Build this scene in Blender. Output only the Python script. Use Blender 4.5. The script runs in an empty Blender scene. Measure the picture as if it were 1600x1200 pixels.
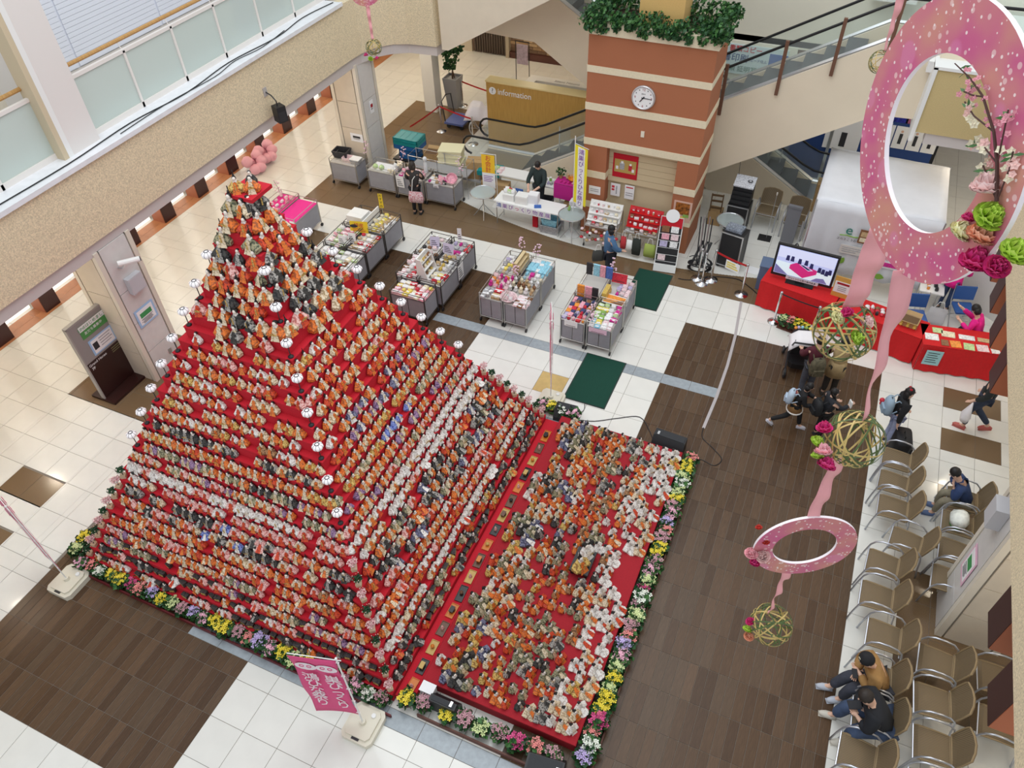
import bpy, bmesh, math, random
from mathutils import Vector, Matrix, Euler
PI = math.pi
random.seed(7)
scn = bpy.context.scene
COL = scn.collection

# ------------------------------------------------------------------ camera
CAM = Vector((6.1728, -2.7565, 11.3480))
cd = bpy.data.cameras.new('camera'); cam = bpy.data.objects.new('camera', cd); COL.objects.link(cam)
cd.sensor_width = 36.0; cd.lens = 36.0 * 1187.42 / 1600.0; cd.clip_start = 0.05; cd.clip_end = 200
RX = Vector((0.914545, 0.403640, -0.026131)); RY = Vector((-0.269601, 0.656456, 0.704543)); RZ = Vector((0.301536, -0.637291, 0.709180))
cam.matrix_world = Matrix(((RX.x, RY.x, RZ.x, CAM.x), (RX.y, RY.y, RZ.y, CAM.y), (RX.z, RY.z, RZ.z, CAM.z), (0, 0, 0, 1)))
scn.camera = cam

# ------------------------------------------------------------------ world, lamps of the hall, exposure
w = bpy.data.worlds.new('world'); scn.world = w; w.use_nodes = True
bg = w.node_tree.nodes['Background']; bg.inputs[0].default_value = (0.90, 0.95, 1.0, 1); bg.inputs[1].default_value = 0.80
def area_light(name, loc, sx, sy, power, col, rot=(0, 0, 0)):
    l = bpy.data.lights.new(name, 'AREA'); l.shape = 'RECTANGLE'; l.size = sx; l.size_y = sy; l.energy = power; l.color = col
    o = bpy.data.objects.new(name, l); o.location = loc; o.rotation_euler = rot; COL.objects.link(o); return o
area_light('skylight', (1.85, 7.0, 17.5), 11, 20, 1700, (0.95, 0.98, 1.0))
scn.view_settings.view_transform = 'Standard'; scn.view_settings.look = 'None'
scn.view_settings.exposure = 0.0; scn.view_settings.gamma = 1.0; scn.view_settings.use_curve_mapping = False

# ------------------------------------------------------------------ materials
MATS = {}
def mat(name, col, rough=0.55, metal=0.0, noise=0.0, scale=40.0, bump=0.0, emit=None, es=1.0, alpha=1.0, trans=0.0, spec=0.5, col2=None, stretch=None, rnd=0.0, ior=1.45, ramp=(0.3, 0.7)):
    if name in MATS: return MATS[name]
    m = bpy.data.materials.new(name); m.use_nodes = True; nt = m.node_tree; b = nt.nodes['Principled BSDF']
    c4 = (col[0], col[1], col[2], 1)
    b.inputs['Base Color'].default_value = c4; b.inputs['Roughness'].default_value = rough; b.inputs['Metallic'].default_value = metal
    b.inputs['Specular IOR Level'].default_value = spec; b.inputs['IOR'].default_value = ior
    b.inputs['Alpha'].default_value = alpha; b.inputs['Transmission Weight'].default_value = trans
    if emit is not None:
        b.inputs['Emission Color'].default_value = (emit[0], emit[1], emit[2], 1); b.inputs['Emission Strength'].default_value = es
    out = None
    if noise > 0 or bump > 0 or col2 is not None:
        tc = nt.nodes.new('ShaderNodeTexCoord'); n = nt.nodes.new('ShaderNodeTexNoise'); n.inputs['Scale'].default_value = scale; n.inputs['Detail'].default_value = 3
        src = tc.outputs['Object']
        if stretch:
            mp = nt.nodes.new('ShaderNodeMapping'); mp.inputs['Scale'].default_value = stretch; nt.links.new(src, mp.inputs['Vector']); src = mp.outputs['Vector']
        nt.links.new(src, n.inputs['Vector'])
        if noise > 0 or col2 is not None:
            r = nt.nodes.new('ShaderNodeValToRGB'); r.color_ramp.elements[0].position = ramp[0]; r.color_ramp.elements[1].position = ramp[1]
            d = col2 if col2 is not None else tuple(max(0, c * (1 - noise)) for c in col)
            u = col if col2 is not None else tuple(min(1, c * (1 + noise)) for c in col)
            r.color_ramp.elements[0].color = (d[0], d[1], d[2], 1); r.color_ramp.elements[1].color = (u[0], u[1], u[2], 1)
            nt.links.new(n.outputs['Fac'], r.inputs['Fac']); out = r.outputs['Color']; nt.links.new(out, b.inputs['Base Color'])
        if bump > 0:
            bp = nt.nodes.new('ShaderNodeBump'); bp.inputs['Strength'].default_value = bump; bp.inputs['Distance'].default_value = 0.01
            nt.links.new(n.outputs['Fac'], bp.inputs['Height']); nt.links.new(bp.outputs['Normal'], b.inputs['Normal'])
    if rnd > 0:
        oi = nt.nodes.new('ShaderNodeObjectInfo'); hs = nt.nodes.new('ShaderNodeHueSaturation'); mr = nt.nodes.new('ShaderNodeMapRange')
        mr.inputs['To Min'].default_value = 1 - rnd; mr.inputs['To Max'].default_value = 1 + rnd
        nt.links.new(oi.outputs['Random'], mr.inputs['Value']); nt.links.new(mr.outputs['Result'], hs.inputs['Value'])
        if out is not None: nt.links.new(out, hs.inputs['Color'])
        else: hs.inputs['Color'].default_value = c4
        nt.links.new(hs.outputs['Color'], b.inputs['Base Color'])
    MATS[name] = m; return m
def glassmat(name, col, mix=0.75, rough=0.05):
    if name in MATS: return MATS[name]
    m = bpy.data.materials.new(name); m.use_nodes = True; nt = m.node_tree; nt.nodes.clear()
    o = nt.nodes.new('ShaderNodeOutputMaterial'); t = nt.nodes.new('ShaderNodeBsdfTransparent'); t.inputs[0].default_value = (col[0], col[1], col[2], 1)
    g = nt.nodes.new('ShaderNodeBsdfPrincipled'); g.inputs['Base Color'].default_value = (col[0], col[1], col[2], 1); g.inputs['Roughness'].default_value = rough
    x = nt.nodes.new('ShaderNodeMixShader'); x.inputs[0].default_value = 1 - mix
    nt.links.new(t.outputs[0], x.inputs[1]); nt.links.new(g.outputs[0], x.inputs[2]); nt.links.new(x.outputs[0], o.inputs[0])
    MATS[name] = m; return m

# ------------------------------------------------------------------ mesh helpers
class MB:
    def __init__(s): s.v = []; s.f = []; s.m = []; s.mi = 0
    def _add(s, vs, fs):
        o = len(s.v); s.v.extend([tuple(p) for p in vs])
        for f in fs: s.f.append(tuple(i + o for i in f)); s.m.append(s.mi)
        return s
    def bx(s, x0, x1, y0, y1, z0, z1):
        return s._add([(x0, y0, z0), (x1, y0, z0), (x1, y1, z0), (x0, y1, z0), (x0, y0, z1), (x1, y0, z1), (x1, y1, z1), (x0, y1, z1)],
                      [(0, 3, 2, 1), (4, 5, 6, 7), (0, 1, 5, 4), (1, 2, 6, 5), (2, 3, 7, 6), (3, 0, 4, 7)])
    def box(s, c, d, rz=0.0, tilt=None):
        x, y, z = d[0] / 2, d[1] / 2, d[2] / 2
        M = Matrix.Rotation(rz, 3, 'Z')
        if tilt: M = M @ Euler(tilt).to_matrix()
        vs = [M @ Vector(p) + Vector(c) for p in ((-x, -y, -z), (x, -y, -z), (x, y, -z), (-x, y, -z), (-x, -y, z), (x, -y, z), (x, y, z), (-x, y, z))]
        return s._add(vs, [(0, 3, 2, 1), (4, 5, 6, 7), (0, 1, 5, 4), (1, 2, 6, 5), (2, 3, 7, 6), (3, 0, 4, 7)])
    def cyl(s, p0, p1, r0, r1=None, n=8, caps=True):
        r1 = r0 if r1 is None else r1
        p0 = Vector(p0); p1 = Vector(p1); d = (p1 - p0).normalized()
        a = d.orthogonal().normalized(); b = d.cross(a)
        vs = []
        for p, r in ((p0, r0), (p1, r1)):
            for i in range(n):
                t = 2 * PI * i / n; vs.append(p + a * (r * math.cos(t)) + b * (r * math.sin(t)))
        fs = [(i, (i + 1) % n, n + (i + 1) % n, n + i) for i in range(n)]
        if caps: fs += [tuple(reversed(range(n))), tuple(range(n, 2 * n))]
        return s._add(vs, fs)
    def tube(s, path, r, n=6, closed=False, flat=None):
        P = [Vector(p) for p in path]; k = len(P); rings = []
        ref = None
        for i in range(k):
            a = P[(i + 1) % k] if (closed or i < k - 1) else P[i]; b = P[(i - 1) % k] if (closed or i > 0) else P[i]
            d = (a - b).normalized()
            if ref is None: ref = d.orthogonal().normalized()
            ref = (ref - d * ref.dot(d));
            if ref.length < 1e-6: ref = d.orthogonal()
            ref.normalize(); bn = d.cross(ref)
            rr = r[i] if isinstance(r, (list, tuple)) else r
            f2 = flat if flat else 1.0
            rings.append([P[i] + ref * (rr * math.cos(2 * PI * j / n)) + bn * (rr * f2 * math.sin(2 * PI * j / n)) for j in range(n)])
        vs = [p for ring in rings for p in ring]; fs = []
        for i in range(k if closed else k - 1):
            for j in range(n): fs.append((i * n + j, i * n + (j + 1) % n, ((i + 1) % k) * n + (j + 1) % n, ((i + 1) % k) * n + j))
        if not closed: fs += [tuple(reversed(range(n))), tuple(range((k - 1) * n, k * n))]
        return s._add(vs, fs)
    def lathe(s, prof, n=12, c=(0, 0, 0), lobes=0, amp=0.0, sx=1.0, sy=1.0):
        vs = []; fs = []
        for (r, z) in prof:
            for i in range(n):
                t = 2 * PI * i / n; q = r * (1 + (amp * abs(math.sin(lobes * t / 2)) if lobes else 0))
                vs.append((c[0] + q * math.cos(t) * sx, c[1] + q * math.sin(t) * sy, c[2] + z))
        for k in range(len(prof) - 1):
            for i in range(n): fs.append((k * n + i, k * n + (i + 1) % n, (k + 1) * n + (i + 1) % n, (k + 1) * n + i))
        if prof[0][0] > 1e-6: fs.append(tuple(reversed(range(n))))
        if prof[-1][0] > 1e-6: fs.append(tuple(range((len(prof) - 1) * n, len(prof) * n)))
        return s._add(vs, fs)
    def sph(s, c, rx, ry=None, rz=None, n=8, k=5, z0=-1.0, z1=1.0):
        ry = rx if ry is None else ry; rz = rx if rz is None else rz
        vs = []; fs = []
        for j in range(k + 1):
            zz = z0 + (z1 - z0) * j / k; ph = math.asin(max(-1, min(1, math.sin(PI / 2 * zz) if abs(z0) == 1 and z1 == 1 else zz))); cr = math.cos(ph)
            for i in range(n):
                t = 2 * PI * i / n; vs.append((c[0] + rx * cr * math.cos(t), c[1] + ry * cr * math.sin(t), c[2] + rz * math.sin(ph)))
        for j in range(k):
            for i in range(n): fs.append((j * n + i, j * n + (i + 1) % n, (j + 1) * n + (i + 1) % n, (j + 1) * n + i))
        return s._add(vs, fs)
    def prism(s, poly, z0, z1):
        n = len(poly)
        vs = [(p[0], p[1], z0) for p in poly] + [(p[0], p[1], z1) for p in poly]
        return s._add(vs, [tuple(reversed(range(n))), tuple(range(n, 2 * n))] + [(i, (i + 1) % n, n + (i + 1) % n, n + i) for i in range(n)])
    def slab(s, poly, off):      # 3d polygon pushed along a vector
        n = len(poly); o = Vector(off)
        vs = [Vector(p) for p in poly] + [Vector(p) + o for p in poly]
        return s._add(vs, [tuple(reversed(range(n))), tuple(range(n, 2 * n))] + [(i, (i + 1) % n, n + (i + 1) % n, n + i) for i in range(n)])
    def quad(s, *p): return s._add(p, [tuple(range(len(p)))])
    def tf(s, M, start=0):
        for i in range(start, len(s.v)): s.v[i] = tuple(M @ Vector(s.v[i]))
        return s
    def mesh(s, name, mats, smooth=False):
        me = bpy.data.meshes.new(name); me.from_pydata(s.v, [], s.f)
        mats = mats if isinstance(mats, (list, tuple)) else [mats]
        for q in mats: me.materials.append(q)
        if len(mats) > 1: me.polygons.foreach_set('material_index', s.m)
        bm = bmesh.new(); bm.from_mesh(me); bmesh.ops.recalc_face_normals(bm, faces=bm.faces); bm.to_mesh(me); bm.free()
        if smooth: me.polygons.foreach_set('use_smooth', [True] * len(me.polygons)); 
        me.update(); return me
    def build(s, name, mats, parent=None, smooth=False):
        return link(name, s.mesh(name, mats, smooth), parent)
def link(name, me, parent=None):
    o = bpy.data.objects.new(name, me); COL.objects.link(o)
    if parent is not None: o.parent = parent
    return o
def tag(o, label=None, cat=None, group=None, kind=None):
    if label: o['label'] = label
    if cat: o['category'] = cat
    if group: o['group'] = group
    if kind: o['kind'] = kind
    return o
def thing(name, label, cat, loc=(0, 0, 0), rz=0.0, group=None, scale=1.0):
    o = bpy.data.objects.new(name, None); COL.objects.link(o); o.empty_display_size = 0.05
    o.location = loc; o.rotation_euler = (0, 0, rz); o.scale = (scale,) * 3
    return tag(o, label, cat, group)
def solo(name, mb, m, label, cat, loc=(0, 0, 0), rz=0.0, group=None, smooth=False):
    o = mb.build(name, m, None, smooth); o.location = loc; o.rotation_euler = (0, 0, rz)
    return tag(o, label, cat, group)
def struct(name, mb, m, smooth=False):
    o = mb.build(name, m, None, smooth); o['kind'] = 'structure'; return o
def holder(name):
    o = bpy.data.objects.new(name, None); COL.objects.link(o); o['kind'] = 'structure'; return o
def dup(root, loc=None, rz=None, label=None, group=None, scale=None):
    r = root.copy(); COL.objects.link(r)
    if loc is not None: r.location = loc
    if rz is not None: r.rotation_euler = (0, 0, rz)
    if scale is not None: r.scale = (scale,) * 3
    if label: r['label'] = label
    if group: r['group'] = group
    for ch in list(root.children):
        c = ch.copy(); COL.objects.link(c); c.parent = r; c.matrix_parent_inverse = ch.matrix_parent_inverse
        for g in list(ch.children):
            d = g.copy(); COL.objects.link(d); d.parent = c
    return r
_TX = {}
TMP = bpy.data.scenes.new('workbench')
def baked(o):      # evaluated mesh of a helper object, made in a scene of its own
    TMP.collection.objects.link(o); vl = TMP.view_layers[0]; vl.update()
    me = bpy.data.meshes.new_from_object(o.evaluated_get(vl.depsgraph)); bpy.data.objects.remove(o); return me
def text(body, size, parent, o, xd, yd, m, depth=0.004, name='lettering', align='CENTER', wide=1.0):
    key = (body, size, depth, align, wide, m.name)
    if key not in _TX:
        c = bpy.data.curves.new('letters', 'FONT'); c.body = body; c.size = size; c.extrude = depth; c.align_x = align; c.align_y = 'CENTER'; c.resolution_u = 2
        t = bpy.data.objects.new('letters', c); me = baked(t)
        me.materials.clear(); me.materials.append(m)
        if wide != 1.0: me.transform(Matrix.Diagonal((wide, 1, 1, 1)))
        _TX[key] = me
    ob = link(name, _TX[key], parent)
    x = Vector(xd).normalized(); y = Vector(yd).normalized(); z = x.cross(y)
    ob.matrix_local = Matrix(((x.x, y.x, z.x, o[0]), (x.y, y.y, z.y, o[1]), (x.z, y.z, z.z, o[2]), (0, 0, 0, 1)))
    return ob
ONES = ['zeroth', 'first', 'second', 'third', 'fourth', 'fifth', 'sixth', 'seventh', 'eighth', 'ninth', 'tenth', 'eleventh', 'twelfth', 'thirteenth', 'fourteenth', 'fifteenth', 'sixteenth', 'seventeenth', 'eighteenth', 'nineteenth']
TENS = {2: 'twenty', 3: 'thirty', 4: 'forty', 5: 'fifty', 6: 'sixty', 7: 'seventy'}
def nth(n):
    if n < 20: return ONES[n]
    a, b = divmod(n, 10)
    return (TENS[a][:-1] + 'ieth') if b == 0 else TENS[a] + '-' + ONES[b]
def seen(p):      # distance to the camera along its axis, and whether the spot lies in the frame
    d = Vector(p) - CAM; z = -d.dot(RZ)
    if z < 0.1: return z, False
    return z, abs(d.dot(RX) / z) < 0.69 and abs(d.dot(RY) / z) < 0.52

# shared materials
M_steel = mat('brushed_steel', (0.62, 0.63, 0.65), 0.28, 0.9)
M_chrome = mat('chrome', (0.8, 0.8, 0.82), 0.15, 1.0)
M_darkmetal = mat('dark_metal', (0.05, 0.05, 0.055), 0.4, 0.5)
M_black = mat('black_plastic', (0.018, 0.018, 0.02), 0.45)
M_white = mat('white_paint', (0.84, 0.84, 0.82), 0.5)
M_paper = mat('white_paper', (0.86, 0.86, 0.87), 0.8)
M_ink = mat('black_ink', (0.03, 0.03, 0.035), 0.7)
M_beige = mat('beige_panel', (0.76, 0.67, 0.53), 0.6, noise=0.03, scale=3)
M_stucco = mat('beige_stucco', (0.72, 0.61, 0.42), 0.9, noise=0.22, scale=42, bump=0.6)
M_cream = mat('cream_plaster', (0.78, 0.69, 0.50), 0.8, noise=0.04, scale=30)
M_terra = mat('terracotta_plaster', (0.42, 0.155, 0.075), 0.85, noise=0.09, scale=120, bump=0.4)
M_stone = mat('column_stone', (0.66, 0.64, 0.62), 0.3, noise=0.03, scale=8)
M_red = mat('red_felt', (0.52, 0.008, 0.022), 0.85, noise=0.10, scale=60)
M_redd = mat('dark_red_felt', (0.36, 0.010, 0.020), 0.85, noise=0.10, scale=60)
M_skin = mat('skin', (0.72, 0.45, 0.33), 0.55)
M_hair = mat('black_hair', (0.012, 0.010, 0.010), 0.5)
M_card = mat('cardboard', (0.46, 0.30, 0.14), 0.8, noise=0.06, scale=20)
M_leaf = mat('dark_leaf', (0.018, 0.075, 0.022), 0.5, noise=0.3, scale=30)
M_leaf2 = mat('fresh_leaf', (0.05, 0.15, 0.035), 0.5, noise=0.3, scale=30)
M_hot = mat('hot_pink_cloth', (0.72, 0.02, 0.26), 0.7)
M_pink = mat('soft_pink', (0.82, 0.42, 0.50), 0.6)
M_yellow = mat('yellow', (0.85, 0.62, 0.03), 0.6)
M_blue = mat('blue', (0.05, 0.13, 0.42), 0.5)
M_green = mat('green', (0.05, 0.30, 0.09), 0.6)
# ================================================================== FLOOR
T = 0.6
M_tile = mat('white_floor_tile', (0.78, 0.77, 0.72), 0.12, noise=0.025, scale=3, rnd=0.025, spec=0.55)
M_gran = mat('brown_granite', (0.235, 0.155, 0.085), 0.16, scale=110, col2=(0.125, 0.080, 0.045), rnd=0.05)
M_grey = mat('grey_stone_tile', (0.34, 0.38, 0.41), 0.22, noise=0.10, scale=12, rnd=0.05)
M_tan = mat('tan_tile', (0.60, 0.42, 0.16), 0.2, noise=0.08, scale=8)
M_wood = [mat('wood_tile_%d' % i, c, 0.30, scale=5, col2=tuple(x * 0.62 for x in c), stretch=(14, 1.2, 1), rnd=0.09, spec=0.32) for i, c in
          enumerate([(0.118, 0.066, 0.034), (0.138, 0.080, 0.044), (0.100, 0.055, 0.029), (0.125, 0.077, 0.045)])]
M_grout = mat('grout', (0.22, 0.19, 0.16), 0.8)
fl = holder('floor')
MB().bx(-26, 20, -9, 34, -0.12, -0.006).build('floor_bed', M_grout, fl)
def on_stand(x, y): return (-3.45 < x < 2.2 and 0.95 < y < 6.5) or (2.2 < x < 5.0 and 1.3 < y < 6.5)
def arc(u): return 21.0 + (u - 3.5) ** 2 / 47.0
def kind_at(u, v):
    if 14.43 < v < 14.91 and -2.1 < u < 9.06: return 'g'
    if 10.97 < v < 11.43 and -2.1 < u < 8.4: return 'g'
    if 0.49 < v < 0.94 and -2.05 < u < 9.05: return 'g'
    if -7.1 < u < 0 and -3.0 < v < 17.91: return 'w'
    if 7 < u < 14.1 and v < 17.91: return 'w'
    if 3 < u < 4 and 12.43 < v < 13.43: return 't'
    if -12.1 < u < -8.2 and 6.05 < v < 10.1: return 'b'
    if 15.2 < u < 19.1 and 5.9 < v < 9.7: return 'b'
    if 16 < u < 17.75 and 9.7 < v < 19.0 and int(math.floor(v - 9.85)) % 2 == 1 - 0: return 'b'
    if -10.9 < u < -9.05 and (2 < v < 3 or 0 < v < 1): return 'b'
    if -9.9 < u < -8.95 and 17.1 < v < 18.2: return 'b'
    if v > 20.1 and u > -11.8:
        if v < 30.5 and (u < -7 or v < arc(u)) and u < 10.2: return 'b'
    return 'c'
VL = [-8 + i for i in range(9)] + [0.49, 0.94] + [0.94 + (10.97 - 0.94) * i / 10 for i in range(1, 11)] + [11.43, 12.43, 13.43, 14.43] + [14.91 + i for i in range(0, 40)]
VL = sorted(set(round(x, 3) for x in VL))
VL = [x for x in VL if x < 54]
tiles = []; planks = []
UL = list(range(-40, 32))
for a in range(len(VL) - 1):
    v0, v1 = VL[a], VL[a + 1]
    left_rows = None
    for u in UL:
        cx, cy = (u + 0.5) * T, (v0 + v1) * 0.5 * T
        if cx < -16 or cx > 17 or cy > 27 or cy < -4: continue
        # rows west of the stand keep whole tiles
        segs = [(v0, v1)]
        for (s0, s1) in segs:
            vm = (s0 + s1) / 2
            if kind_at(u + 0.5, vm) == 'w' or kind_at(u + 0.12, vm) == 'w' or kind_at(u + .88, vm) == 'w':
                for q in range(4):
                    uu = u + q * 0.25; k = kind_at(uu + 0.125, vm)
                    (planks if k == 'w' else tiles).append((uu, uu + 0.25, s0, s1, k))
            else:
                k = kind_at(u + 0.5, vm); edges = [u, u + 1]
                for e in (-2.1, 9.06, 8.4, -12.1, -8.2, 15.2, 17.75, -10.9, -9.05, -11.8, -9.9): 
                    if u < e < u + 1 and kind_at(e - 0.05, vm) != kind_at(e + 0.05, vm): edges.append(e)
                edges = sorted(edges)
                for i in range(len(edges) - 1): tiles.append((edges[i], edges[i + 1], s0, s1, kind_at((edges[i] + edges[i + 1]) / 2, vm)))
# west corridor uses whole rows: merge the half rows there
tiles2 = []
for t in tiles:
    if t[0] < -7.05 and t[4] in 'c' and 0.4 < t[2] < 11.4: continue
    tiles2.append(t)
for u in range(-26, -7):
    for v in range(0, 12):
        e = [u, u + 1]
        for c in (-12.1, -8.2, -10.9, -9.05, -7.1):
            if u < c < u + 1: e.append(c)
        e.sort()
        for i in range(len(e) - 1):
            um = (e[i] + e[i + 1]) / 2; k = kind_at(um, v + 0.5)
            if k == 'w' or um > -7.1: continue
            if k == 'c':
                lo, hi = (0.49, 1) if v == 0 else (v, v + 1)
                if v == 11: hi = 11.43
                if v == 6 and -12.1 < um < -8.2: hi = 6.05
                tiles2.append((e[i], e[i + 1], lo, hi, 'c'))
tiles = []
for t in tiles2:      # tiles cut along the curved edge of the brown band
    um = (t[0] + t[1]) / 2
    if t[2] > 20.05 and -7 <= t[0] and t[1] < 10.3 and t[3] < 30.5 and t[2] - 0.4 < arc(um) < t[3] + 0.4:
        n = 8
        for i in range(n):
            a0 = t[0] + (t[1] - t[0]) * i / n; a1 = t[0] + (t[1] - t[0]) * (i + 1) / n; c = arc((a0 + a1) / 2)
            if c <= t[2]: tiles.append((a0, a1, t[2], t[3], 'c'))
            elif c >= t[3]: tiles.append((a0, a1, t[2], t[3], 'b'))
            else: tiles.append((a0, a1, t[2], c, 'b')); tiles.append((a0, a1, c, t[3], 'c'))
    else: tiles.append(t)
GAP = 0.006
MAT_OF = {'c': M_tile, 'b': M_gran, 'g': M_grey, 't': M_tan}
_pm = {}
def piece(kind, w_, h_, m):
    key = (kind, round(w_, 3), round(h_, 3), m.name)
    if key not in _pm:
        x, y = w_ / 2 - GAP / 2, h_ / 2 - GAP / 2; c = 0.003
        b = MB(); b._add([(-x, -y, -0.02), (x, -y, -0.02), (x, y, -0.02), (-x, y, -0.02), (-x, -y, -c), (x, -y, -c), (x, y, -c), (-x, y, -c), (-x + c, -y + c, 0), (x - c, -y + c, 0), (x - c, y - c, 0), (-x + c, y - c, 0)],
             [(8, 9, 10, 11)] + [(i, (i + 1) % 4, 4 + (i + 1) % 4, 4 + i) for i in range(4)] + [(4 + i, 4 + (i + 1) % 4, 8 + (i + 1) % 4, 8 + i) for i in range(4)])
        _pm[key] = b.mesh(kind, m)
    return _pm[key]
def lay(items, kind, limit):
    rows = []
    for it in items:
        u0, u1, v0, v1, k = it; p = ((u0 + u1) / 2 * T, (v0 + v1) / 2 * T, 0.0); z, ok = seen(p)
        hid = on_stand(p[0], p[1])
        small = kind == 'tile' and (u1 - u0) < 0.2
        rows.append(((0 if ok and not hid and not small else 1), z, it, p))
    rows.sort(key=lambda r: (r[0], r[1]))
    single = rows[:limit]; rest = rows[limit:]
    for _, _, it, p in single:
        m = random.choice(M_wood) if kind == 'plank' else MAT_OF[it[4]]
        o = link(kind, piece(kind, (it[1] - it[0]) * T, (it[3] - it[2]) * T, m), fl); o.location = p
    b = MB(); ms = M_wood if kind == 'plank' else [M_tile, M_gran, M_grey, M_tan]
    for _, _, it, p in rest:
        b.mi = random.randrange(4) if kind == 'plank' else 'cbgt'.index(it[4])
        x0, x1, y0, y1 = it[0] * T + GAP / 2, it[1] * T - GAP / 2, it[2] * T + GAP / 2, it[3] * T - GAP / 2
        if it[1] - it[0] < 0.2 and kind == 'tile': x0 -= GAP / 2; x1 += GAP / 2
        b._add([(x0, y0, -0.005), (x1, y0, -0.005), (x1, y1, -0.005), (x0, y1, -0.005), (x0, y0, 0), (x1, y0, 0), (x1, y1, 0), (x0, y1, 0)],
               [(4, 5, 6, 7), (0, 1, 5, 4), (1, 2, 6, 5), (2, 3, 7, 6), (3, 0, 4, 7)])
    o = b.build(kind + '_field', ms, fl); o['kind'] = 'stuff'
lay(tiles, 'tile', 300)
lay(planks, 'plank', 300)
# ================================================================== LEFT GALLERY
XF, ZB, ZT = -5.70, 3.50, 4.85
def wall_path(pts, z0, z1, th, m, name, parent=None, kind=True):
    b = MB(); n = len(pts)
    for i in range(n - 1):
        a = Vector((pts[i][0], pts[i][1], 0)); c = Vector((pts[i + 1][0], pts[i + 1][1], 0)); d = (c - a).normalized(); nn = Vector((-d.y, d.x, 0)) * th
        b.slab([(a.x, a.y, z0), (c.x, c.y, z0), (c.x, c.y, z1), (a.x, a.y, z1)], nn)
    o = b.build(name, m, parent)
    if kind and parent is None: o['kind'] = 'structure'
    return o
curve = [(XF, -5.0), (XF, 13.4), (-5.66, 13.9), (-5.5, 14.35), (-5.2, 14.68), (-4.8, 14.85), (-4.4, 14.9), (-4.02, 14.92), (-3.95, 15.7), (-3.95, 16.2)]
wall_path(curve, ZB, ZT, 0.30, M_stucco, 'wall_left_gallery')
beam_m = mat('pale_beam', (0.60, 0.55, 0.53), 0.7)
wall_path([(p[0] - (0.06 if i < 6 else 0.03), p[1] + (0.06 if i >= 5 else 0)) for i, p in enumerate(curve)], 3.24, ZB + 0.02, 0.25, beam_m, 'trim_1')
M_shadow = mat('dark_joint', (0.25, 0.2, 0.16), 0.8)
# ledge, floor of the gallery, ceiling of the corridor below
b = MB(); b.bx(-6.24, -5.66, -5, 13.4, ZT, ZT + 0.05); b.bx(-5.70, -5.64, -5, 13.4, ZT - 0.02, ZT + 0.065)
struct('trim_2', b, mat('white_ledge', (0.80, 0.81, 0.84), 0.45, noise=0.05, scale=6))
struct('ceiling', MB().bx(-12.0, -5.95, -5, 30, 3.30, 3.45), mat('corridor_ceiling', (0.75, 0.72, 0.66), 0.8))
struct('floor_gallery', MB().bx(-14.0, -6.0, -5, 17, 4.60, 4.80), mat('gallery_floor', (0.55, 0.50, 0.44), 0.5, noise=0.06, scale=3))
# downlights of the corridor
M_lamp = mat('lamp_glow', (1, 0.95, 0.85), 0.5, emit=(1.0, 0.93, 0.80), es=22)
def downlight(x, y, z, label, power, group):
    t = thing('downlight', label, 'light', (x, y, z), 0, group)
    MB().lathe([(0.075, -0.004), (0.075, -0.012), (0.06, -0.012)], 16).build('rim', M_white, t)
    MB().lathe([(0.06, -0.006), (0.0, -0.006)], 16).build('lens', M_lamp, t)
    l = bpy.data.lights.new('downlight_lamp', 'POINT'); l.energy = power; l.color = (1, 0.87, 0.68); l.shadow_soft_size = 0.06
    lo = bpy.data.objects.new('downlight_lamp', l); lo.location = (x, y, z - 0.2); COL.objects.link(lo)
k = 0
for y in (0.2, 3.0, 5.8, 8.6, 11.4, 14.2, 17.0, 19.8):
    for x in (-8.9, -6.9):
        k += 1
        downlight(x, y, 3.30, 'round recessed downlight in the corridor ceiling, %s row from the entrance, %s side' % (nth((k + 1) // 2), 'shop' if x < -8 else 'hall'), 26, 'corridor downlights')
# columns of the left gallery
def column(name, x0, x1, y0, y1, z1, lab=None):
    r = holder(name)
    MB().bx(x0 + 0.03, x1 - 0.03, y0 + 0.03, y1 - 0.03, 0, z1).build('core', mat('column_joint', (0.35, 0.32, 0.28), 0.6), r)
    # stone panels on the visible faces, corners of brushed trim
    for c in ((x0, y0), (x1, y0), (x0, y1), (x1, y1)):
        MB().bx(c[0] - 0.0 if c[0] == x0 else c[0] - 0.10, c[0] + 0.10 if c[0] == x0 else c[0], c[1] if c[1] == y0 else c[1] - 0.10, c[1] + 0.10 if c[1] == y0 else c[1], 0, z1).build('corner_trim', mat('column_trim', (0.72, 0.66, 0.56), 0.45), r)
    zs = [0, 0.75, 1.5, 2.25, z1]
    for i in range(4):
        za, zb = zs[i] + 0.006, zs[i + 1] - 0.006
        MB().bx(x0 + 0.13, x1 - 0.13, y0 + 0.005, y0 + 0.04, za, zb).build('panel', mat('column_side', (0.66, 0.58, 0.47), 0.35, noise=0.03, scale=5), r)
        MB().bx(x1 - 0.04, x1 - 0.005, y0 + 0.13, y1 - 0.13, za, zb).build('panel', M_stone, r)
        MB().bx(x0 + 0.005, x0 + 0.04, y0 + 0.13, y1 - 0.13, za, zb).build('panel', M_stone, r)
        MB().bx(x0 + 0.13, x1 - 0.13, y1 - 0.04, y1 - 0.005, za, zb).build('panel', M_stone, r)
    return r
column('column_1', -6.62, -5.73, 4.60, 5.50, 3.30)
column('column_2', -6.62, -5.73, 13.55, 14.45, 3.30)
b = MB().bx(-6.42, -6.0, 17.98, 18.40, 0, 3.35)
struct('column_3', b, mat('slim_column', (0.80, 0.78, 0.72), 0.5))
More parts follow.
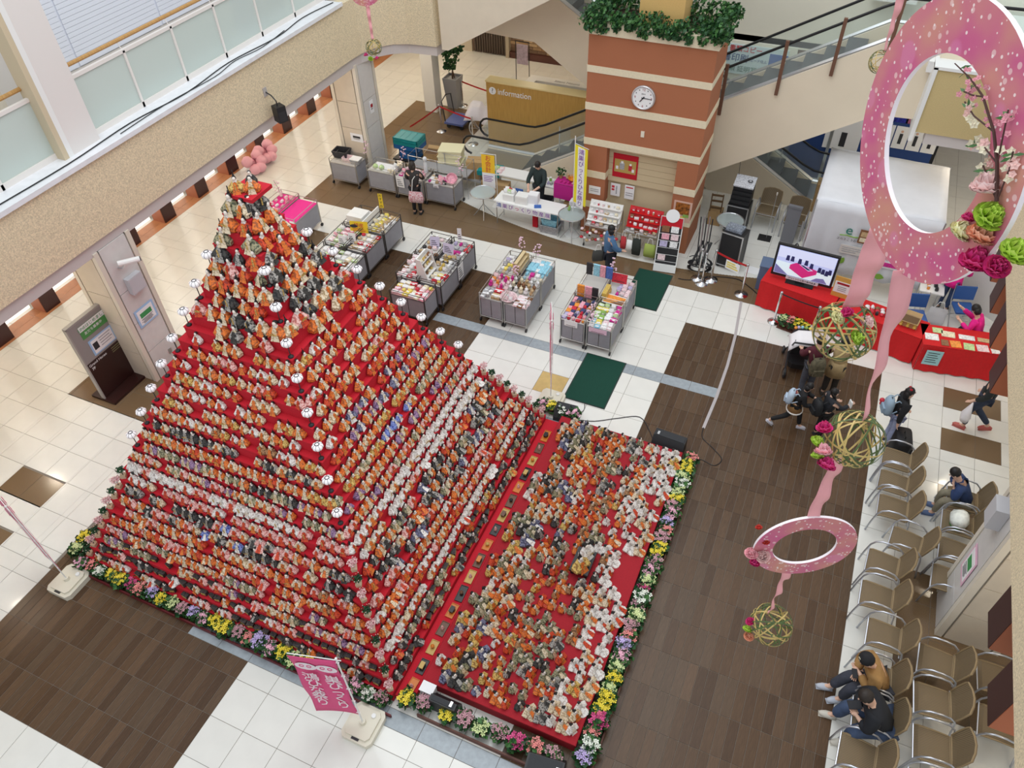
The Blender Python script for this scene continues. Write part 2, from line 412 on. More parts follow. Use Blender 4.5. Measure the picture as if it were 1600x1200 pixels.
# upper column, glass balustrade, handrail
UC = holder('column_4')
UCm = mat('upper_column', (0.78, 0.74, 0.71), 0.5)
MB().bx(-7.05, -6.0, 5.25, 5.92, 4.80, 9.2).build('core', UCm, UC)
MB().bx(-6.3, -5.99, 5.10, 5.25, 4.80, 9.2).build('trim_strip', mat('upper_trim', (0.62, 0.52, 0.36), 0.5), UC)
MB().bx(-6.02, -5.985, 5.20, 5.30, 4.80, 9.2).build('trim_strip', M_white, UC)
M_frost = glassmat('frosted_glass', (0.72, 0.80, 0.76), 0.30, 0.25)
M_oak = mat('oak_rail', (0.48, 0.27, 0.09), 0.4, noise=0.15, scale=8, stretch=(1, 6, 1))
M_frame = mat('ivory_frame', (0.80, 0.76, 0.72), 0.4)
def balustrade(y0, y1, n, lab):
    t = thing('glass_balustrade', lab, 'balustrade', (-6.20, 0, ZT + 0.02))
    for i in range(n + 1):
        y = y0 + (y1 - y0) * i / n
        MB().bx(-0.03, 0.03, y - 0.025, y + 0.025, 0, 1.10).build('post', M_frame, t)
        MB().cyl((0, y, 1.10), (-0.06, y, 1.24), 0.008, n=5).build('bracket', M_frame, t)
    MB().bx(-0.03, 0.03, y0, y1, 0.0, 0.13).build('bottom_rail', M_frame, t)
    MB().bx(-0.03, 0.03, y0, y1, 1.06, 1.12).build('top_rail', M_frame, t)
    MB().tube([(-0.07, y0, 1.26), (-0.07, y1, 1.26)], 0.038, 8).build('handrail', M_oak, t)
    for i in range(n):
        a = y0 + (y1 - y0) * i / n + 0.025; c = y0 + (y1 - y0) * (i + 1) / n - 0.025
        MB().bx(-0.006, 0.006, a, c, 0.13, 1.06).build('pane', M_frost, t)
balustrade(6.0, 14.7, 7, 'frosted glass balustrade with oak handrail right of the white upper column')
balustrade(-1.9, 5.15, 6, 'frosted glass balustrade with oak handrail left of the white upper column')
# roller shutters of the closed shop on the gallery
M_shut = mat('white_shutter', (0.80, 0.82, 0.90), 0.55)
sh = holder('wall_gallery_shops')
MB().bx(-9.2, -9.0, -2, 7.0, 4.8, 8.5).build('shop_front', mat('gallery_wall', (0.66, 0.60, 0.50), 0.7, noise=0.05, scale=4), sh)
MB().bx(-9.2, -9.1, 7.0, 14.5, 4.8, 8.5).build('shutter_back', M_shut, sh)
MB().bx(-9.1, -9.0, 14.5, 18, 4.8, 8.5).build('shop_front', mat('gallery_wall2', (0.50, 0.45, 0.38), 0.7), sh)
for (a, c) in ((7.05, 8.35), (8.4, 10.9), (10.95, 13.4)):
    for i in range(26):
        z = 4.82 + i * 0.095
        MB().bx(-9.10, -9.07, a, c, z, z + 0.088).build('slat', M_shut, sh)
solo('storage_box', MB().bx(-0.35, 0.35, -0.5, 0.5, 0, 0.75).bx(-0.37, 0.37, -0.52, 0.52, 0.72, 0.78).bx(-0.36, 0.36, -0.02, 0.02, 0.02, 0.72), M_blue, 'big blue storage chest on the gallery behind the frosted glass', 'box', (-6.75, 11.7, 4.80))
# cables on the ledge
def cable(name, pts, r, m, lab, cat='cable', n=5):
    P = []
    V = [Vector(p) for p in pts]
    for i in range(len(V) - 1):
        p0 = V[max(i - 1, 0)]; p1 = V[i]; p2 = V[i + 1]; p3 = V[min(i + 2, len(V) - 1)]
        for j in range(5):
            t = j / 5; P.append(0.5 * ((2 * p1) + (p2 - p0) * t + (2 * p0 - 5 * p1 + 4 * p2 - p3) * t * t + (3 * p1 - p0 - 3 * p2 + p3) * t ** 3))
    P.append(V[-1])
    b = MB().tube(P, r, n); return solo(name, b, m, lab, cat)
cable('cable', [(-5.80, 1.0, 4.915), (-5.86, 3.0, 4.915), (-5.82, 5.0, 4.915), (-5.92, 6.6, 4.915), (-5.80, 8.0, 4.915), (-5.95, 9.5, 4.915), (-5.82, 11.0, 4.915), (-5.96, 12.2, 4.915), (-5.84, 13.3, 4.915)], 0.011, M_black, 'long black cable lying along the white gallery ledge')
cable('cable', [(-5.78, 6.2, 4.915), (-5.84, 7.5, 4.915), (-5.76, 8.8, 4.915), (-5.88, 9.6, 4.915), (-5.78, 10.4, 4.915), (-5.9, 11.4, 4.915)], 0.008, M_black, 'thin loose cable looping beside the long one on the gallery ledge')
# wall speaker on a bracket below the gallery
t = thing('wall_speaker', 'black wall loudspeaker hanging from an angled bracket on the stucco gallery front', 'speaker', (-5.52, 10.05, 3.66))
MB().box((0.10, 0, -0.02), (0.24, 0.22, 0.36), -0.4).build('cabinet', M_black, t)
MB().box((0.20, -0.05, -0.06), (0.02, 0.17, 0.22), -0.4).build('grille', M_darkmetal, t)
MB().tube([(-0.18, 0.02, 0.42), (-0.04, 0.02, 0.36), (0.08, 0, 0.26), (0.08, 0, 0.15)], 0.014, 6).build('bracket', M_darkmetal, t)
MB().bx(-0.185, -0.165, -0.05, 0.07, 0.33, 0.52).build('wall_plate', mat('grey_plate', (0.45, 0.43, 0.42), 0.5), t)

# shop front of the corridor: kerb, piers, lit panels
M_pierd = mat('dark_red_pier', (0.045, 0.012, 0.012), 0.35)
M_piero = mat('orange_pier', (0.40, 0.14, 0.07), 0.6, noise=0.05, scale=6)
M_kerb = mat('terracotta_kerb', (0.46, 0.20, 0.09), 0.35, noise=0.06, scale=6, rnd=0.06)
kb = holder('trim_3')
for i in range(34):
    y = -2 + i * 0.72
    MB().bx(-10.02, -9.78, y + .003, y + .717, -0.02, 0.006).build('tile', M_kerb, kb)
    MB().bx(-10.30, -10.03, y + .003, y + .717, -0.02, 0.006).build('tile', M_kerb, kb)
M_panel = mat('lit_white_panel', (0.95, 0.94, 0.90), 0.5, emit=(1, 0.97, 0.90), es=1.1)
for i in range(13):
    y = 2.7 + i * 1.36
    b = MB(); b.mi = 0; b.bx(-10.3, -9.86, y, y + 0.42, 0.0, 3.3); b.mi = 1; b.bx(-10.28, -9.88, y - 0.012, y, 0.0, 3.3)
    solo('shop_pier', b, [M_pierd, M_piero], 'dark red shop pier with orange side, %s along the corridor kerb' % nth(i + 1), 'pier', group='corridor shop piers')
    solo('shop_lightbox', MB().bx(-10.42, -10.36, y + 0.44, y + 1.34, 0.55, 3.3).bx(-10.46, -10.42, y + 0.42, y + 1.36, 0.0, 3.3), M_panel, 'backlit white shop panel beside the %s dark pier' % nth(i + 1), 'lightbox', group='backlit shop panels')
struct('wall_left', MB().bx(-11.0, -10.6, -5, 30, 0, 3.4), mat('shop_wall', (0.30, 0.20, 0.14), 0.7))
for i, (x, y) in enumerate(((-9.25, 12.7), (-9.35, 13.35))):
    b = MB()
    for q in range(7):
        a = q * 0.9; b.sph((0.2 * math.cos(a), 0.22 * math.sin(a), 0.18 + 0.12 * (q % 3)), 0.17, 0.17, 0.15, 8, 5)
    solo('pink_balloon_bunch', b, M_pink, 'bunch of pink rounded cushions on the corridor floor, %s one' % ('left' if i == 0 else 'right'), 'cushion', (x, y, 0), smooth=True)

# ================================================================== RIGHT GALLERY
XR = 9.40
struct('wall_right_gallery', MB().bx(XR, XR + 0.3, -5, 11.6, 3.40, 4.85).bx(XR - 0.0, XR + 0.6, -5, 11.6, 4.85, 4.9), M_stucco)
struct('ceiling_right', MB().bx(XR + 0.05, 16, -5, 18, 3.30, 3.40), mat('corridor_ceiling2', (0.75, 0.72, 0.66), 0.8))
struct('floor_right_gallery', MB().bx(XR + 0.3, 16, -5, 18, 4.65, 4.80), mat('gallery_floor', (0.55, 0.50, 0.44), 0.5))
for i, (x, y) in enumerate(((10.6, 2.0), (10.6, 4.2), (10.6, 8.0), (10.6, 11.0), (9.8, 15.8), (12.2, 15.8))):  # added lamps with invented fixtures; the far pair lifts the dark floor
    downlight(x, y, 3.30, 'added fill downlight under the right gallery, %s from the front' % nth(i + 1), 22 if y < 12 else 60, 'added right gallery downlights')
M_blk_d = mat('brown_bracket', (0.055, 0.022, 0.020), 0.5); M_blk_o = mat('orange_bracket', (0.42, 0.13, 0.06), 0.6)
for i, y in enumerate((10.84, 9.88, 8.89, 7.78, 3.21, 2.23)):
    b = MB(); b.mi = 0; b.bx(0, 0.6, 0.0, 0.50, 2.60, 3.295); b.mi = 1; b.bx(0.01, 0.6, -0.01, 0.0, 2.605, 3.295)
    solo('soffit_bracket', b, [M_blk_d, M_blk_o], 'dark brown block with orange end under the right gallery edge, %s from the booth' % nth(i + 1), 'bracket', (XR + 0.06, y, 0), group='blocks under the right gallery')
column('column_5', 9.68, 10.58, 4.90, 5.80, 3.35)
# posters on the columns
def poster(label, loc, w_, h_, face, frame, body, cat='poster', lines=6, accent=M_green):
    # face: outward normal '+x', '-y' or '-x'
    t = thing('poster', label, cat, loc)
    ax = {'+x': ((0, 1, 0), (1, 0, 0)), '-y': ((1, 0, 0), (0, -1, 0)), '-x': ((0, -1, 0), (-1, 0, 0))}[face]
    X = Vector(ax[0]); N = Vector(ax[1]); Z = Vector((0, 0, 1))
    def pl(cx, cz, ww, hh, d, th=0.004):
        p = X * cx + Z * cz + N * d
        return [p - X * ww / 2 - Z * hh / 2, p + X * ww / 2 - Z * hh / 2, p + X * ww / 2 + Z * hh / 2, p - X * ww / 2 + Z * hh / 2]
    b = MB().slab(pl(0, 0, w_, h_, 0), N * 0.006); b.build('frame', frame, t)
    b = MB().slab(pl(0, 0, w_ * 0.82, h_ * 0.80, 0.006), N * 0.003); b.build('sheet', body, t)
    b = MB().slab(pl(0, h_ * 0.08, w_ * 0.6, h_ * 0.26, 0.009), N * 0.002); b.build('picture', accent, t)
    for i in range(lines):
        MB().slab(pl(-0.04 * w_ * (i % 2), h_ * (-0.12 - 0.045 * i), w_ * (0.62 - 0.08 * (i % 3)), h_ * 0.018, 0.009), N * 0.002).build('text_line', M_ink, t)
    return t
M_lblue = mat('pale_blue_frame', (0.36, 0.55, 0.80), 0.5); M_pinkf = mat('pink_frame', (0.80, 0.48, 0.62), 0.5)
poster('pale blue framed notice on the near left column', (-5.725, 5.06, 1.55), 0.50, 0.42, '+x', M_lblue, M_paper)
poster('pink framed notice on the white column by the chairs', (9.675, 5.35, 1.35), 0.40, 0.60, '-x', M_pinkf, M_paper)
poster('small white notice on the far left column', (-6.05, 13.545, 1.25), 0.40, 0.24, '-y', M_paper, M_paper, accent=M_ink, lines=3)
poster('round no smoking style notice on the far left column', (-5.725, 14.02, 2.0), 0.18, 0.36, '+x', M_paper, M_paper, accent=M_redd, lines=3)
solo('wall_box', MB().bx(0, 0.12, -0.17, 0.17, 0, 0.36).bx(0.12, 0.125, -0.15, 0.15, 0.02, 0.34), mat('grey_box', (0.55, 0.55, 0.58), 0.4), 'grey utility box on the near left column above the notice', 'box', (-5.73, 5.10, 2.15))
solo('wall_box', MB().bx(-0.18, 0, -0.15, 0.15, 0, 0.40), mat('grey_box', (0.55, 0.55, 0.58), 0.4), 'grey utility box high on the white column by the chairs', 'box', (9.68, 5.40, 2.35))
t = thing('security_camera', 'white security camera on a bracket at the top of the near left column', 'camera', (-5.67, 5.0, 2.90))
MB().cyl((0.05, -0.10, 0.03), (0.28, 0.22, 0.0), 0.055, n=10).build('body', M_white, t)
MB().tube([(-0.06, -0.05, -0.12), (0.06, -0.05, -0.1), (0.12, 0, 0.0)], 0.018, 6).build('bracket', M_steel, t)
MB().cyl((0.28, 0.22, 0.0), (0.29, 0.235, 0.0), 0.045, n=10).build('lens', M_black, t)
solo('socket', MB().bx(0, 0.01, -0.04, 0.04, 0, 0.12), M_steel, 'wall socket low on the near left column', 'socket', (-5.73, 5.2, 0.35))

# ================================================================== CLOCK PILLAR
PX0, PX1, PY0, PY1 = 0.72, 3.50, 13.30, 14.55
pl_ = thing('clock_pillar', 'square terracotta pillar with cream bands and an ivy planter on top', 'pillar', (0, 0, 0))
zb = [0.0, 0.78, 0.95, 1.62, 1.80, 2.47, 2.64, 3.33, 3.50, 4.20, 4.35, 5.03]
ox0, ox1 = 1.30, 3.00
for i in range(0, len(zb) - 1):
    a, c = zb[i], zb[i + 1]; band = i % 2 == 1; e = 0.012 if band else 0.0; m = M_cream if band else M_terra
    nm = 'cream_band' if band else 'terracotta_course'
    if c <= 2.48:
        MB().bx(PX0 - e, ox0, PY0 - e, PY1 + e, a, c).build(nm, m, pl_)
        MB().bx(ox1, PX1 + e, PY0 - e, PY1 + e, a, c).build(nm, m, pl_)
    else:
        MB().bx(PX0 - e, PX1 + e, PY0 - e, PY1 + e, a, c).build(nm, m, pl_)
MB().bx(ox0, ox1, PY0 + 0.30, PY1, 0, 2.47).build('recess_back', mat('alcove_plaster', (0.66, 0.55, 0.36), 0.7, noise=0.03, scale=2), pl_)
for i in range(6): MB().bx(ox0, ox1, PY0 + 0.22, PY0 + 0.30, 1.5 + i * 0.16, 1.5 + i * 0.16 + 0.152).build('shutter_slat', mat('alcove_slat', (0.64, 0.52, 0.33), 0.6), pl_)
MB().bx(PX0 - 0.04, PX1 + 0.04, PY0 - 0.04, PY0 + 0.10, 5.03, 5.28).bx(PX0 - 0.04, PX1 + 0.04, PY1 - 0.10, PY1 + 0.04, 5.03, 5.28).bx(PX0 - 0.04, PX0 + 0.1, PY0 + 0.1, PY1 - 0.1, 5.03, 5.28).bx(PX1 - 0.1, PX1 + 0.04, PY0 + 0.1, PY1 - 0.1, 5.03, 5.28).build('planter_rim', M_cream, pl_)
MB().bx(PX0 + 0.1, PX1 - 0.1, PY0 + 0.1, PY1 - 0.1, 5.03, 5.2).build('soil', mat('soil', (0.05, 0.03, 0.02), 0.9), pl_)
MB().bx(1.70, 2.65, 13.62, 14.3, 5.2, 8.6).build('upper_shaft', mat('yellow_plaster', (0.68, 0.44, 0.16), 0.8, noise=0.05, scale=50), pl_)
# ivy: leaf clumps spilling over the rim
def leaf_cloud(spots, n, spread, size, rnd, down=0.0):
    b = MB()
    for (x, y, z, s) in spots:
        for i in range(n):
            v = Vector((rnd.gauss(0, 1), rnd.gauss(0, 1), rnd.gauss(0, 1))).normalized() * (spread * s * rnd.uniform(0.45, 1.0))
            p = Vector((x, y, z)) + Vector((v.x, v.y, v.z * 0.8 - down * rnd.random()))
            a = Vector((rnd.uniform(-1, 1), rnd.uniform(-1, 1), rnd.uniform(-.3, 1))).normalized(); c = a.orthogonal().normalized(); d = a.cross(c)
            q = size * rnd.uniform(0.7, 1.3)
            b.mi = 0 if rnd.random() < 0.6 else 1
            b._add([p + c * q, p + d * q * 0.7 + a * q * 0.2, p - c * q * 0.8, p - d * q * 0.7 + a * q * 0.2], [(0, 1, 2), (0, 2, 3)])
    return b
rr = random.Random(3)
sp = [(PX0 + (PX1 - PX0) * i / 15 + rr.uniform(-.05, .05), PY0 + rr.uniform(-0.08, 0.16), 5.28 + rr.uniform(0, 0.18), rr.uniform(.8, 1.3)) for i in range(16)] + \
     [(PX0 + (PX1 - PX0) * i / 9, PY0 - 0.04, 5.26 + rr.uniform(-.05, .05), 0.6) for i in range(10)] + \
     [(PX1 - 0.02 + rr.uniform(-.1, .05), PY0 + (PY1 - PY0) * i / 5, 5.32 + rr.uniform(0, .15), 1.1) for i in range(6)] + [(PX0 + rr.uniform(0, .2), PY0 + (PY1 - PY0) * i / 5, 5.4, 1.2) for i in range(6)] + \
     [(PX0 + (PX1 - PX0) * i / 9, PY1 - 0.2, 5.45, 1.2) for i in range(10)]
o = leaf_cloud(sp, 95, 0.23, 0.050, rr, 0.05).build('ivy', [M_leaf, M_leaf2]); o['kind'] = 'stuff'
tag(o, 'dark green ivy spilling over the top of the clock pillar', 'ivy')
# clock
t = thing('wall_clock', 'round white wall clock with black hands on the terracotta pillar', 'clock', (2.06, PY0, 3.82))
MB().lathe([(0.0, 0.0), (0.27, 0.0), (0.275, 0.03), (0.265, 0.06), (0.24, 0.065), (0.24, 0.045), (0.0, 0.045)], 32).tf(Matrix.Rotation(PI / 2, 4, 'X')).build('rim', mat('silver_rim', (0.66, 0.66, 0.68), 0.3, 0.7), t, True)
MB().cyl((0, -0.046, 0), (0, -0.050, 0), 0.24, n=32).build('dial', mat('clock_white', (0.88, 0.88, 0.88), 0.5), t)
for i in range(12):
    if i % 3: a = 2 * PI * i / 12; MB().cyl((0.19 * math.sin(a), -0.050, 0.19 * math.cos(a)), (0.19 * math.sin(a), -0.053, 0.19 * math.cos(a)), 0.012, n=8).build('hour_dot', M_ink, t)
for s_, a in (('12', 0), ('3', 90), ('6', 180), ('9', 270)):
    text(s_, 0.075, t, (0.185 * math.sin(math.radians(a)), -0.053, 0.185 * math.cos(math.radians(a))), (1, 0, 0), (0, 0, 1), M_redd, 0.001, 'numeral')
text('SEIKO', 0.035, t, (0, -0.053, 0.09), (1, 0, 0), (0, 0, 1), M_ink, 0.001)
def hand(ang, ln, wd, nm):
    a = math.radians(ang); d = Vector((math.sin(a), 0, math.cos(a))); n_ = Vector((math.cos(a), 0, -math.sin(a)))
    MB().slab([-d * 0.04 - n_ * wd + Vector((0, -0.056, 0)), d * ln - n_ * wd * .6 + Vector((0, -0.056, 0)), d * ln + n_ * wd * .6 + Vector((0, -0.056, 0)), -d * 0.04 + n_ * wd + Vector((0, -0.056, 0))], (0, -0.004, 0)).build(nm, M_ink, t)
hand(217, 0.12, 0.014, 'hour_hand'); hand(92, 0.20, 0.009, 'minute_hand')
solo('wall_switch', MB().bx(-0.04, 0.04, -0.02, 0, -0.07, 0.07), mat('ivory', (0.8, 0.74, 0.6), 0.4), 'small ivory switch plate on the terracotta pillar below the clock', 'switch', (2.12, PY0, 2.96))
# ================================================================== ESCALATORS
M_esc = mat('escalator_panel', (0.80, 0.70, 0.54), 0.5, noise=0.02, scale=2)
M_step = mat('escalator_step', (0.10, 0.11, 0.12), 0.45, 0.4, noise=0.2, scale=60, stretch=(1, 30, 1))
M_rail = mat('black_rubber', (0.012, 0.012, 0.013), 0.4)
M_cglass = glassmat('clear_glass', (0.95, 0.98, 0.97), 0.94, 0.03)
def escalator(label, xa, za, xb, zb_, y0, y1, panel, flat0=1.4, flat1=1.0, posts=(), dark=False):
    """xa,za low end of the incline, xb,zb_ its high end (deck height); y0 near side, y1 far side"""
    t = thing('escalator', label, 'escalator', (0, 0, 0))
    s = 1 if xb > xa else -1
    line = [(xa - s * flat0, za), (xa, za), (xb, zb_), (xb + s * flat1, zb_)]
    pan = [(xa - s * flat0, max(za - 0.25, 0.0)), (xa, max(za - 0.25, 0.0))]
    low = [(xa + s * 1.9, 0.0)] if za < 0.5 and panel < 5 else []
    poly = line + [(xb + s * flat1, zb_ - panel * 0.72), (xb + s * 0.3, zb_ - panel * 0.78)]
    k = (zb_ - za) / (xb - xa)
    xz = xa + (panel - za) / k if za < 1 else xa
    if za < 1: poly += [(xz, 0.0), (xa - s * flat0, 0.0)]
    else: poly += [(xa, za - panel), (xa - s * flat0, za - panel)]
    for y in (y0, y1 - 0.14):
        MB().slab([(p[0], y, p[1]) for p in poly], (0, 0.14, 0)).build('side_panel', M_esc, t)
    for y in (y0 + 0.07, y1 - 0.07):
        MB().tube([(p[0], y, p[1] + 0.02) for p in line], 0.06, 6).build('deck_trim', M_steel, t)
        hr = [(line[0][0] - s * 0.27 * math.cos(q), y, line[0][1] + 0.60 + 0.27 * math.sin(q)) for q in (-1.5, -1.0, -.5, 0, .5, 1.0, 1.4)] + [ (xa - s * 0.25, y, za + 0.86), (xa, y, za + 0.88), (xa + s * .3, y, za + .3 * abs(k) + 0.82)] + \
             [(xa + (xb - xa) * q, y, za + (zb_ - za) * q + 0.78) for q in (0.2, 0.5, 0.8, 0.97)] + [(xb + s * 0.2, y, zb_ + 0.86), (xb + s * flat1, y, zb_ + 0.88)]
        MB().tube(hr, 0.032, 6).build('handrail', M_rail, t)
        g = [(line[0][0] - s * 0.16, za + 0.6), (line[0][0], za + 0.84), (xa, za + 0.86), (xb, zb_ + 0.78), (xb + s * flat1, zb_ + 0.84), (xb + s * flat1, zb_), (xb, zb_), (xa, za), (line[0][0], za)]
        MB().slab([(p[0], y - 0.006, p[1]) for p in g], (0, 0.012, 0)).build('glass_side', M_cglass, t)
    n = int(abs(xb - xa) / 0.40)
    for i in range(n):
        x0 = xa + s * i * 0.40; z = za - 0.05 + abs(k) * 0.40 * (i + 0.5)
        MB().bx(min(x0, x0 + s * .42), max(x0, x0 + s * .42), y0 + 0.15, y1 - 0.15, z - 0.26, z).build('step', M_step, t)
    MB().bx(min(xa, xa - s * flat0), max(xa, xa - s * flat0), y0 + 0.14, y1 - 0.14, za - 0.12, za - 0.02).build('landing_plate', M_steel, t)
    for px_ in posts:
        z = za + k * (px_ - xa)
        MB().box((px_, y0 - 0.05, z + 0.30), (0.075, 0.06, 1.20), 0).build('post', mat('brown_post', (0.16, 0.075, 0.045), 0.5), t)
    return t
escalator('escalator rising to the right behind the clock pillar with brown posts', -1.75, 0.22, 6.6, 4.98, 15.0, 16.25, 1.95, 1.5, 3.0, posts=(3.5, 4.68, 5.72, 6.7))
escalator('escalator descending to the right behind the pillar toward the white booth', 5.9, 0.20, -1.6, 4.70, 16.5, 17.7, 1.75, 1.2, 2.6)
t = thing('escalator', 'beige flank of the upper escalator climbing from the curved gallery corner', 'escalator', (0, 0, 0))
MB().slab([(-3.72, 15.0, 3.42), (-3.9, 15.0, 3.42), (-3.9, 15.0, 5.2), (-3.6, 15.0, 5.5), (3.0, 15.0, 9.1), (3.0, 15.0, 7.1)], (0, 0.14, 0)).build('side_panel', M_beige, t)
MB().slab([(-3.72, 16.1, 3.42), (-3.9, 16.1, 3.42), (-3.9, 16.1, 5.2), (-3.6, 16.1, 5.5), (3.0, 16.1, 9.1), (3.0, 16.1, 7.1)], (0, 0.14, 0)).build('side_panel', M_beige, t)
MB().slab([(-3.9, 15.14, 3.5), (3.0, 15.14, 7.2), (3.0, 16.1, 7.2), (-3.9, 16.1, 3.5)], (0, 0, 0.15)).build('underside', M_beige, t)
# things standing on the escalator steps out of use: clear boards and a plant
for i, x in enumerate((4.35, 4.9)):
    tt = thing('acrylic_stand', 'clear acrylic barrier board on the descending escalator, %s one' % ('upper' if i == 0 else 'lower'), 'barrier', (x, 16.8, 1.35 - i * 0.33))
    MB().bx(-0.25, 0.25, -0.006, 0.006, 0.05, 0.75).build('board', M_cglass, tt)
    MB().tube([(0.1, 0, 0), (0.1, 0, 0.95), (0.22, 0, 0.95)], 0.012, 5).build('pole', M_steel, tt)
for i, x in enumerate((-0.55, 0.3)):
    tt = thing('acrylic_stand', 'clear acrylic barrier board on the near escalator, %s one' % ('lower' if i == 0 else 'upper'), 'barrier', (x, 15.4, 0.86 + (x + .55) * 0.57))
    MB().bx(-0.16, 0.16, -0.006, 0.006, 0.05, 0.75).build('board', M_cglass, tt)
    MB().bx(-0.17, -0.15, -0.012, 0.012, 0.0, 0.8).build('pole', M_steel, tt)
rr = random.Random(5)
t = thing('leafy_plant', 'dark leafy plant standing on the descending escalator', 'plant', (4.75, 17.2, 1.25)); MB().lathe([(.11, 0), (.14, .3), (.12, .3), (0, .28)], 12).build('pot', M_black, t); leaf_cloud([(0, 0, .6, 1.0)], 160, 0.33, 0.05, rr).build('foliage', [M_leaf, M_leaf2], t)['kind'] = 'stuff'

# ================================================================== FAR END OF THE HALL
bw = holder('wall_back')
MB().bx(-26, 12, 23.0, 23.3, 0, 4.2).build('backing', mat('back_mortar', (0.24, 0.15, 0.10), 0.9), bw)
M_brick = [mat('brick_%d' % i, c, 0.8, noise=0.1, scale=20) for i, c in enumerate([(0.34, 0.21, 0.11), (0.20, 0.12, 0.07), (0.44, 0.30, 0.17)])]
_br = {}
rr = random.Random(11)
for r in range(10):
    for c in range(14):
        x = -5.4 + c * 0.36 + (0.18 if r % 2 else 0); z = 0.24 + r * 0.115
        i = rr.randrange(3)
        if i not in _br: _br[i] = MB().bx(-0.172, 0.172, -0.03, 0, 0, 0.10).mesh('brick', M_brick[i])
        o = link('brick', _br[i], bw); o.location = (x, 23.0, z)
MB().bx(-5.6, 0.5, 22.85, 23.0, 0, 0.22).build('skirting', mat('dark_oxblood', (0.10, 0.035, 0.025), 0.5), bw)
for i in range(13):
    MB().bx(-7.0 + i * 0.10, -6.93 + i * 0.10, 22.9, 23.0, 0.03, 2.9).build('slat', mat('dark_slat', (0.075, 0.05, 0.035), 0.6), bw)
MB().bx(-5.68, -5.55, 22.8, 23.0, 0, 2.9).build('post', mat('pale_post', (0.4, 0.33, 0.24), 0.6), bw)
struct('wall_back_2', MB().bx(-26, -7.1, 22.9, 23.0, 0, 4.2), mat('pale_back', (0.55, 0.47, 0.36), 0.7))
for i, (x, y) in enumerate(((-8, 21), (-4, 21.5), (0, 22))):  # added fill lamps, their recessed fixtures made up to carry them
    downlight(x, y, 3.45, 'added fill downlight before the brick wall, %s from the left' % nth(i + 1), 60, 'added back downlights')
struct('ceiling_back', MB().bx(-12, -4.2, 17.5, 26, 3.45, 3.6).bx(-4.2, 13, 18.2, 26, 3.45, 3.6), mat('corridor_ceiling2', (0.75, 0.72, 0.66), 0.8))
struct('wall_back_upper', MB().bx(-8, 16, 18.2, 18.4, 3.4, 9.5), mat('upper_back', (0.80, 0.77, 0.66), 0.7, noise=0.02, scale=1))
# far right gallery seen through the big ring
struct('wall_right_back', MB().bx(7.68, 14, 14.4, 14.7, 3.5, 4.82), mat('ochre_stucco', (0.60, 0.47, 0.23), 0.9, noise=0.16, scale=90, bump=0.5))
struct('trim_4', MB().bx(7.60, 7.68, 14.36, 18.2, 3.3, 4.86).bx(7.60, 14, 14.36, 14.75, 4.82, 4.88).bx(7.5, 14, 14.75, 18, 4.6, 4.82), M_white)
struct('trim_5', MB().bx(7.9, 14, 14.45, 14.8, 3.25, 3.5), beam_m)
# boards behind the booth
t = thing('display_board', 'blue partition with printed clothing sheets behind the white booth', 'board', (5.0, 18.2, 0))
MB().bx(-0.2, 3.6, 0, 0.08, 0, 1.9).build('panel', mat('navy_fabric', (0.02, 0.055, 0.20), 0.85, noise=0.2, scale=120), t)
MB().bx(0.9, 1.8, -0.02, 0, 0.95, 1.85).build('sheet', M_paper, t)
for i in range(5):
    MB().bx(1.85 + i * 0.36, 2.18 + i * 0.36, -0.02, 0, 1.25, 1.85).build('sheet', M_paper, t)
    MB().bx(1.97 + i * 0.36, 2.05 + i * 0.36, -0.024, -0.02, 1.38, 1.66).build('figure', M_ink, t)
    MB().cyl((2.01 + i * .36, -0.022, 1.72), (2.01 + i * .36, -0.025, 1.72), 0.035, n=8).build('figure', M_skin, t)
MB().bx(1.3, 1.45, -0.024, -0.02, 1.05, 1.45).build('figure', M_ink, t)
MB().bx(1.02, 1.10, -0.03, 0, 0, 1.9).build('frame_post', M_steel, t)
MB().bx(2.35, 2.45, -0.03, 0, 0, 1.9).build('frame_post', M_steel, t)
t = thing('photo_booth', 'dark machine with colourful photo panels behind the blue partition', 'machine', (6.2, 19.2, 0))
MB().bx(-0.9, 2.6, 0, 0.8, 0, 2.1).build('body', mat('machine_black', (0.012, 0.012, 0.015), 0.5), t)
for i, c in enumerate(((0.45, 0.36, 0.30), (0.6, 0.6, 0.62), (0.05, 0.06, 0.45), (0.75, 0.2, 0.35))):
    MB().bx(0.0 + i * 0.55, 0.5 + i * 0.55, -0.02, 0, 1.45, 2.05).build('photo_panel', mat('photo_%d' % i, c, 0.4, noise=0.6, scale=12), t)
struct('wall_back_3', MB().bx(2.3, 4.7, 18.12, 18.25, 0, 3.45), mat('upper_back', (0.80, 0.77, 0.66), 0.7))
# print shop sign on the upper floor behind the right escalator
t = thing('shop_sign', 'pale blue print shop sign with dark characters behind the right escalator', 'sign', (2.80, 18.08, 2.62), 0, None, 0.66)
MB().bx(0, 2.6, 0, 0.04, 0, 1.15).build('board', mat('sign_pale', (0.66, 0.80, 0.84), 0.5), t)
MB().bx(1.9, 2.6, -0.01, 0, 0.25, 0.95).build('blue_field', mat('sign_blue', (0.03, 0.12, 0.42), 0.5), t)
MB().bx(2.2, 2.45, -0.015, -0.01, 0.45, 0.70).build('white_field', M_paper, t)
M_sred = mat('sign_red', (0.6, 0.04, 0.05), 0.5); M_snavy = mat('sign_navy', (0.05, 0.10, 0.28), 0.5)
text('書類コピー', 0.26, t, (0.95, -0.012, 0.98), (1, 0, 0), (0, 0, 1), M_sred, 0.004)
text('書印刷', 0.34, t, (0.60, -0.012, 0.62), (1, 0, 0), (0, 0, 1), M_snavy, 0.004)
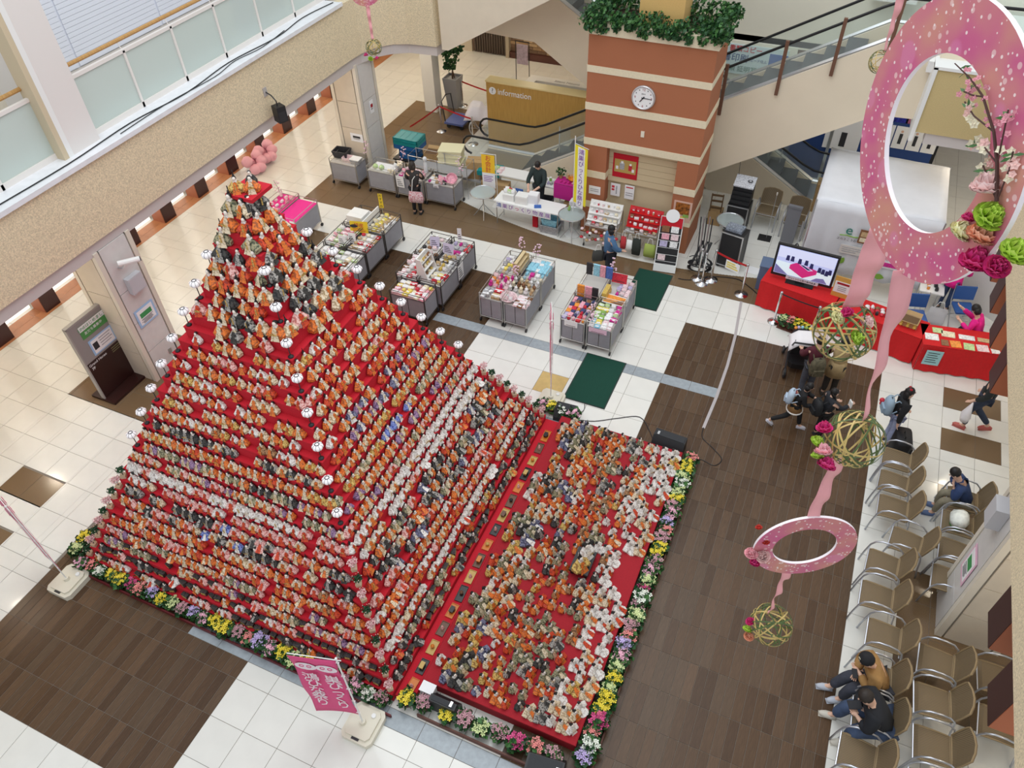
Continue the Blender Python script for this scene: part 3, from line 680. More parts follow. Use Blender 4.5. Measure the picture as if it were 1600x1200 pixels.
text('スピード仕上', 0.13, t, (1.45, -0.012, 0.60), (1, 0, 0), (0, 0, 1), M_snavy, 0.004)
text('書類 証明写真', 0.26, t, (0.95, -0.012, 0.20), (1, 0, 0), (0, 0, 1), mat('sign_green', (0.10, 0.25, 0.20), 0.5), 0.004)
poster('small white notice high on the pale wall behind the right escalator', (4.9, 18.19, 5.9), 0.30, 0.42, '-y', M_paper, M_paper, accent=M_ink, lines=2)
solo('wall_vent', MB().bx(-0.3, 0.3, -0.03, 0, -0.06, 0.06), mat('bronze_vent', (0.20, 0.14, 0.09), 0.5), 'bronze vent strip on the pale wall behind the right escalator', 'vent', (5.55, 18.2, 6.2))
# flower stand at the top of the right escalator
t = thing('floor_vase', 'tall reddish brown basket vase at the top of the right escalator', 'vase', (6.55, 17.95, 5.35))
MB().lathe([(0.14, 0), (0.2, 0.1), (0.3, 0.45), (0.28, 0.8), (0.2, 1.0), (0.17, 0.98), (0.15, 0.9)], 14).build('body', mat('basket_red', (0.13, 0.025, 0.02), 0.6, noise=0.3, scale=40), t, True)
MB().bx(-0.5, 0.5, -0.25, 0.25, -0.45, 0.0).build('plinth', M_white, t)

# ================================================================== INFORMATION DESK
M_oakp = mat('oak_panel', (0.58, 0.34, 0.09), 0.4, scale=4, col2=(0.48, 0.27, 0.065), stretch=(9, 9, 0.6))
t = thing('information_desk', 'long oak information desk with white lettering and light wood top', 'desk', (-3.47, 16.62, 0), 0.0)
MB().bx(0.0, 3.2, 0, 0.16, 0.0, 1.98).build('front_panel', M_oakp, t)
MB().bx(-0.02, 3.22, -0.02, 0.34, 1.98, 2.02).build('top', mat('pale_wood_top', (0.82, 0.66, 0.32), 0.35), t)
MB().bx(0.0, 0.2, 0.16, 1.4, 0, 1.0).build('side_panel', M_oakp, t)
MB().bx(0.2, 3.6, 0.42, 1.0, 0.70, 0.76).build('work_surface', M_white, t)
MB().bx(0.2, 2.7, 2.55, 2.9, 0, 1.05).bx(0.2, 0.5, 1.5, 2.55, 0, 1.05).build('counter', M_white, t)
MB().cyl((0.20, -0.004, 1.74), (0.20, -0.012, 1.74), 0.11, n=28).build('sign_disc', M_paper, t)
text('?', 0.19, t, (0.20, -0.014, 1.74), (1, 0, 0), (0, 0, 1), M_ink, 0.002)
text('information', 0.245, t, (0.36, -0.006, 1.735), (1, 0, 0), (0, 0, 1), M_paper, 0.006, align='LEFT', wide=0.92)
text('Silent Nouvo', 0.16, t, (1.5, 2.7, 1.056), (1, 0, 0), (0, 1, 0), mat('grey_ink', (0.3, 0.3, 0.3), 0.7), 0.001)
rr = random.Random(21)
for i in range(14):
    h = rr.uniform(0.05, 0.22); ww = rr.uniform(0.08, 0.3)
    solo('desk_item', MB().bx(-ww / 2, ww / 2, -0.08, 0.08, 0, h).bx(-ww / 2 + .01, ww / 2 - .01, -0.07, 0.07, h, h + 0.01), mat('desk_item_%d' % (i % 6), [(0.6, 0.55, 0.2), (0.05, 0.05, 0.06), (0.7, 0.3, 0.2), (0.8, 0.8, 0.8), (0.1, 0.3, 0.2), (0.5, 0.4, 0.3)][i % 6], 0.6),
         '%s desk article behind the oak information desk, %s from its left end' % (['yellow', 'black', 'salmon', 'white', 'green', 'tan'][i % 6], nth(i + 1)), 'article', (-3.0 + 0.19 * i, 17.25 + rr.uniform(-.08, .1), 0.76), rr.uniform(-.3, .3), 'articles on the information desk')
t = thing('menu_stand', 'slim metal menu stand with pink sheet beside the information counter', 'stand', (-4.05, 20.6, 0))
MB().bx(-0.25, -0.23, -0.01, 0.01, 0, 1.6).bx(0.23, 0.25, -0.01, 0.01, 0, 1.6).bx(-0.25, 0.25, -0.01, 0.01, 1.58, 1.6).bx(-0.3, 0.3, -0.2, 0.2, 0, 0.03).build('frame', M_darkmetal, t)
MB().bx(-0.2, 0.2, -0.015, 0.0, 0.85, 1.5).build('sheet', mat('mauve_sheet', (0.52, 0.42, 0.50), 0.6, noise=0.2, scale=12), t)
# wheelchair under a white sheet, folding trolley
t = thing('wheelchair', 'wheelchair covered with a white sheet beside the information desk', 'wheelchair', (-4.05, 17.25, 0), 0.3)
for i, (x, y) in enumerate(((0.0, -0.3), (0.0, 0.3))):
    wl = MB().tube([(x + 0.30 * math.cos(a * PI / 12), y, 0.30 + 0.30 * math.sin(a * PI / 12)) for a in range(24)], 0.018, 6, True).build('wheel', M_steel, t)
    b = MB()
    for a in range(6): b.cyl((x, y, 0.3), (x + 0.29 * math.cos(a * PI / 3), y, 0.30 + 0.29 * math.sin(a * PI / 3)), 0.004, n=4)
    b.build('spoke_set', M_chrome, wl)
    MB().tube([(0.42 + 0.09 * math.cos(a * PI / 6), y, 0.09 + 0.09 * math.sin(a * PI / 6)) for a in range(12)], 0.014, 5, True).build('caster', M_black, t)
b = MB(); N = 14
for j in range(N):
    for i in range(N):
        x = -0.45 + 0.95 * i / (N - 1); y = -0.42 + 0.84 * j / (N - 1); r = max(abs(x - 0.02) / 0.47, abs(y) / 0.42)
        z = 0.92 - 0.12 * (x > 0.1) - 0.42 * max(0, r - 0.55) ** 1.2 * 2 + 0.03 * math.sin(9 * x) * math.cos(11 * y); b.v.append((x, y, max(0.35, z)))
b.f = [(j * N + i, j * N + i + 1, (j + 1) * N + i + 1, (j + 1) * N + i) for j in range(N - 1) for i in range(N - 1)]; b.m = [0] * len(b.f)
o = b.build('sheet', mat('white_sheet', (0.86, 0.82, 0.84), 0.8), t, True); md = o.modifiers.new('thick', 'SOLIDIFY'); md.thickness = 0.012
t = thing('platform_trolley', 'blue folding platform trolley beside the grey planter', 'trolley', (-4.95, 17.55, 0))
MB().bx(-0.3, 0.35, -0.45, 0.3, 0.16, 0.22).build('deck', mat('trolley_blue', (0.10, 0.13, 0.32), 0.5), t)
MB().tube([(-0.28, -0.4, 0.2), (-0.36, -0.4, 0.85), (-0.36, -0.1, 0.95), (-0.36, 0.22, 0.85), (-0.28, 0.22, 0.2)], 0.018, 6).build('handle', M_darkmetal, t)
for x in (-0.2, 0.25):
    for y in (-0.35, 0.2): MB().cyl((x, y - 0.02, 0.07), (x, y + 0.02, 0.07), 0.07, n=10).build('wheel', M_black, t)
# grey planter with a small tree
t = thing('potted_tree', 'small leafy tree in a tall grey tapered planter', 'plant', (-5.66, 18.62, 0))
b = MB(); b._add([(-.17, -.17, 0), (.17, -.17, 0), (.17, .17, 0), (-.17, .17, 0), (-.25, -.25, 1.0), (.25, -.25, 1.0), (.25, .25, 1.0), (-.25, .25, 1.0), (-.22, -.22, 1.0), (.22, -.22, 1.0), (.22, .22, 1.0), (-.22, .22, 1.0), (-.22, -.22, .93), (.22, -.22, .93), (.22, .22, .93), (-.22, .22, .93)],
                  [(3, 2, 1, 0)] + [(i, (i + 1) % 4, 4 + (i + 1) % 4, 4 + i) for i in range(4)] + [(4 + i, 4 + (i + 1) % 4, 8 + (i + 1) % 4, 8 + i) for i in range(4)] + [(8 + i, 8 + (i + 1) % 4, 12 + (i + 1) % 4, 12 + i) for i in range(4)] + [(12, 13, 14, 15)])
b.build('planter', mat('grey_planter', (0.30, 0.30, 0.30), 0.5), t)
b = MB(); b.cyl((0, 0, .93), (0.03, 0, 1.35), 0.03, 0.02); b.cyl((0.05, .05, .93), (-0.08, 0.05, 1.5), 0.02, 0.012); b.cyl((0.03, 0, 1.3), (0.15, 0.1, 1.7), 0.02, 0.01); b.build('trunk', mat('bark', (0.12, 0.07, 0.04), 0.8), t)
rr = random.Random(8)
leaf_cloud([(0, 0, 1.65, 1.1), (0.15, 0.1, 1.9, 0.9), (-0.12, 0.05, 1.85, 0.9), (0.0, -0.1, 1.4, 0.8), (0.05, 0.05, 2.1, 0.7)], 130, 0.28, 0.062, rr).build('foliage', [M_leaf, M_leaf2], t)
# belt barriers
M_belt = mat('red_belt', (0.5, 0.01, 0.015), 0.6)
def stanchion(x, y, label, h=0.88, group='steel barrier posts', base=0.16):
    t = thing('barrier_post', label, 'barrier post', (x, y, 0), 0, group)
    MB().lathe([(0.0, 0), (base, 0), (base, 0.012), (0.05, 0.035), (0.03, 0.05), (0, .05)], 18).build('base', M_chrome, t, True)
    MB().cyl((0, 0, 0.03), (0, 0, h - 0.05), 0.024, n=10).build('pole', M_chrome, t)
    MB().lathe([(0.03, h - 0.06), (0.032, h - 0.01), (0.022, h), (0, h)], 12).build('cap', M_steel, t, True)
    return t
def belt(p, q, label, m=None, w_=0.05, sag=0.02):
    p = Vector(p); q = Vector(q); b = MB(); n = 8
    for i in range(n):
        a = p.lerp(q, i / n); c = p.lerp(q, (i + 1) / n); a.z -= sag * 4 * (i / n) * (1 - i / n); c.z -= sag * 4 * ((i + 1) / n) * (1 - (i + 1) / n)
        b.slab([a, c, c - Vector((0, 0, w_)), a - Vector((0, 0, w_))], (0.004, 0.004, 0))
    return solo('barrier_belt', b, m or M_belt, label, 'belt')
stanchion(-5.26, 16.9, 'steel barrier post left of the blue trolley'); stanchion(-3.95, 16.5, 'steel barrier post in front of the oak desk corner')
belt((-5.26, 16.9, 0.84), (-3.95, 16.5, 0.84), 'red belt stretched in front of the covered wheelchair')
stanchion(-5.42, 18.75, 'steel barrier post behind the grey planter'); belt((-5.42, 18.75, 0.84), (-3.9, 18.3, 0.84), 'red belt between the planter and the oak desk')
belt((-5.26, 16.9, 0.84), (-5.45, 15.4, 0.84), 'red belt behind the teal crates')
# ================================================================== DOLL PYRAMID
XC, YC = -0.63, 3.70
NT = 30
def tier_r(k): return 3.13 - 0.1 * k if k <= 26 else (0.46, 0.39, 0.31, 0.22)[k - 27]
st = thing('doll_stand', 'huge stepped pyramid stand covered in red felt', 'display stand', (XC, YC, 0))
for k in range(1, NT + 1):
    r = tier_r(k); z = 0.2 * k
    b = MB(); b.bx(-r, r, -r, r, z - 0.2, z - 0.001)
    o = b.build('tier', M_red, st)
    # soft rounded lip of the felt
    l = MB(); l.tube([(-r, -r, z - 0.008), (r, -r, z - 0.008), (r, r, z - 0.008), (-r, r, z - 0.008)], 0.011, 5, True); l.build('felt_edge', M_red, o)
r0 = 3.045
MB().bx(-r0, r0, -r0, r0, 0.0, 0.06).build('plinth', M_redd, st)
MB().bx(-0.1, 0.1, -0.1, 0.1, 6.0, 6.18).build('top_block', M_red, st)
MB().bx(-0.16, 0.26, -0.13, 0.29, 6.20, 6.25).build('top_tray', M_red, st)
# low platform on the right
pf = thing('low_platform', 'low wide platform covered in dark red felt beside the pyramid', 'display stand', (0, 0, 0))
PLX0, PLX1, PLY0, PLY1, PLZ = 2.72, 5.14, 1.05, 6.80, 0.22
MB().bx(PLX0, PLX1, PLY0, PLY1, 0.0, PLZ).build('top', M_redd, pf)
MB().tube([(PLX0, PLY0, PLZ - .008), (PLX1, PLY0, PLZ - .008), (PLX1, PLY1, PLZ - .008), (PLX0, PLY1, PLZ - .008)], 0.012, 5, True).build('felt_edge', M_redd, pf)
# ------------------------------------------------------------------ doll patterns
PAL = {}   # name: robe, under robe, collar
def dm(n, c, d=None): return mat('doll_' + n, c, 0.6, scale=52, col2=d or tuple(x * 0.35 for x in c), ramp=(0.40, 0.52))
D_or = dm('orange', (0.78, 0.19, 0.03), (0.34, 0.09, 0.03)); D_ver = dm('vermilion', (0.66, 0.07, 0.02), (0.30, 0.03, 0.02)); D_cr = dm('cream', (0.78, 0.64, 0.46), (0.38, 0.27, 0.15)); D_wh = dm('white', (0.84, 0.80, 0.76), (0.52, 0.44, 0.40))
D_bk = dm('black', (0.055, 0.05, 0.045), (0.010, 0.010, 0.012)); D_nv = dm('navy', (0.20, 0.20, 0.30), (0.02, 0.02, 0.06)); D_ol = dm('olive', (0.34, 0.30, 0.18), (0.06, 0.07, 0.04)); D_gr = dm('grey', (0.40, 0.37, 0.34), (0.05, 0.045, 0.042)); D_pk = dm('pink', (0.82, 0.50, 0.46), (0.50, 0.16, 0.14))
D_bl = dm('blue', (0.22, 0.28, 0.62), (0.04, 0.06, 0.26)); D_pu = dm('purple', (0.36, 0.22, 0.36), (0.09, 0.04, 0.12)); D_br = dm('brown', (0.42, 0.22, 0.10), (0.12, 0.05, 0.03)); D_gd = dm('gold', (0.70, 0.48, 0.14), (0.28, 0.14, 0.04)); D_fc = mat('doll_face', (0.84, 0.74, 0.66), 0.5)
PAL = {'orange': (D_or, D_cr, D_wh), 'vermilion': (D_ver, D_or, D_wh), 'cream': (D_cr, D_or, D_wh), 'white': (D_wh, D_ver, D_wh), 'black': (D_bk, D_gr, D_wh), 'navy': (D_nv, D_wh, D_wh),
       'olive': (D_ol, D_cr, D_wh), 'grey': (D_gr, D_bk, D_cr), 'pink': (D_pk, D_ver, D_wh), 'blue': (D_bl, D_wh, D_wh), 'purple': (D_pu, D_cr, D_pk), 'brown': (D_br, D_or, D_cr), 'gold': (D_gd, D_or, D_wh),
       'snow': (D_wh, D_wh, D_wh)}
def ring(rx, ry, z, cx=0.0, n=8, p=0.7):
    out = []
    for i in range(n):
        t = 2 * PI * (i + 0.5) / n; c, s = math.cos(t), math.sin(t)
        out.append((cx + rx * math.copysign(abs(c) ** p, c), ry * math.copysign(abs(s) ** p, s), z))
    return out
def loft(b, rings):
    n = len(rings[0]); vs = [p for r in rings for p in r]; fs = []
    for k in range(len(rings) - 1):
        for i in range(n): fs.append((k * n + i, k * n + (i + 1) % n, (k + 1) * n + (i + 1) % n, (k + 1) * n + i))
    fs += [tuple(reversed(range(n))), tuple(range((len(rings) - 1) * n, len(rings) * n))]
    return b._add(vs, fs)
DKINDS = ('lady', 'lord', 'guest')
def doll_parts(pal, kind):
    """front +x, height about 0.17 m: list of (part name, MB, material)"""
    R_, U_, C_ = PAL[pal]; out = []
    b = MB()
    if kind == 'spread': loft(b, [ring(.095, .078, 0, .045, 8, .45), ring(.090, .074, .014, .045, 8, .45), ring(.045, .052, .045, .0, 8, .6), ring(.030, .040, .10, -.004), ring(.016, .020, .124, -.004)])
    elif kind == 'guest': loft(b, [ring(.050, .052, 0), ring(.048, .050, .02), ring(.032, .036, .07), ring(.026, .034, .11), ring(.016, .020, .128)])
    else: loft(b, [ring(.058, .070, 0), ring(.056, .066, .02), ring(.036, .044, .065), ring(.028, .038, .11), ring(.016, .020, .128)])
    out.append(('robe', b, R_))
    b = MB(); s2 = 0.8 if kind == 'guest' else (1.22 if kind == 'spread' else 1.0)
    for s in (-1, 1):
        b._add([(.010, s * .030, .118), (-.018, s * .034, .112), (-.012, s * .090 * s2, .055), (.050, s * .080 * s2, .050), (.052, s * .022, .062), (.040, s * .020, .085), (-.006, s * .086 * s2, .018), (.050, s * .070 * s2, .014)],
               [(0, 1, 2, 3), (0, 3, 4, 5), (2, 6, 7, 3), (1, 6, 2), (4, 3, 7), (0, 5, 4, 1), (1, 4, 7, 6)])
    out.append(('sleeves', b, R_))
    if kind == 'spread': b = MB(); b._add([(.040, -.018, .075), (.040, .018, .075), (.120, .034, .020), (.120, -.034, .020), (.143, .036, .010), (.143, -.036, .010)], [(0, 1, 2, 3), (3, 2, 4, 5)])
    else: b = MB(); b._add([(.030, -.016, .115), (.030, .016, .115), (.066, .040, .012), (.066, -.040, .012), (.072, .044, .0), (.072, -.044, .0), (.034, 0, .128)], [(0, 1, 2, 3), (3, 2, 4, 5), (0, 6, 1)])
    out.append(('under_robe', b, U_))
    b = MB(); loft(b, [ring(.024, .030, .112, .002), ring(.017, .018, .134, .004)]); out.append(('collar', b, C_))
    b = MB(); b.sph((.006, 0, .150), .0205, .0195, .024, 8, 5); out.append(('face', b, D_fc))
    b = MB(); b.sph((-.003, 0, .154), .0225, .0235, .025, 8, 4)
    if kind in ('lady', 'spread'): b.bx(-.036, -.020, -.010, .010, .075, .155)
    if kind == 'lord': b.cyl((-.006, 0, .172), (-.010, 0, .196), .012, .009, 6); b.bx(-.016, -.012, -.004, .004, .185, .235)
    out.append(('hair', b, M_hair))
    b = MB()
    if kind == 'lady': b._add([(.062, -.026, .058), (.066, .026, .058), (.076, .034, .084), (.070, 0, .094), (.072, -.034, .084)], [(0, 1, 2, 3, 4)]); out.append(('fan', b, D_gd))
    if kind == 'lord': b.bx(.056, .060, -.006, .006, .045, .115); out.append(('baton', b, D_gd))
    return out
_dproto = {}; _darr = {}
def chest_parts():
    a = MB(); a.bx(-.03, .03, -.045, .045, .012, .075); a.bx(-.034, .034, -.05, .05, .075, .082); a.bx(-.03, .03, -.045, -.035, 0, .012); a.bx(-.03, .03, .035, .045, 0, .012)
    c = MB(); c.bx(.030, .033, -.035, .035, .022, .042); c.bx(.030, .033, -.035, .035, .048, .066)
    return [('chest_body', a, D_bk), ('chest_drawer', c, D_gd)]
def doll_meshes(pal, kind):
    if (pal, kind) not in _dproto: _dproto[(pal, kind)] = [(n, b.mesh(n, m, n in ('face', 'hair', 'robe'))) for n, b, m in (chest_parts() if kind == 'chest' else doll_parts(pal, kind))]
    return _dproto[(pal, kind)]
def make_doll(pal, kind, loc, rz, sc, label, group):
    t = thing('hina_doll', label, 'doll', loc, rz, group, sc)
    for n, me in doll_meshes(pal, kind): link(n, me, t)
    return t
def doll_mass(name, spots, label, group):
    mats = []; V = []; F = []; MI = []
    for (pal, kind, loc, rz, sc) in spots:
        c, s = math.cos(rz) * sc, math.sin(rz) * sc
        if (pal, kind) not in _darr: _darr[(pal, kind)] = chest_parts() if kind == 'chest' else doll_parts(pal, kind)
        for n, b, m in _darr[(pal, kind)]:
            if m not in mats: mats.append(m)
            mi = mats.index(m); o = len(V)
            V.extend([(loc[0] + c * x - s * y, loc[1] + s * x + c * y, loc[2] + sc * z) for x, y, z in b.v])
            F.extend([tuple(i + o for i in f) for f in b.f]); MI.extend([mi] * len(b.f))
    me = bpy.data.meshes.new(name); me.from_pydata(V, [], F)
    for m in mats: me.materials.append(m)
    me.polygons.foreach_set('material_index', MI); me.update()
    o = link(name, me); tag(o, label, 'dolls', group, 'stuff'); return o
rr = random.Random(42)
# colours by height of the tier
def tier_pal(k, side, f):
    if k >= 22: return rr.choices(['orange', 'black', 'grey', 'cream', 'vermilion', 'olive', 'pink'], [6, 3, 3, 3, 3, 1, 1])[0]
    if k >= 17: return rr.choices(['orange', 'cream', 'white', 'vermilion', 'gold', 'pink'], [6, 3, 2, 2, 2, 1])[0]
    if side == 'R':
        if k in (15, 16): return rr.choices(['vermilion', 'orange', 'purple', 'navy', 'white'], [3, 3, 2, 2, 1])[0]
        if k == 14: return rr.choices(['gold', 'orange', 'cream'], [2, 4, 2])[0]
        if k == 13: return 'blue' if 0.35 < f < 0.62 else rr.choices(['cream', 'gold', 'olive', 'orange'], [3, 3, 2, 2])[0]
        if k == 12: return rr.choices(['orange', 'purple', 'cream', 'black'], [4, 2, 2, 1])[0]
        if k == 11: return rr.choices(['purple', 'pink', 'orange', 'olive'], [2, 3, 3, 1])[0]
        if k in (10, 9): return rr.choices(['white', 'snow', 'pink', 'cream'], [3, 6, 1, 1])[0]
        if k in (8, 7, 6): return rr.choices(['orange', 'black', 'navy', 'cream', 'olive', 'pink', 'vermilion', 'grey'], [3, 3, 3, 2, 2, 3, 2, 2])[0]
        if k in (5, 4): return rr.choices(['orange', 'pink', 'cream', 'vermilion', 'white'], [4, 3, 2, 2, 2])[0]
        if k == 3: return rr.choices(['white', 'cream', 'snow'], [2, 2, 3])[0]
        return rr.choices(['black', 'grey', 'olive', 'gold', 'vermilion'], [3, 2, 2, 2, 1])[0]
    if k in (16, 15): return rr.choices(['orange', 'cream', 'gold', 'white', 'brown'], [4, 3, 2, 2, 2])[0]
    if k in (14,): return rr.choices(['grey', 'cream', 'black'], [3, 3, 2])[0]
    if k == 13: return rr.choices(['orange', 'cream', 'gold', 'vermilion'], [4, 2, 2, 1])[0]
    if k == 12: return rr.choices(['olive', 'purple', 'orange', 'black'], [2, 2, 2, 1])[0]
    if k == 11: return rr.choices(['pink', 'cream', 'purple', 'olive', 'orange'], [3, 3, 2, 2, 2])[0]
    if k == 10: return rr.choices(['white', 'snow', 'pink'], [3, 5, 3])[0]
    if k == 9: return rr.choices(['pink', 'white', 'cream'], [4, 3, 2])[0]
    if k in (8, 7): return rr.choices(['olive', 'black', 'pink', 'orange', 'cream', 'blue', 'grey'], [2, 3, 3, 3, 2, 1, 2])[0]
    if k in (6, 5): return rr.choices(['orange', 'pink', 'vermilion', 'cream', 'brown'], [5, 3, 2, 2, 1])[0]
    if k in (4, 3): return rr.choices(['cream', 'orange', 'olive', 'purple', 'pink'], [3, 3, 2, 1, 2])[0]
    return rr.choices(['cream', 'white', 'black', 'pink', 'orange'], [3, 2, 3, 2, 1])[0]
spots = []
for k in range(1, NT + 1):
    r = tier_r(k); z = 0.2 * k
    sc = 1.45 if k >= 22 else (1.10 if k >= 15 else (1.06 if k >= 11 else (1.22 if k >= 6 else 1.08)))
    step = 0.150 * sc if k >= 15 else 0.132 * sc
    n = max(2, int((2 * r - 0.12) / step))
    for side in 'LR':
        for i in range(n):
            f = (i + 0.5) / n; s = -r + 0.06 + (2 * r - 0.12) * f + rr.uniform(-.012, .012)
            if k >= 12 and i in (0, n - 1) and n > 4 and k % 2 == 0: continue     # the corner lamps stand here
            if k < 10 and i in (0, n - 1): continue                               # small potted trees stand here
            if rr.random() < (0.12 if 15 <= k < 22 else 0.05): continue
            pal = tier_pal(k, side, f); kind = rr.choices(DKINDS + ('spread',), [4, 3, 3, 2 if k < 10 else 0])[0]
            if k <= 3 and side == 'L' and rr.random() < 0.35 or k <= 2 and rr.random() < .3: kind = 'chest'
            cnt = (n - i) if side == 'L' else (i + 1)
            inn = 0.062 * min(sc, 1.1)
            if side == 'L': loc = (XC + s, YC - r + inn, z); rz = -PI / 2 + rr.uniform(-.35, .35)
            else: loc = (XC + r - inn, YC + s, z); rz = rr.uniform(-.35, .35)
            spots.append([pal, kind, loc, rz, sc * rr.uniform(.85, 1.15) * (.8 if kind == 'spread' else 1), side, k, cnt])
def size_px(s):
    z, ok = seen((s[2][0], s[2][1], s[2][2] + 0.08)); return (s[4] / z) if ok else 0
spots.sort(key=lambda s: -size_px(s))
# the pair on the top tray
make_doll('gold', 'lord', (XC - 0.04, YC - 0.02, 6.25), -1.0, 1.25, 'emperor doll in gold robe on the topmost tray of the pyramid', 'topmost pair')
make_doll('orange', 'lady', (XC + 0.14, YC + 0.06, 6.25), -1.0, 1.25, 'empress doll in orange robe on the topmost tray of the pyramid', 'topmost pair')
make_doll('black', 'guest', (XC + 0.02, YC + 0.2, 6.25), -1.0, 1.1, 'small attendant doll in black and white at the back of the topmost tray', 'topmost pair')
# ------------------------------------------------------------------ platform dolls
ps = []
rows = 14
for i in range(rows):
    x = PLX0 + 0.13 + (PLX1 - PLX0 - 0.26) * i / (rows - 1)
    n = 30
    for j in range(n):
        y = PLY0 + 0.16 + (PLY1 - PLY0 - 0.32) * j / (n - 1) + rr.uniform(-.035, .035)
        xx = x + rr.uniform(-.03, .03); f = i / (rows - 1); g = j / (n - 1)
        if rr.random() < 0.10: continue
        if i == 0 and rr.random() < 0.55: continue
        if f > 0.90 and 0.42 < g < 0.58: continue
        if 4.05 < xx < 4.45 and 3.45 < y < 4.15: continue
        if f > 0.78 or (f > 0.68 and g > .35 and rr.random() < .6): pal = rr.choices(['white', 'cream', 'snow', 'gold'], [4, 4, 4, 1])[0]
        elif f > 0.45: pal = rr.choices(['orange', 'brown', 'olive', 'vermilion', 'black', 'cream', 'grey'], [4, 2, 3, 2, 2, 1, 2])[0]
        else: pal = rr.choices(['orange', 'vermilion', 'cream', 'olive', 'navy', 'black', 'gold', 'white'], [5, 2, 3, 3, 2, 2, 2, 1])[0]
        sc = 1.15 if f > 0.78 else (1.12 if f > 0.25 else 1.30)
        ps.append([pal, rr.choices(DKINDS + ('spread',), [2, 1, 2, 7 if f > .75 or f < .25 else 4])[0], (xx, y, PLZ), rr.uniform(-.3, .3) - 0.25, sc * rr.uniform(.92, 1.1), i, j])
ps.sort(key=lambda s: -size_px(s))
both = [('p', s) for s in spots] + [('q', s) for s in ps]
both.sort(key=lambda e: -size_px(e[1]) if e[1][1] != 'chest' else 0)
for w_, s in both[:295]:
    c = s[0].replace('snow', 'all-white')
    if w_ == 'p': lab = '%s robed doll, %s pyramid face, %s tier from top, %s from front ridge' % (c, 'left' if s[5] == 'L' else 'right', nth(NT + 1 - s[6]), nth(s[7])); g = 'hina dolls on the red pyramid'
    else: lab = '%s robed doll on low platform, %s row from the pyramid, %s from front' % (c, nth(s[5] + 1), nth(s[6] + 1)); g = 'hina dolls on the low platform'
    make_doll(s[0], s[1], s[2], s[3], s[4], lab, g)
doll_mass('hina_doll_rows', [e[1][:5] for e in both[295:]], 'rows of robed hina dolls covering the rest of the red pyramid and platform', 'hina dolls on the stands')
# larger pair on a black pedestal in the middle of the platform
t = thing('doll_pedestal', 'black lacquer pedestal in the middle of the low platform', 'pedestal', (4.25, 3.8, PLZ))
MB().bx(-0.16, 0.16, -0.24, 0.24, 0.10, 0.14).build('top', M_black, t)
for x in (-.12, .12):
    for y in (-.2, .2): MB().bx(x - .02, x + .02, y - .02, y + .02, 0, 0.10).build('leg', M_black, t)
make_doll('gold', 'lord', (4.24, 3.66, PLZ + 0.14), -0.5, 1.9, 'large gold robed lord doll on the black platform pedestal', 'pedestal pair')
make_doll('snow', 'lady', (4.24, 3.92, PLZ + 0.14), -0.4, 1.8, 'large white robed lady doll on the black platform pedestal', 'pedestal pair')
# lacquer trays and tiny furniture along the lowest step next to the platform
tr = thing('tray_shelf', 'narrow red step of the stand beside the low platform', 'shelf', (2.50, 3.72, 0))
MB().bx(-0.09, 0.19, -3.0, 3.0, 0.0, 0.10).build('board', M_red, tr)
MB().bx(0.19, 0.21, -3.0, 3.0, 0.0, 0.13).build('lip', M_red, tr)
D_lac = [mat('orange_lacquer', (0.62, 0.18, 0.02), 0.3), mat('black_lacquer', (0.02, 0.015, 0.015), 0.25), mat('gold_lacquer', (0.55, 0.36, 0.10), 0.35), mat('brown_lacquer', (0.14, 0.06, 0.03), 0.3)]
for i in range(17):
    y = 0.92 + i * 0.335; L_ = rr.uniform(0.22, 0.30); c = i % 4
    t = thing('lacquer_tray', '%s lacquer tray with tiny figures, %s from the front beside the platform' % (['orange', 'black', 'gold', 'brown'][c], nth(i + 1)), 'tray', (2.585, y, 0.10), rr.uniform(-.05, .05), 'lacquer trays beside the platform')
    MB().bx(-0.065, 0.065, -L_ / 2, L_ / 2, 0, 0.012).bx(-0.065, -0.058, -L_ / 2, L_ / 2, 0.012, 0.024).bx(0.058, 0.065, -L_ / 2, L_ / 2, 0.012, 0.024).bx(-.058, .058, -L_ / 2, -L_ / 2 + .007, 0.012, .024).bx(-.058, .058, L_ / 2 - .007, L_ / 2, 0.012, .024).build('tray', D_lac[c], t)
    if i % 3 == 0: loft(MB(), [ring(.03, .03, .012), ring(.02, .025, .06), ring(.012, .012, .075)]).sph((0, 0, .09), .016).build('figure', D_pk, t)
    elif i % 3 == 1:
        MB().bx(-.03, .03, -.05, .05, .03, .07).bx(-.035, .035, -.055, .055, .07, .078).build('cart_body', D_lac[(c + 1) % 4], t)
        for s in (-1, 1): MB().cyl((s * .034, .01, .035), (s * .042, .01, .035), .028, n=10).build('wheel', D_lac[1], t)
    else: MB().lathe([(.02, .012), (.03, .03), (.032, .06), (.015, .075), (0, .08)], 10).build('jar', D_lac[(c + 2) % 4], t)
# diamond rice cakes and rosettes scattered on the low steps
for i in range(16):
    k = rr.choice((2, 3, 4, 5)); r = tier_r(k); s = rr.uniform(-2.3, 2.5)
    b = MB(); 
    for q in range(3): b.mi = q; b.prism([(0.028, 0), (0, 0.02), (-0.028, 0), (0, -0.02)], q * 0.012, q * 0.012 + 0.012)
    solo('diamond_cake', b, [D_cr, D_wh, D_pk], 'small layered diamond cake on the left face of the pyramid, %s from the left' % nth(i + 1), 'cake', (XC + s, YC - r + 0.03, 0.2 * k), rr.uniform(-.4, .4), 'diamond cakes on the low steps')
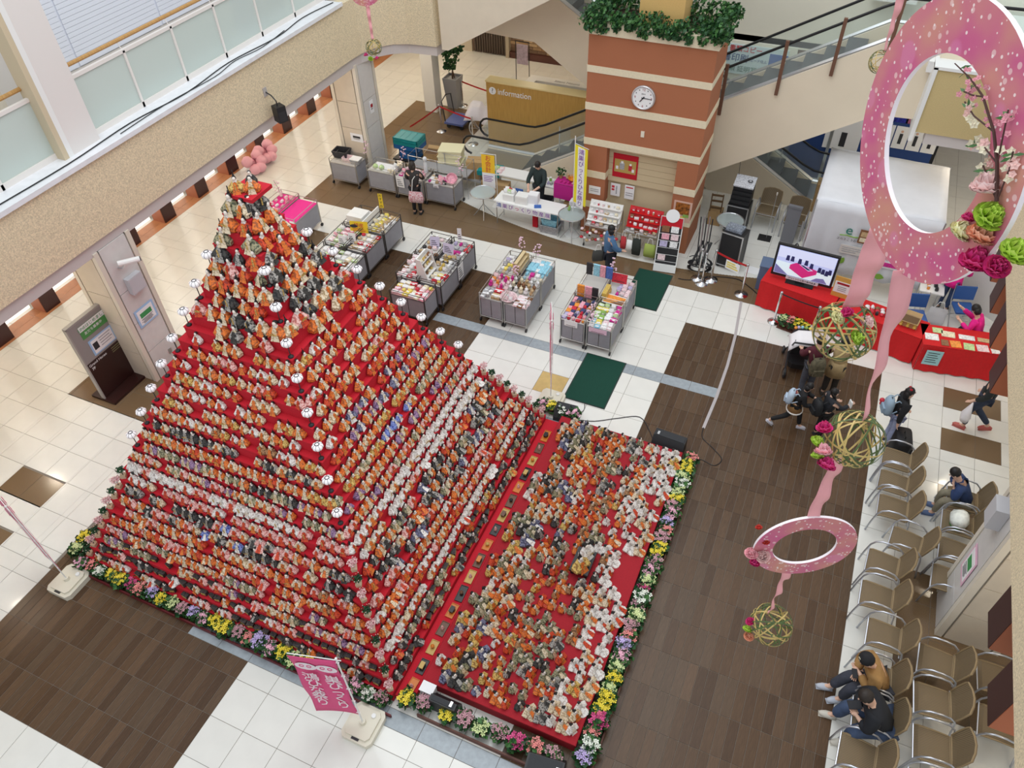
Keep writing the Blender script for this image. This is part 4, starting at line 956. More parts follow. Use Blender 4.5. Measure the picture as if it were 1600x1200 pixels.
# ------------------------------------------------------------------ paper lanterns on the corners
M_lan = mat('paper_lantern', (0.88, 0.84, 0.86), 0.6, emit=(1, 0.9, 0.9), es=0.12)
def make_lantern(label, loc):
    t = thing('paper_lantern', label, 'lantern', loc, rr.uniform(0, 1), 'corner lanterns on the pyramid', 1.15)
    MB().lathe([(0.035, 0), (0.035, 0.012), (0.02, 0.02), (0.008, 0.03), (0, .03)], 10).build('base', M_black, t, True)
    MB().cyl((0, 0, 0.02), (0, 0, 0.17), 0.006, n=6).build('pole', M_darkmetal, t)
    MB().lathe([(0.018, 0.165), (0.045, 0.185), (0.062, 0.215), (0.060, 0.238), (0.042, 0.256), (0.026, 0.262)], 32, lobes=8, amp=0.14).build('shade', M_lan, t, True)
    MB().tube([(0.026 * math.cos(a * PI / 6), 0.026 * math.sin(a * PI / 6), 0.264) for a in range(12)], 0.005, 5, True).build('top_ring', M_black, t)
    b = MB()
    for a in range(8): b.tube([((q * 1.0) * math.cos(a * PI / 4), (q * 1.0) * math.sin(a * PI / 4), z) for q, z in ((0.019, .165), (0.047, .185), (0.064, .215), (.062, .238), (.043, .257), (.027, .263))], 0.0022, 3)
    b.build('wire', M_darkmetal, t)
    return t
L0 = None
for k in range(12, 28, 2):
    r = tier_r(k) - 0.055; z = 0.2 * k
    for nm, (sx, sy) in (('front', (1, -1)), ('left', (-1, -1)), ('right', (1, 1))):
        lab = 'white lobed paper lantern on the %s ridge of the pyramid, %s from the top' % (nm, nth((28 - k) // 2)); loc = (XC + sx * r, YC + sy * r, z)
        if L0 is None: L0 = make_lantern(lab, loc)
        else: dup(L0, loc, rr.uniform(0, 1), lab)
# small potted trees on the corners of the lower tiers
def make_bonsai(kind, label, loc):
    t = thing('tiny_potted_tree', label, 'tiny tree', loc, rr.uniform(0, 1), 'tiny trees on the pyramid corners')
    MB().bx(-.04, .04, -.04, .04, 0, .06).bx(-.045, .045, -.045, .045, .055, .068).build('pot', mat('pale_wood_pot', (0.60, 0.45, 0.30), 0.6), t)
    MB().cyl((0, 0, .06), (0, 0, .13), .008, n=5).build('trunk', M_darkmetal, t)
    r2 = random.Random(4 if kind == 'pink' else 6)
    if kind == 'pink': leaf_cloud([(0, 0, .18, 1), (.02, .02, .21, .8), (-.02, -.02, .21, .8)], 60, .075, .017, r2).build('blossom', [mat('cherry_pale', (0.84, 0.62, 0.60), 0.6), mat('cherry_pink', (0.80, 0.42, 0.46), 0.6)], t)
    else:
        leaf_cloud([(0, 0, .18, 1), (.02, -.02, .20, .8)], 80, .075, .017, r2).build('foliage', [M_leaf, mat('pine_dark', (0.012, 0.05, 0.025), 0.6)], t)
        b = MB()
        for i in range(12): a = i * 2.4; b.sph((.07 * math.cos(a), .07 * math.sin(a), .15 + .09 * (i / 12)), .008, n=5, k=3)
        b.build('orange_fruit', mat('pale_fruit', (0.80, 0.72, 0.60), 0.5), t)
    return t
proto = {}
for k in range(1, 10):
    r = tier_r(k) - 0.06; z = 0.2 * k
    for nm, (sx, sy) in (('front', (1, -1)), ('left', (-1, -1)), ('right', (1, 1))):
        kind = 'pink' if (k + (nm == 'left')) % 2 else 'pine'
        lab = '%s, %s corner of the pyramid, %s tier from the floor' % ('tiny pink cherry tree' if kind == 'pink' else 'tiny dark orange tree', nm, nth(k)); loc = (XC + sx * r, YC + sy * r, z)
        if kind not in proto: proto[kind] = make_bonsai(kind, lab, loc)
        else: dup(proto[kind], loc, rr.uniform(0, 1), lab)
# ------------------------------------------------------------------ flower pots around the stands
FCOL = {'yellow': (0.82, 0.66, 0.04), 'salmon pink': (0.82, 0.28, 0.26), 'lavender': (0.55, 0.44, 0.74), 'pale green': (0.66, 0.74, 0.36), 'dusty rose': (0.56, 0.30, 0.34), 'white': (0.82, 0.84, 0.74), 'magenta': (0.62, 0.06, 0.22), 'soft pink': (0.84, 0.46, 0.58)}
def make_pot(colr, label, loc, seed):
    r2 = random.Random(seed)
    t = thing('potted_flowers', label, 'flowers', loc, r2.uniform(0, 6), 'flower pots around the stands')
    MB().lathe([(0.065, 0), (0.085, 0.12), (0.09, 0.12), (0.09, 0.135), (0.075, 0.135), (0.07, 0.11), (0, .11)], 14).build('pot', mat('brown_pot', (0.13, 0.05, 0.035), 0.6), t, True)
    leaf_cloud([(0, 0, .16, 1)], 90, .14, .045, r2, .03).build('leaves', [M_leaf, M_leaf2], t)
    b = MB(); c2 = tuple(min(1, x * 1.1 + 0.04) for x in FCOL[colr])
    for i in range(15):
        a = i * 2.4; q = 0.105 * math.sqrt(i / 15); x, y, z = q * math.cos(a), q * math.sin(a), .24 - q * .5 + r2.uniform(-.015, .015)
        b.mi = i % 2
        for p in range(5):
            e = p * 2 * PI / 5 + i; px, py = .024 * math.cos(e), .024 * math.sin(e)
            b._add([(x, y, z), (x + px - py * .5, y + py + px * .5, z + .010), (x + px * 1.4, y + py * 1.4, z + .006), (x + px + py * .5, y + py - px * .5, z + .010)], [(0, 1, 2, 3)])
        b.sph((x, y, z + .004), .007, n=5, k=3)
    b.build('blossoms', [mat('petal_' + colr, FCOL[colr], 0.6), mat('petal2_' + colr, c2, 0.6)], t)
    return t
POTP = {}
def place_pot(colr, label, loc):
    k = (colr, rr.randrange(2))
    if k not in POTP: POTP[k] = make_pot(colr, label, loc, len(POTP) + 5)
    else: dup(POTP[k], loc, rr.uniform(0, 6), label, scale=rr.uniform(1.05, 1.28))
seqF = ['soft pink', 'salmon pink', 'white', 'yellow', 'yellow', 'magenta', 'salmon pink', 'lavender', 'yellow', 'pale green', 'dusty rose', 'lavender', 'soft pink', 'yellow', 'yellow', 'dusty rose', 'salmon pink', 'lavender', 'soft pink', 'yellow', 'pale green', 'yellow', 'dusty rose', 'soft pink', 'dusty rose', 'soft pink', 'white', 'dusty rose']
for i, c in enumerate(seqF):
    place_pot(c, '%s flower pot in front of the pyramid, %s from the left corner' % (c, nth(i + 1)), (-3.66 + i * 0.220, 0.555 + (0.03 if i % 2 else 0), 0))
seqM = ['yellow', 'dusty rose', 'yellow', 'dusty rose', 'pale green', 'dusty rose', 'magenta', 'salmon pink', 'dusty rose']
for i, c in enumerate(seqM):
    x = 2.62 + i * 0.27 + (0.12 if i >= 2 else 0)
    place_pot(c, '%s flower pot in front of the low platform, %s from the left' % (c, nth(i + 1)), (x, 0.72 + 0.03 * (i % 2) + 0.012 * i, 0))
seqR = ['lavender', 'white', 'salmon pink', 'magenta', 'yellow', 'yellow', 'pale green', 'yellow', 'pale green', 'soft pink', 'lavender', 'salmon pink', 'dusty rose', 'pale green', 'dusty rose', 'white', 'magenta', 'pale green', 'soft pink', 'dusty rose', 'yellow', 'yellow', 'dusty rose', 'salmon pink', 'lavender', 'soft pink', 'dusty rose', 'yellow', 'pale green', 'white', 'pale green', 'yellow', 'yellow', 'salmon pink']
for i, c in enumerate(seqR):
    place_pot(c, '%s flower pot along the right side of the platform, %s from the front' % (c, nth(i + 1)), (5.30 + 0.03 * (i % 2), 0.98 + i * 0.176, 0))
for i, (c, x, y) in enumerate((('yellow', 2.42, 7.02), ('soft pink', 2.25, 7.0), ('white', 2.68, 6.98), ('soft pink', 2.9, 6.95), ('pale green', -3.95, 0.72), ('yellow', -3.98, 0.95))):
    place_pot(c, '%s flower pot by the %s corner of the pyramid, %s of its cluster' % (c, 'right' if x > 0 else 'left', nth(i + 1)), (x, y, 0))
solo('planter_board', MB().bx(-3.78, 2.5, 0.425, 0.447, 0, 0.08), mat('maroon_board', (.13, .010, .014), .5), 'long dark red edging board in front of the flower pots at the pyramid', 'board')
solo('planter_board', MB().bx(-1.1, 1.3, -0.012, 0.012, 0, 0.10), mat('brown_pot', (0.13, 0.05, 0.035), 0.6), 'brown edging board in front of the flower pots at the platform', 'board', (3.95, 0.60, 0))
solo('planter_board', MB().bx(5.44, 5.462, 0.9, 6.9, 0, 0.10), mat('brown_pot', (0.13, 0.05, 0.035), 0.6), 'brown edging board outside the flower pots on the right of the platform', 'board')
# ================================================================== MARKET STALLS
M_cloth = mat('grey_stall_cloth', (0.32, 0.32, 0.35), 0.8, noise=0.05, scale=6)
M_tube = mat('stall_tube', (0.52, 0.50, 0.47), 0.3, 0.8)
M_tubed = mat('stall_tube_dark', (0.10, 0.09, 0.085), 0.4, 0.5)
rs = random.Random(77)
def wagon(x0, x1, y0, y1, label, tray=None, h=0.80, tube=None, split=True):
    tube = tube or M_tube
    t = thing('stall_wagon', label, 'stall', (x0, y0, 0), 0, 'grey cloth stall wagons'); W, D = x1 - x0, y1 - y0
    for (x, y) in ((0.02, 0.02), (W - 0.02, 0.02), (0.02, D - 0.02), (W - 0.02, D - 0.02)):
        MB().cyl((x, y, 0.10), (x, y, h), 0.014, n=6).build('post', tube, t)
        c = MB().cyl((x - 0.015, y, 0.05), (x + 0.015, y, 0.05), 0.048, n=10).build('caster', M_black, t)
    for z in (0.15, 0.68, h):
        MB().tube([(0.02, 0.02, z), (W - 0.02, 0.02, z), (W - 0.02, D - 0.02, z), (0.02, D - 0.02, z)], 0.010, 5, True).build('rail', tube, t)
    n1 = 2 if split and W > 0.5 else 1
    for y in (0.024, D - 0.030):
        for i in range(n1):
            a = 0.04 + (W - 0.08) * i / n1 + 0.008; c = 0.04 + (W - 0.08) * (i + 1) / n1 - 0.008
            MB().bx(a, c, y, y + 0.006, 0.17, 0.66).build('cloth_panel', M_cloth, t)
    for x in (0.024, W - 0.030):
        MB().bx(x, x + 0.006, 0.04, D - 0.04, 0.17, 0.66).build('cloth_panel', M_cloth, t)
    MB().bx(0.03, W - 0.03, 0.03, D - 0.03, 0.64, 0.675).build('tray', tray or mat('stall_tray', (0.55, 0.53, 0.50), 0.6), t)
    return t
_gm = {}
GC = {'pink': (0.80, 0.38, 0.46), 'pale pink': (0.84, 0.62, 0.64), 'white': (0.84, 0.83, 0.82), 'tan': (0.56, 0.40, 0.22), 'yellow': (0.82, 0.66, 0.14), 'red': (0.58, 0.03, 0.05), 'brown': (0.24, 0.11, 0.05), 'sky blue': (0.30, 0.62, 0.76), 'navy': (0.05, 0.06, 0.16),
      'black': (0.03, 0.03, 0.035), 'green': (0.28, 0.48, 0.12), 'pale green': (0.50, 0.66, 0.32), 'magenta': (0.62, 0.03, 0.28), 'orange': (0.80, 0.30, 0.05), 'grey': (0.40, 0.40, 0.42), 'cream': (0.80, 0.72, 0.52), 'lilac': (0.50, 0.45, 0.66), 'blue': (0.08, 0.16, 0.48), 'gold': (0.60, 0.42, 0.10)}
def gmat(c): return mat('goods_' + c.replace(' ', '_'), GC[c], 0.45, noise=0.25, scale=35)
def gmesh(kind, c):
    if (kind, c) in _gm: return _gm[(kind, c)]
    b = MB(); m = [gmat(c), M_paper, gmat('brown'), M_black]
    if kind == 'snack_bag':
        loft(b, [ring(.045, .02, 0, 0, 8, .6), ring(.06, .035, .02, 0, 8, .6), ring(.058, .036, .07, 0, 8, .6), ring(.05, .012, .10, 0, 8, .6), ring(.055, .004, .115, 0, 8, .6)]); b.mi = 1; b.bx(-.03, .03, -.039, -.034, .025, .06)
    elif kind == 'gift_box': b.bx(-.07, .07, -.05, .05, 0, .045); b.mi = 1; b.bx(-.072, .072, -.012, .012, .0, .047); b.bx(-.02, .03, -.045, -.02, .045, .047)
    elif kind == 'flat_pack': b.bx(-.06, .06, -.075, .075, 0, .02); b.bx(-.05, .05, -.065, .065, .02, .035); b.mi = 1; b.bx(-.035, .035, -.06, -.02, .035, .037)
    elif kind == 'round_cake': b.lathe([(.05, 0), (.055, .02), (.045, .045), (.02, .055), (0, .056)], 10)
    elif kind == 'jar': b.lathe([(.03, 0), (.034, .01), (.034, .07), (.026, .08), (.026, .085), (0, .085)], 10); b.mi = 1; b.lathe([(.029, .085), (.029, .10), (0, .10)], 10)
    elif kind == 'plush_toy': b.sph((0, 0, .05), .05, .045, .05, 8, 5); b.sph((.01, 0, .115), .038, .04, .036, 8, 5); b.sph((.0, .028, .15), .014, n=6, k=3); b.sph((.0, -.028, .15), .014, n=6, k=3); b.mi = 3; b.sph((.046, .014, .12), .005, n=4, k=2); b.sph((.046, -.014, .12), .005, n=4, k=2)
    elif kind == 'folded_towel': b.bx(-.05, .05, -.06, .06, 0, .018); b.bx(-.05, .048, -.058, .058, .019, .036); b.bx(-.049, .047, -.06, .057, .037, .05)
    elif kind == 'pouch': loft(b, [ring(.03, .045, 0, 0, 8, .5), ring(.038, .055, .02, 0, 8, .5), ring(.03, .05, .05, 0, 8, .5), ring(.008, .045, .07, 0, 8, .5)])
    elif kind == 'bottle': b.lathe([(.03, 0), (.032, .01), (.032, .14), (.012, .18), (.012, .21), (0, .21)], 10); b.mi = 1; b.lathe([(.033, .04), (.033, .10)], 10)
    elif kind == 'basket':
        b.lathe([(.10, 0), (.16, .07), (.165, .075), (.15, .07), (.095, .01), (0, .01)], 16); b.tube([(.16, 0, .07), (.11, 0, .17), (0, 0, .21), (-.11, 0, .17), (-.16, 0, .07)], .008, 5)
    elif kind == 'melon': b.sph((0, 0, .075), .075, .075, .072, 12, 7); b.cyl((0, 0, .145), (.01, 0, .17), .006, n=5)
    elif kind == 'tub': b._add([(-.14, -.1, 0), (.14, -.1, 0), (.14, .1, 0), (-.14, .1, 0), (-.17, -.13, .15), (.17, -.13, .15), (.17, .13, .15), (-.17, .13, .15), (-.15, -.11, .15), (.15, -.11, .15), (.15, .11, .15), (-.15, .11, .15), (-.13, -.09, .02), (.13, -.09, .02), (.13, .09, .02), (-.13, .09, .02)],
                           [(3, 2, 1, 0)] + [(i, (i + 1) % 4, 4 + (i + 1) % 4, 4 + i) for i in range(4)] + [(4 + i, 4 + (i + 1) % 4, 8 + (i + 1) % 4, 8 + i) for i in range(4)] + [(8 + i, 8 + (i + 1) % 4, 12 + (i + 1) % 4, 12 + i) for i in range(4)] + [(12, 13, 14, 15)])
    _gm[(kind, c)] = b.mesh(kind, m, kind in ('melon', 'plush_toy', 'round_cake')); return _gm[(kind, c)]
def put(kind, c, loc, rz, label, group=None, sc=1.0):
    o = link(kind, gmesh(kind, c)); o.location = loc; o.rotation_euler = (0, 0, rz); o.scale = (sc,) * 3
    return tag(o, label, kind.replace('_', ' '), group)
def goods(x0, x1, y0, y1, z, kinds, cols, place, nx=4, ny=5, sc=1.0, jit=0.012):
    for j in range(ny):
        for i in range(nx):
            x = x0 + (x1 - x0) * (i + .5) / nx + rs.uniform(-jit, jit); y = y0 + (y1 - y0) * (j + .5) / ny + rs.uniform(-jit, jit)
            k = rs.choice(kinds); c = cols[(i + j * (nx + 1)) % len(cols)] if rs.random() < .6 else rs.choice(cols)
            put(k, c, (x, y, z), rs.uniform(-.25, .25), '%s %s on %s, %s row, %s from left' % (c, k.replace('_', ' '), place, nth(j + 1), nth(i + 1)), 'goods on the ' + place, sc * rs.uniform(.9, 1.12))
def card(x, y, z, w_, h_, m, label, tilt=-0.5, rz=0.0, body=None, ink=None, lines=2):
    t = thing('price_card', label, 'card', (x, y, z), rz)
    M = Matrix.Rotation(tilt, 4, 'X')
    MB().bx(-w_ / 2, w_ / 2, -0.003, 0.003, 0, h_).tf(M).build('sheet', m, t)
    if body: text(body, h_ * 0.42, t, M @ Vector((0, -0.005, h_ * 0.62)), M.to_3x3() @ Vector((1, 0, 0)), M.to_3x3() @ Vector((0, 0, 1)), ink or M_ink, 0.001)
    for i in range(lines): MB().bx(-w_ * .36, w_ * (.36 - .1 * i), -0.006, -0.003, h_ * (.15 + .16 * i), h_ * (.15 + .16 * i) + h_ * .05).tf(M).build('text_line', ink or M_ink, t)
    return t
def branch(x, y, z, label, h=0.5, seed=1):
    t = thing('blossom_branch', label, 'blossom branch', (x, y, z)); r2 = random.Random(seed)
    P = [(0, 0, 0), (r2.uniform(-.03, .03), 0, h * .35), (r2.uniform(-.06, .06), r2.uniform(-.05, .05), h * .7), (r2.uniform(-.08, .08), 0, h)]
    MB().tube(P, 0.006, 5).build('twig', mat('bark', (0.12, 0.07, 0.04), 0.8), t)
    b = MB()
    for i in range(16): f = .3 + .7 * i / 15; q = Vector(P[1]).lerp(Vector(P[3]), (f - .3) / .7); b.sph((q.x + r2.uniform(-.07, .07), q.y + r2.uniform(-.07, .07), q.z + r2.uniform(-.03, .03)), .024, .024, .016, 6, 3)
    b.build('blossoms', mat('cherry_mauve', (0.80, 0.56, 0.66), 0.6), t); return t
ZT_ = 0.68
# --- stall with pink cloth (far left, behind the pyramid top)
wagon(-7.0, -6.40, 9.95, 11.1, 'left half of the pink cloth stall behind the pyramid top', M_hot); wagon(-6.38, -5.76, 9.95, 11.0, 'right half of the pink cloth stall behind the pyramid top', M_hot)
solo('pink_cloth', MB().bx(-6.36, -5.78, 9.97, 10.98, 0.680, 0.700).bx(-6.36, -5.78, 9.955, 9.97, 0.6, 0.7), M_hot, 'hot pink cloth spread over the empty stall behind the pyramid top', 'cloth')
goods(-6.95, -6.45, 10.2, 11.0, ZT_, ['pouch', 'snack_bag', 'plush_toy'], ['pale pink', 'white', 'pink', 'grey'], 'pink cloth stall', 3, 4)
branch(-6.9, 10.9, ZT_, 'pink blossom branch on the pink cloth stall', .45, 2)
card(-5.83, 9.94, 0.66, 0.14, 0.10, M_paper, 'white price card at the edge of the pink cloth stall', 0)
# --- stall with yellow signs
nm = 'yellow sign stall'
for j, (a, c) in enumerate(((8.62, 9.48), (9.50, 10.34), (10.36, 11.22))):
    for i, (p, q) in enumerate(((-4.57, -3.98), (-3.96, -3.37))): wagon(p, q, a, c, '%s wagon of the yellow sign stall, %s row from the pyramid' % (['left', 'right'][i], nth(j + 1)), tube=M_tubed)
goods(-4.55, -4.0, 9.5, 10.3, ZT_, ['flat_pack', 'gift_box', 'snack_bag'], ['white', 'pale pink', 'pink', 'pale green'], nm + ' left middle', 4, 5)
goods(-3.93, -3.4, 9.55, 10.3, ZT_, ['flat_pack', 'round_cake', 'gift_box'], ['tan', 'cream', 'white', 'red', 'tan'], nm + ' right middle', 4, 4)
goods(-3.93, -3.4, 10.4, 11.18, ZT_, ['flat_pack', 'round_cake', 'snack_bag'], ['cream', 'yellow', 'tan', 'white', 'gold'], nm + ' right back', 4, 5)
goods(-4.5, -3.4, 8.68, 9.45, ZT_, ['flat_pack', 'gift_box'], ['white', 'cream', 'pale green', 'brown', 'white'], nm + ' front', 7, 4)
goods(-4.52, -4.02, 10.85, 11.15, ZT_, ['gift_box'], ['white'], nm + ' left back', 3, 2)
solo('carton', MB().bx(-.22, .22, -.2, .2, 0, .30).bx(-.225, .225, -.05, .05, .29, .305), M_white, 'white carton standing on the back of the yellow sign stall', 'carton', (-4.25, 10.62, ZT_))
def sign_on_pole(x, y, label, m, body, ink, w_, h_, z0, rz=0.0):
    t = thing('stall_sign', label, 'sign', (x, y, ZT_), rz)
    MB().cyl((0, 0, 0), (0, 0, z0 + h_), 0.008, n=5).build('pole', M_steel, t)
    MB().bx(-w_ / 2, w_ / 2, -0.018, -0.010, z0, z0 + h_).build('sheet', m, t)
    if body:
        n = len(body); s = min(w_ * .8, h_ / n * .95)
        for i, ch in enumerate(body): text(ch, s, t, (0, -0.020, z0 + h_ * (1 - (i + .5) / n)), (1, 0, 0), (0, 0, 1), ink, 0.001)
    return t
sign_on_pole(-3.85, 11.12, 'narrow yellow hanging card on the back corner of the yellow sign stall', M_yellow, 'おすすめ', M_ink, 0.11, 0.40, .25, .2)
t = card(-4.02, 10.25, ZT_, 0.46, 0.30, M_yellow, 'large yellow sale sign with black oval on the yellow sign stall', -0.15, 0.25, '特産', M_sred, 2)
MB().lathe([(0.10, 0), (0.10, 0.004), (0, 0.004)], 16, sx=1.0, sy=.45).tf(Matrix.Translation((-.10, -.05, .22)) @ Matrix.Rotation(PI / 2 - .15, 4, 'X')).build('oval', M_ink, t)
card(-4.12, 9.62, ZT_, 0.20, 0.26, M_paper, 'white folded menu card on the yellow sign stall', -0.2, 0.1, lines=4); card(-3.95, 9.80, ZT_, 0.20, 0.26, M_paper, 'second white folded menu card on the yellow sign stall', -0.2, 0.1, lines=4)
card(-3.41, 9.62, 0.70, 0.12, 0.10, M_paper, 'white price card on the right rail of the yellow sign stall', 0, PI / 2); card(-3.41, 10.75, 0.70, 0.14, 0.12, M_paper, 'white price card on the right back rail of the yellow sign stall', 0, PI / 2)
MB2 = solo('white_board', MB().bx(-.015, .015, -.38, .38, 0, .26), M_white, 'white upright divider board on the yellow sign stall', 'board', (-3.97, 10.75, ZT_))
# --- stall with white rack
nm = 'white rack stall'
for j, (a, c) in enumerate(((9.02, 9.94), (9.96, 10.82))):
    for i, (p, q) in enumerate(((-2.29, -1.70), (-1.68, -1.09))): wagon(p, q, a, c, '%s wagon of the white rack stall, %s row from the pyramid' % (['left', 'right'][i], nth(j + 1)), tube=M_tubed)
wagon(-2.10, -1.18, 8.40, 8.99, 'low end wagon of the white rack stall nearest the pyramid', mat('pink_tray', (0.6, 0.3, 0.3), .6), tube=M_tubed)
goods(-2.06, -1.22, 8.45, 8.95, ZT_, ['flat_pack', 'gift_box', 'round_cake'], ['pale pink', 'pink', 'yellow', 'white', 'cream', 'red'], 'end wagon', 6, 4)
goods(-2.27, -1.75, 9.06, 9.92, ZT_, ['gift_box', 'snack_bag', 'flat_pack'], ['pale pink', 'white', 'red', 'brown', 'pink'], nm + ' left front', 4, 6)
goods(-2.27, -1.72, 10.0, 10.8, ZT_, ['round_cake', 'jar', 'snack_bag'], ['tan', 'brown', 'pale pink', 'white', 'black'], nm + ' left back', 4, 4)
goods(-1.50, -1.12, 9.06, 9.5, ZT_, ['gift_box', 'flat_pack', 'snack_bag'], ['cream', 'yellow', 'red', 'white'], nm + ' right front', 3, 3)
goods(-1.62, -1.12, 9.55, 10.2, ZT_, ['snack_bag', 'round_cake', 'pouch'], ['tan', 'gold', 'white', 'grey', 'brown'], nm + ' right middle', 4, 4)
goods(-1.62, -1.12, 10.25, 10.78, ZT_, ['pouch', 'folded_towel', 'snack_bag'], ['lilac', 'magenta', 'grey', 'red', 'white'], nm + ' right back', 4, 3)
t = thing('display_rack', 'white slanted three shelf rack standing on a stall', 'rack', (-1.72, 9.12, ZT_))
MB().slab([(-.04, 0, 0), (.26, 0, 0), (.10, 0, .55), (.0, 0, .55)], (0, .02, 0)).build('side', M_white, t)
MB().slab([(-.04, .46, 0), (.26, .46, 0), (.10, .46, .55), (.0, .46, .55)], (0, .02, 0)).build('side', M_white, t)
MB().bx(-.04, .0, .02, .46, 0, .55).build('back', M_white, t)
for i, z in enumerate((.06, .24, .42)): MB().bx(0, .22 - .05 * i, .02, .46, z, z + .015).build('shelf', M_white, t)
for i, z in enumerate((.075, .255, .435)):
    for j in range(4): put('snack_bag' if i else 'round_cake', ['tan', 'brown', 'cream', 'gold'][(i + j) % 4], (-1.64 + .02 * (2 - i), 9.2 + j * .105, ZT_ + z), PI / 2, '%s pack on the %s shelf of the white stall rack, %s from front' % (['tan', 'brown', 'cream', 'gold'][(i + j) % 4], ['lowest', 'middle', 'top'][i], nth(j + 1)), 'packs on the white rack', .8)
card(-1.95, 10.35, ZT_, .24, .30, mat('lilac_card', (0.66, 0.62, 0.80), .6), 'lilac framed sign on the left of the white rack stall', -.2, .2, lines=4); card(-1.48, 10.15, ZT_ + .1, .28, .26, mat('lilac_card', (0.66, 0.62, 0.80), .6), 'lilac framed sign in the middle of the white rack stall', -.2, 0, lines=4)
card(-1.45, 10.72, ZT_ + .12, .10, .34, M_paper, 'tall white card at the back of the white rack stall', 0, .3, lines=3)
card(-1.085, 9.98, 0.30, .26, .40, M_paper, 'white text sheet hung on the side of the white rack stall', 0, PI / 2, lines=5)
for i, y in enumerate((9.15, 10.3, 10.55)): card(-1.12, y, 0.70, .12, .11, M_paper, 'small white price card on the right rail of the white rack stall, %s from front' % nth(i + 1), 0, PI / 2)
# --- stall with plush toys
nm = 'plush toy stall'
for j, (a, c) in enumerate(((9.05, 9.92), (9.94, 10.81))):
    for i, (p, q) in enumerate(((-.17, .42), (.43, 1.0))): wagon(p, q, a, c, '%s wagon of the plush toy stall, %s row from the pyramid' % (['left', 'right'][i], nth(j + 1)))
goods(-.15, .38, 9.45, 9.92, ZT_, ['plush_toy', 'snack_bag'], ['pale pink', 'pink', 'magenta', 'pale pink', 'orange'], nm + ' left', 4, 4)
goods(-.15, .10, 9.08, 9.42, ZT_, ['jar', 'flat_pack'], ['grey', 'white', 'grey'], nm + ' left front', 2, 3)
put('gift_box', 'tan', (.22, 9.18, ZT_), 0, 'tan gift box on the front of the plush toy stall', None, 1.5); put('gift_box', 'red', (.2, 9.38, ZT_), 0, 'red lacquered box on the plush toy stall', None, 1.4)
put('basket', 'pale pink', (.50, 9.22, ZT_), 0, 'pale pink basket of packets on the plush toy stall', None, 1.2)
goods(.40, .60, 9.14, 9.30, ZT_ + .03, ['snack_bag'], ['pale pink', 'white'], 'pink basket', 2, 2, .8)
goods(.68, .98, 9.08, 9.42, ZT_, ['flat_pack', 'gift_box'], ['pale pink', 'brown', 'pale pink'], nm + ' right front', 3, 4)
goods(.35, .98, 9.45, 9.92, ZT_, ['plush_toy'], ['white', 'cream', 'white', 'brown', 'tan'], nm + ' middle', 5, 3, 1.1)
goods(.46, .98, 9.98, 10.30, ZT_, ['pouch', 'folded_towel'], ['sky blue', 'magenta', 'white', 'cream', 'sky blue'], nm + ' right', 4, 2)
goods(.46, .98, 10.34, 10.78, ZT_, ['folded_towel'], ['sky blue', 'sky blue', 'white', 'sky blue'], nm + ' right back', 5, 4, 1.1)
goods(-.13, .12, 10.0, 10.75, ZT_, ['round_cake', 'snack_bag', 'pouch'], ['yellow', 'tan', 'lilac', 'grey', 'white'], nm + ' left back', 3, 5)
t = thing('wooden_rack', 'pale wooden rack with pigeonholes on the plush toy stall', 'rack', (.22, 10.1, ZT_))
MB().bx(0, .02, 0, .55, 0, .32).bx(.16, .18, 0, .55, 0, .1).bx(.02, .18, 0, .02, 0, .28).bx(.02, .18, .53, .55, 0, .28).bx(.02, .18, 0, .55, .10, .115).bx(.02, .15, 0, .55, .2, .215).bx(.0, .1, 0, .55, .30, .32).build('frame', mat('pale_wood', (0.66, 0.52, 0.30), .6), t)
branch(.22, 10.7, ZT_ + .2, 'thin wheat coloured stalk at the back of the plush toy stall', .45, 4); branch(.5, 10.8, ZT_, 'pink blossom branch at the back of the plush toy stall', .5, 5); branch(.36, 9.95, ZT_, 'dusky blossom branch in the middle of the plush toy stall', .4, 6)
# --- stall with towels and fans, right
nm = 'towel stall'
for j, (a, c) in enumerate(((9.03, 9.90), (9.92, 10.80))):
    for i, (p, q) in enumerate(((1.79, 2.37), (2.39, 2.98))): wagon(p, q, a, c, '%s wagon of the towel stall, %s row from the pyramid' % (['left', 'right'][i], nth(j + 1)))
goods(1.82, 2.34, 9.06, 9.85, ZT_, ['folded_towel', 'pouch'], ['navy', 'black', 'pink', 'red', 'orange', 'navy', 'lilac', 'brown'], nm + ' left front', 5, 7, .95)
goods(2.42, 2.95, 9.06, 9.30, ZT_, ['flat_pack'], ['white', 'sky blue', 'yellow', 'pale pink'], nm + ' right front', 4, 2)
goods(2.42, 2.95, 9.32, 9.85, ZT_, ['snack_bag', 'gift_box', 'flat_pack'], ['pale green', 'green', 'white', 'magenta', 'yellow'], nm + ' right middle', 4, 4)
goods(2.62, 2.95, 10.2, 10.76, ZT_, ['folded_towel', 'pouch', 'snack_bag'], ['magenta', 'pale pink', 'lilac', 'white'], nm + ' right back', 3, 4)
t = thing('hanging_rack', 'wire rack hung with bright cloths on the towel stall', 'rack', (1.84, 9.95, ZT_))
MB().tube([(0, 0, 0), (0, 0, .30), (.5, 0, .30), (.5, 0, 0)], .008, 5).build('front_rail', M_white, t); MB().tube([(0.02, .6, 0), (0.02, .6, .48), (.6, .6, .48), (.6, .6, 0)], .008, 5).build('back_rail', M_white, t)
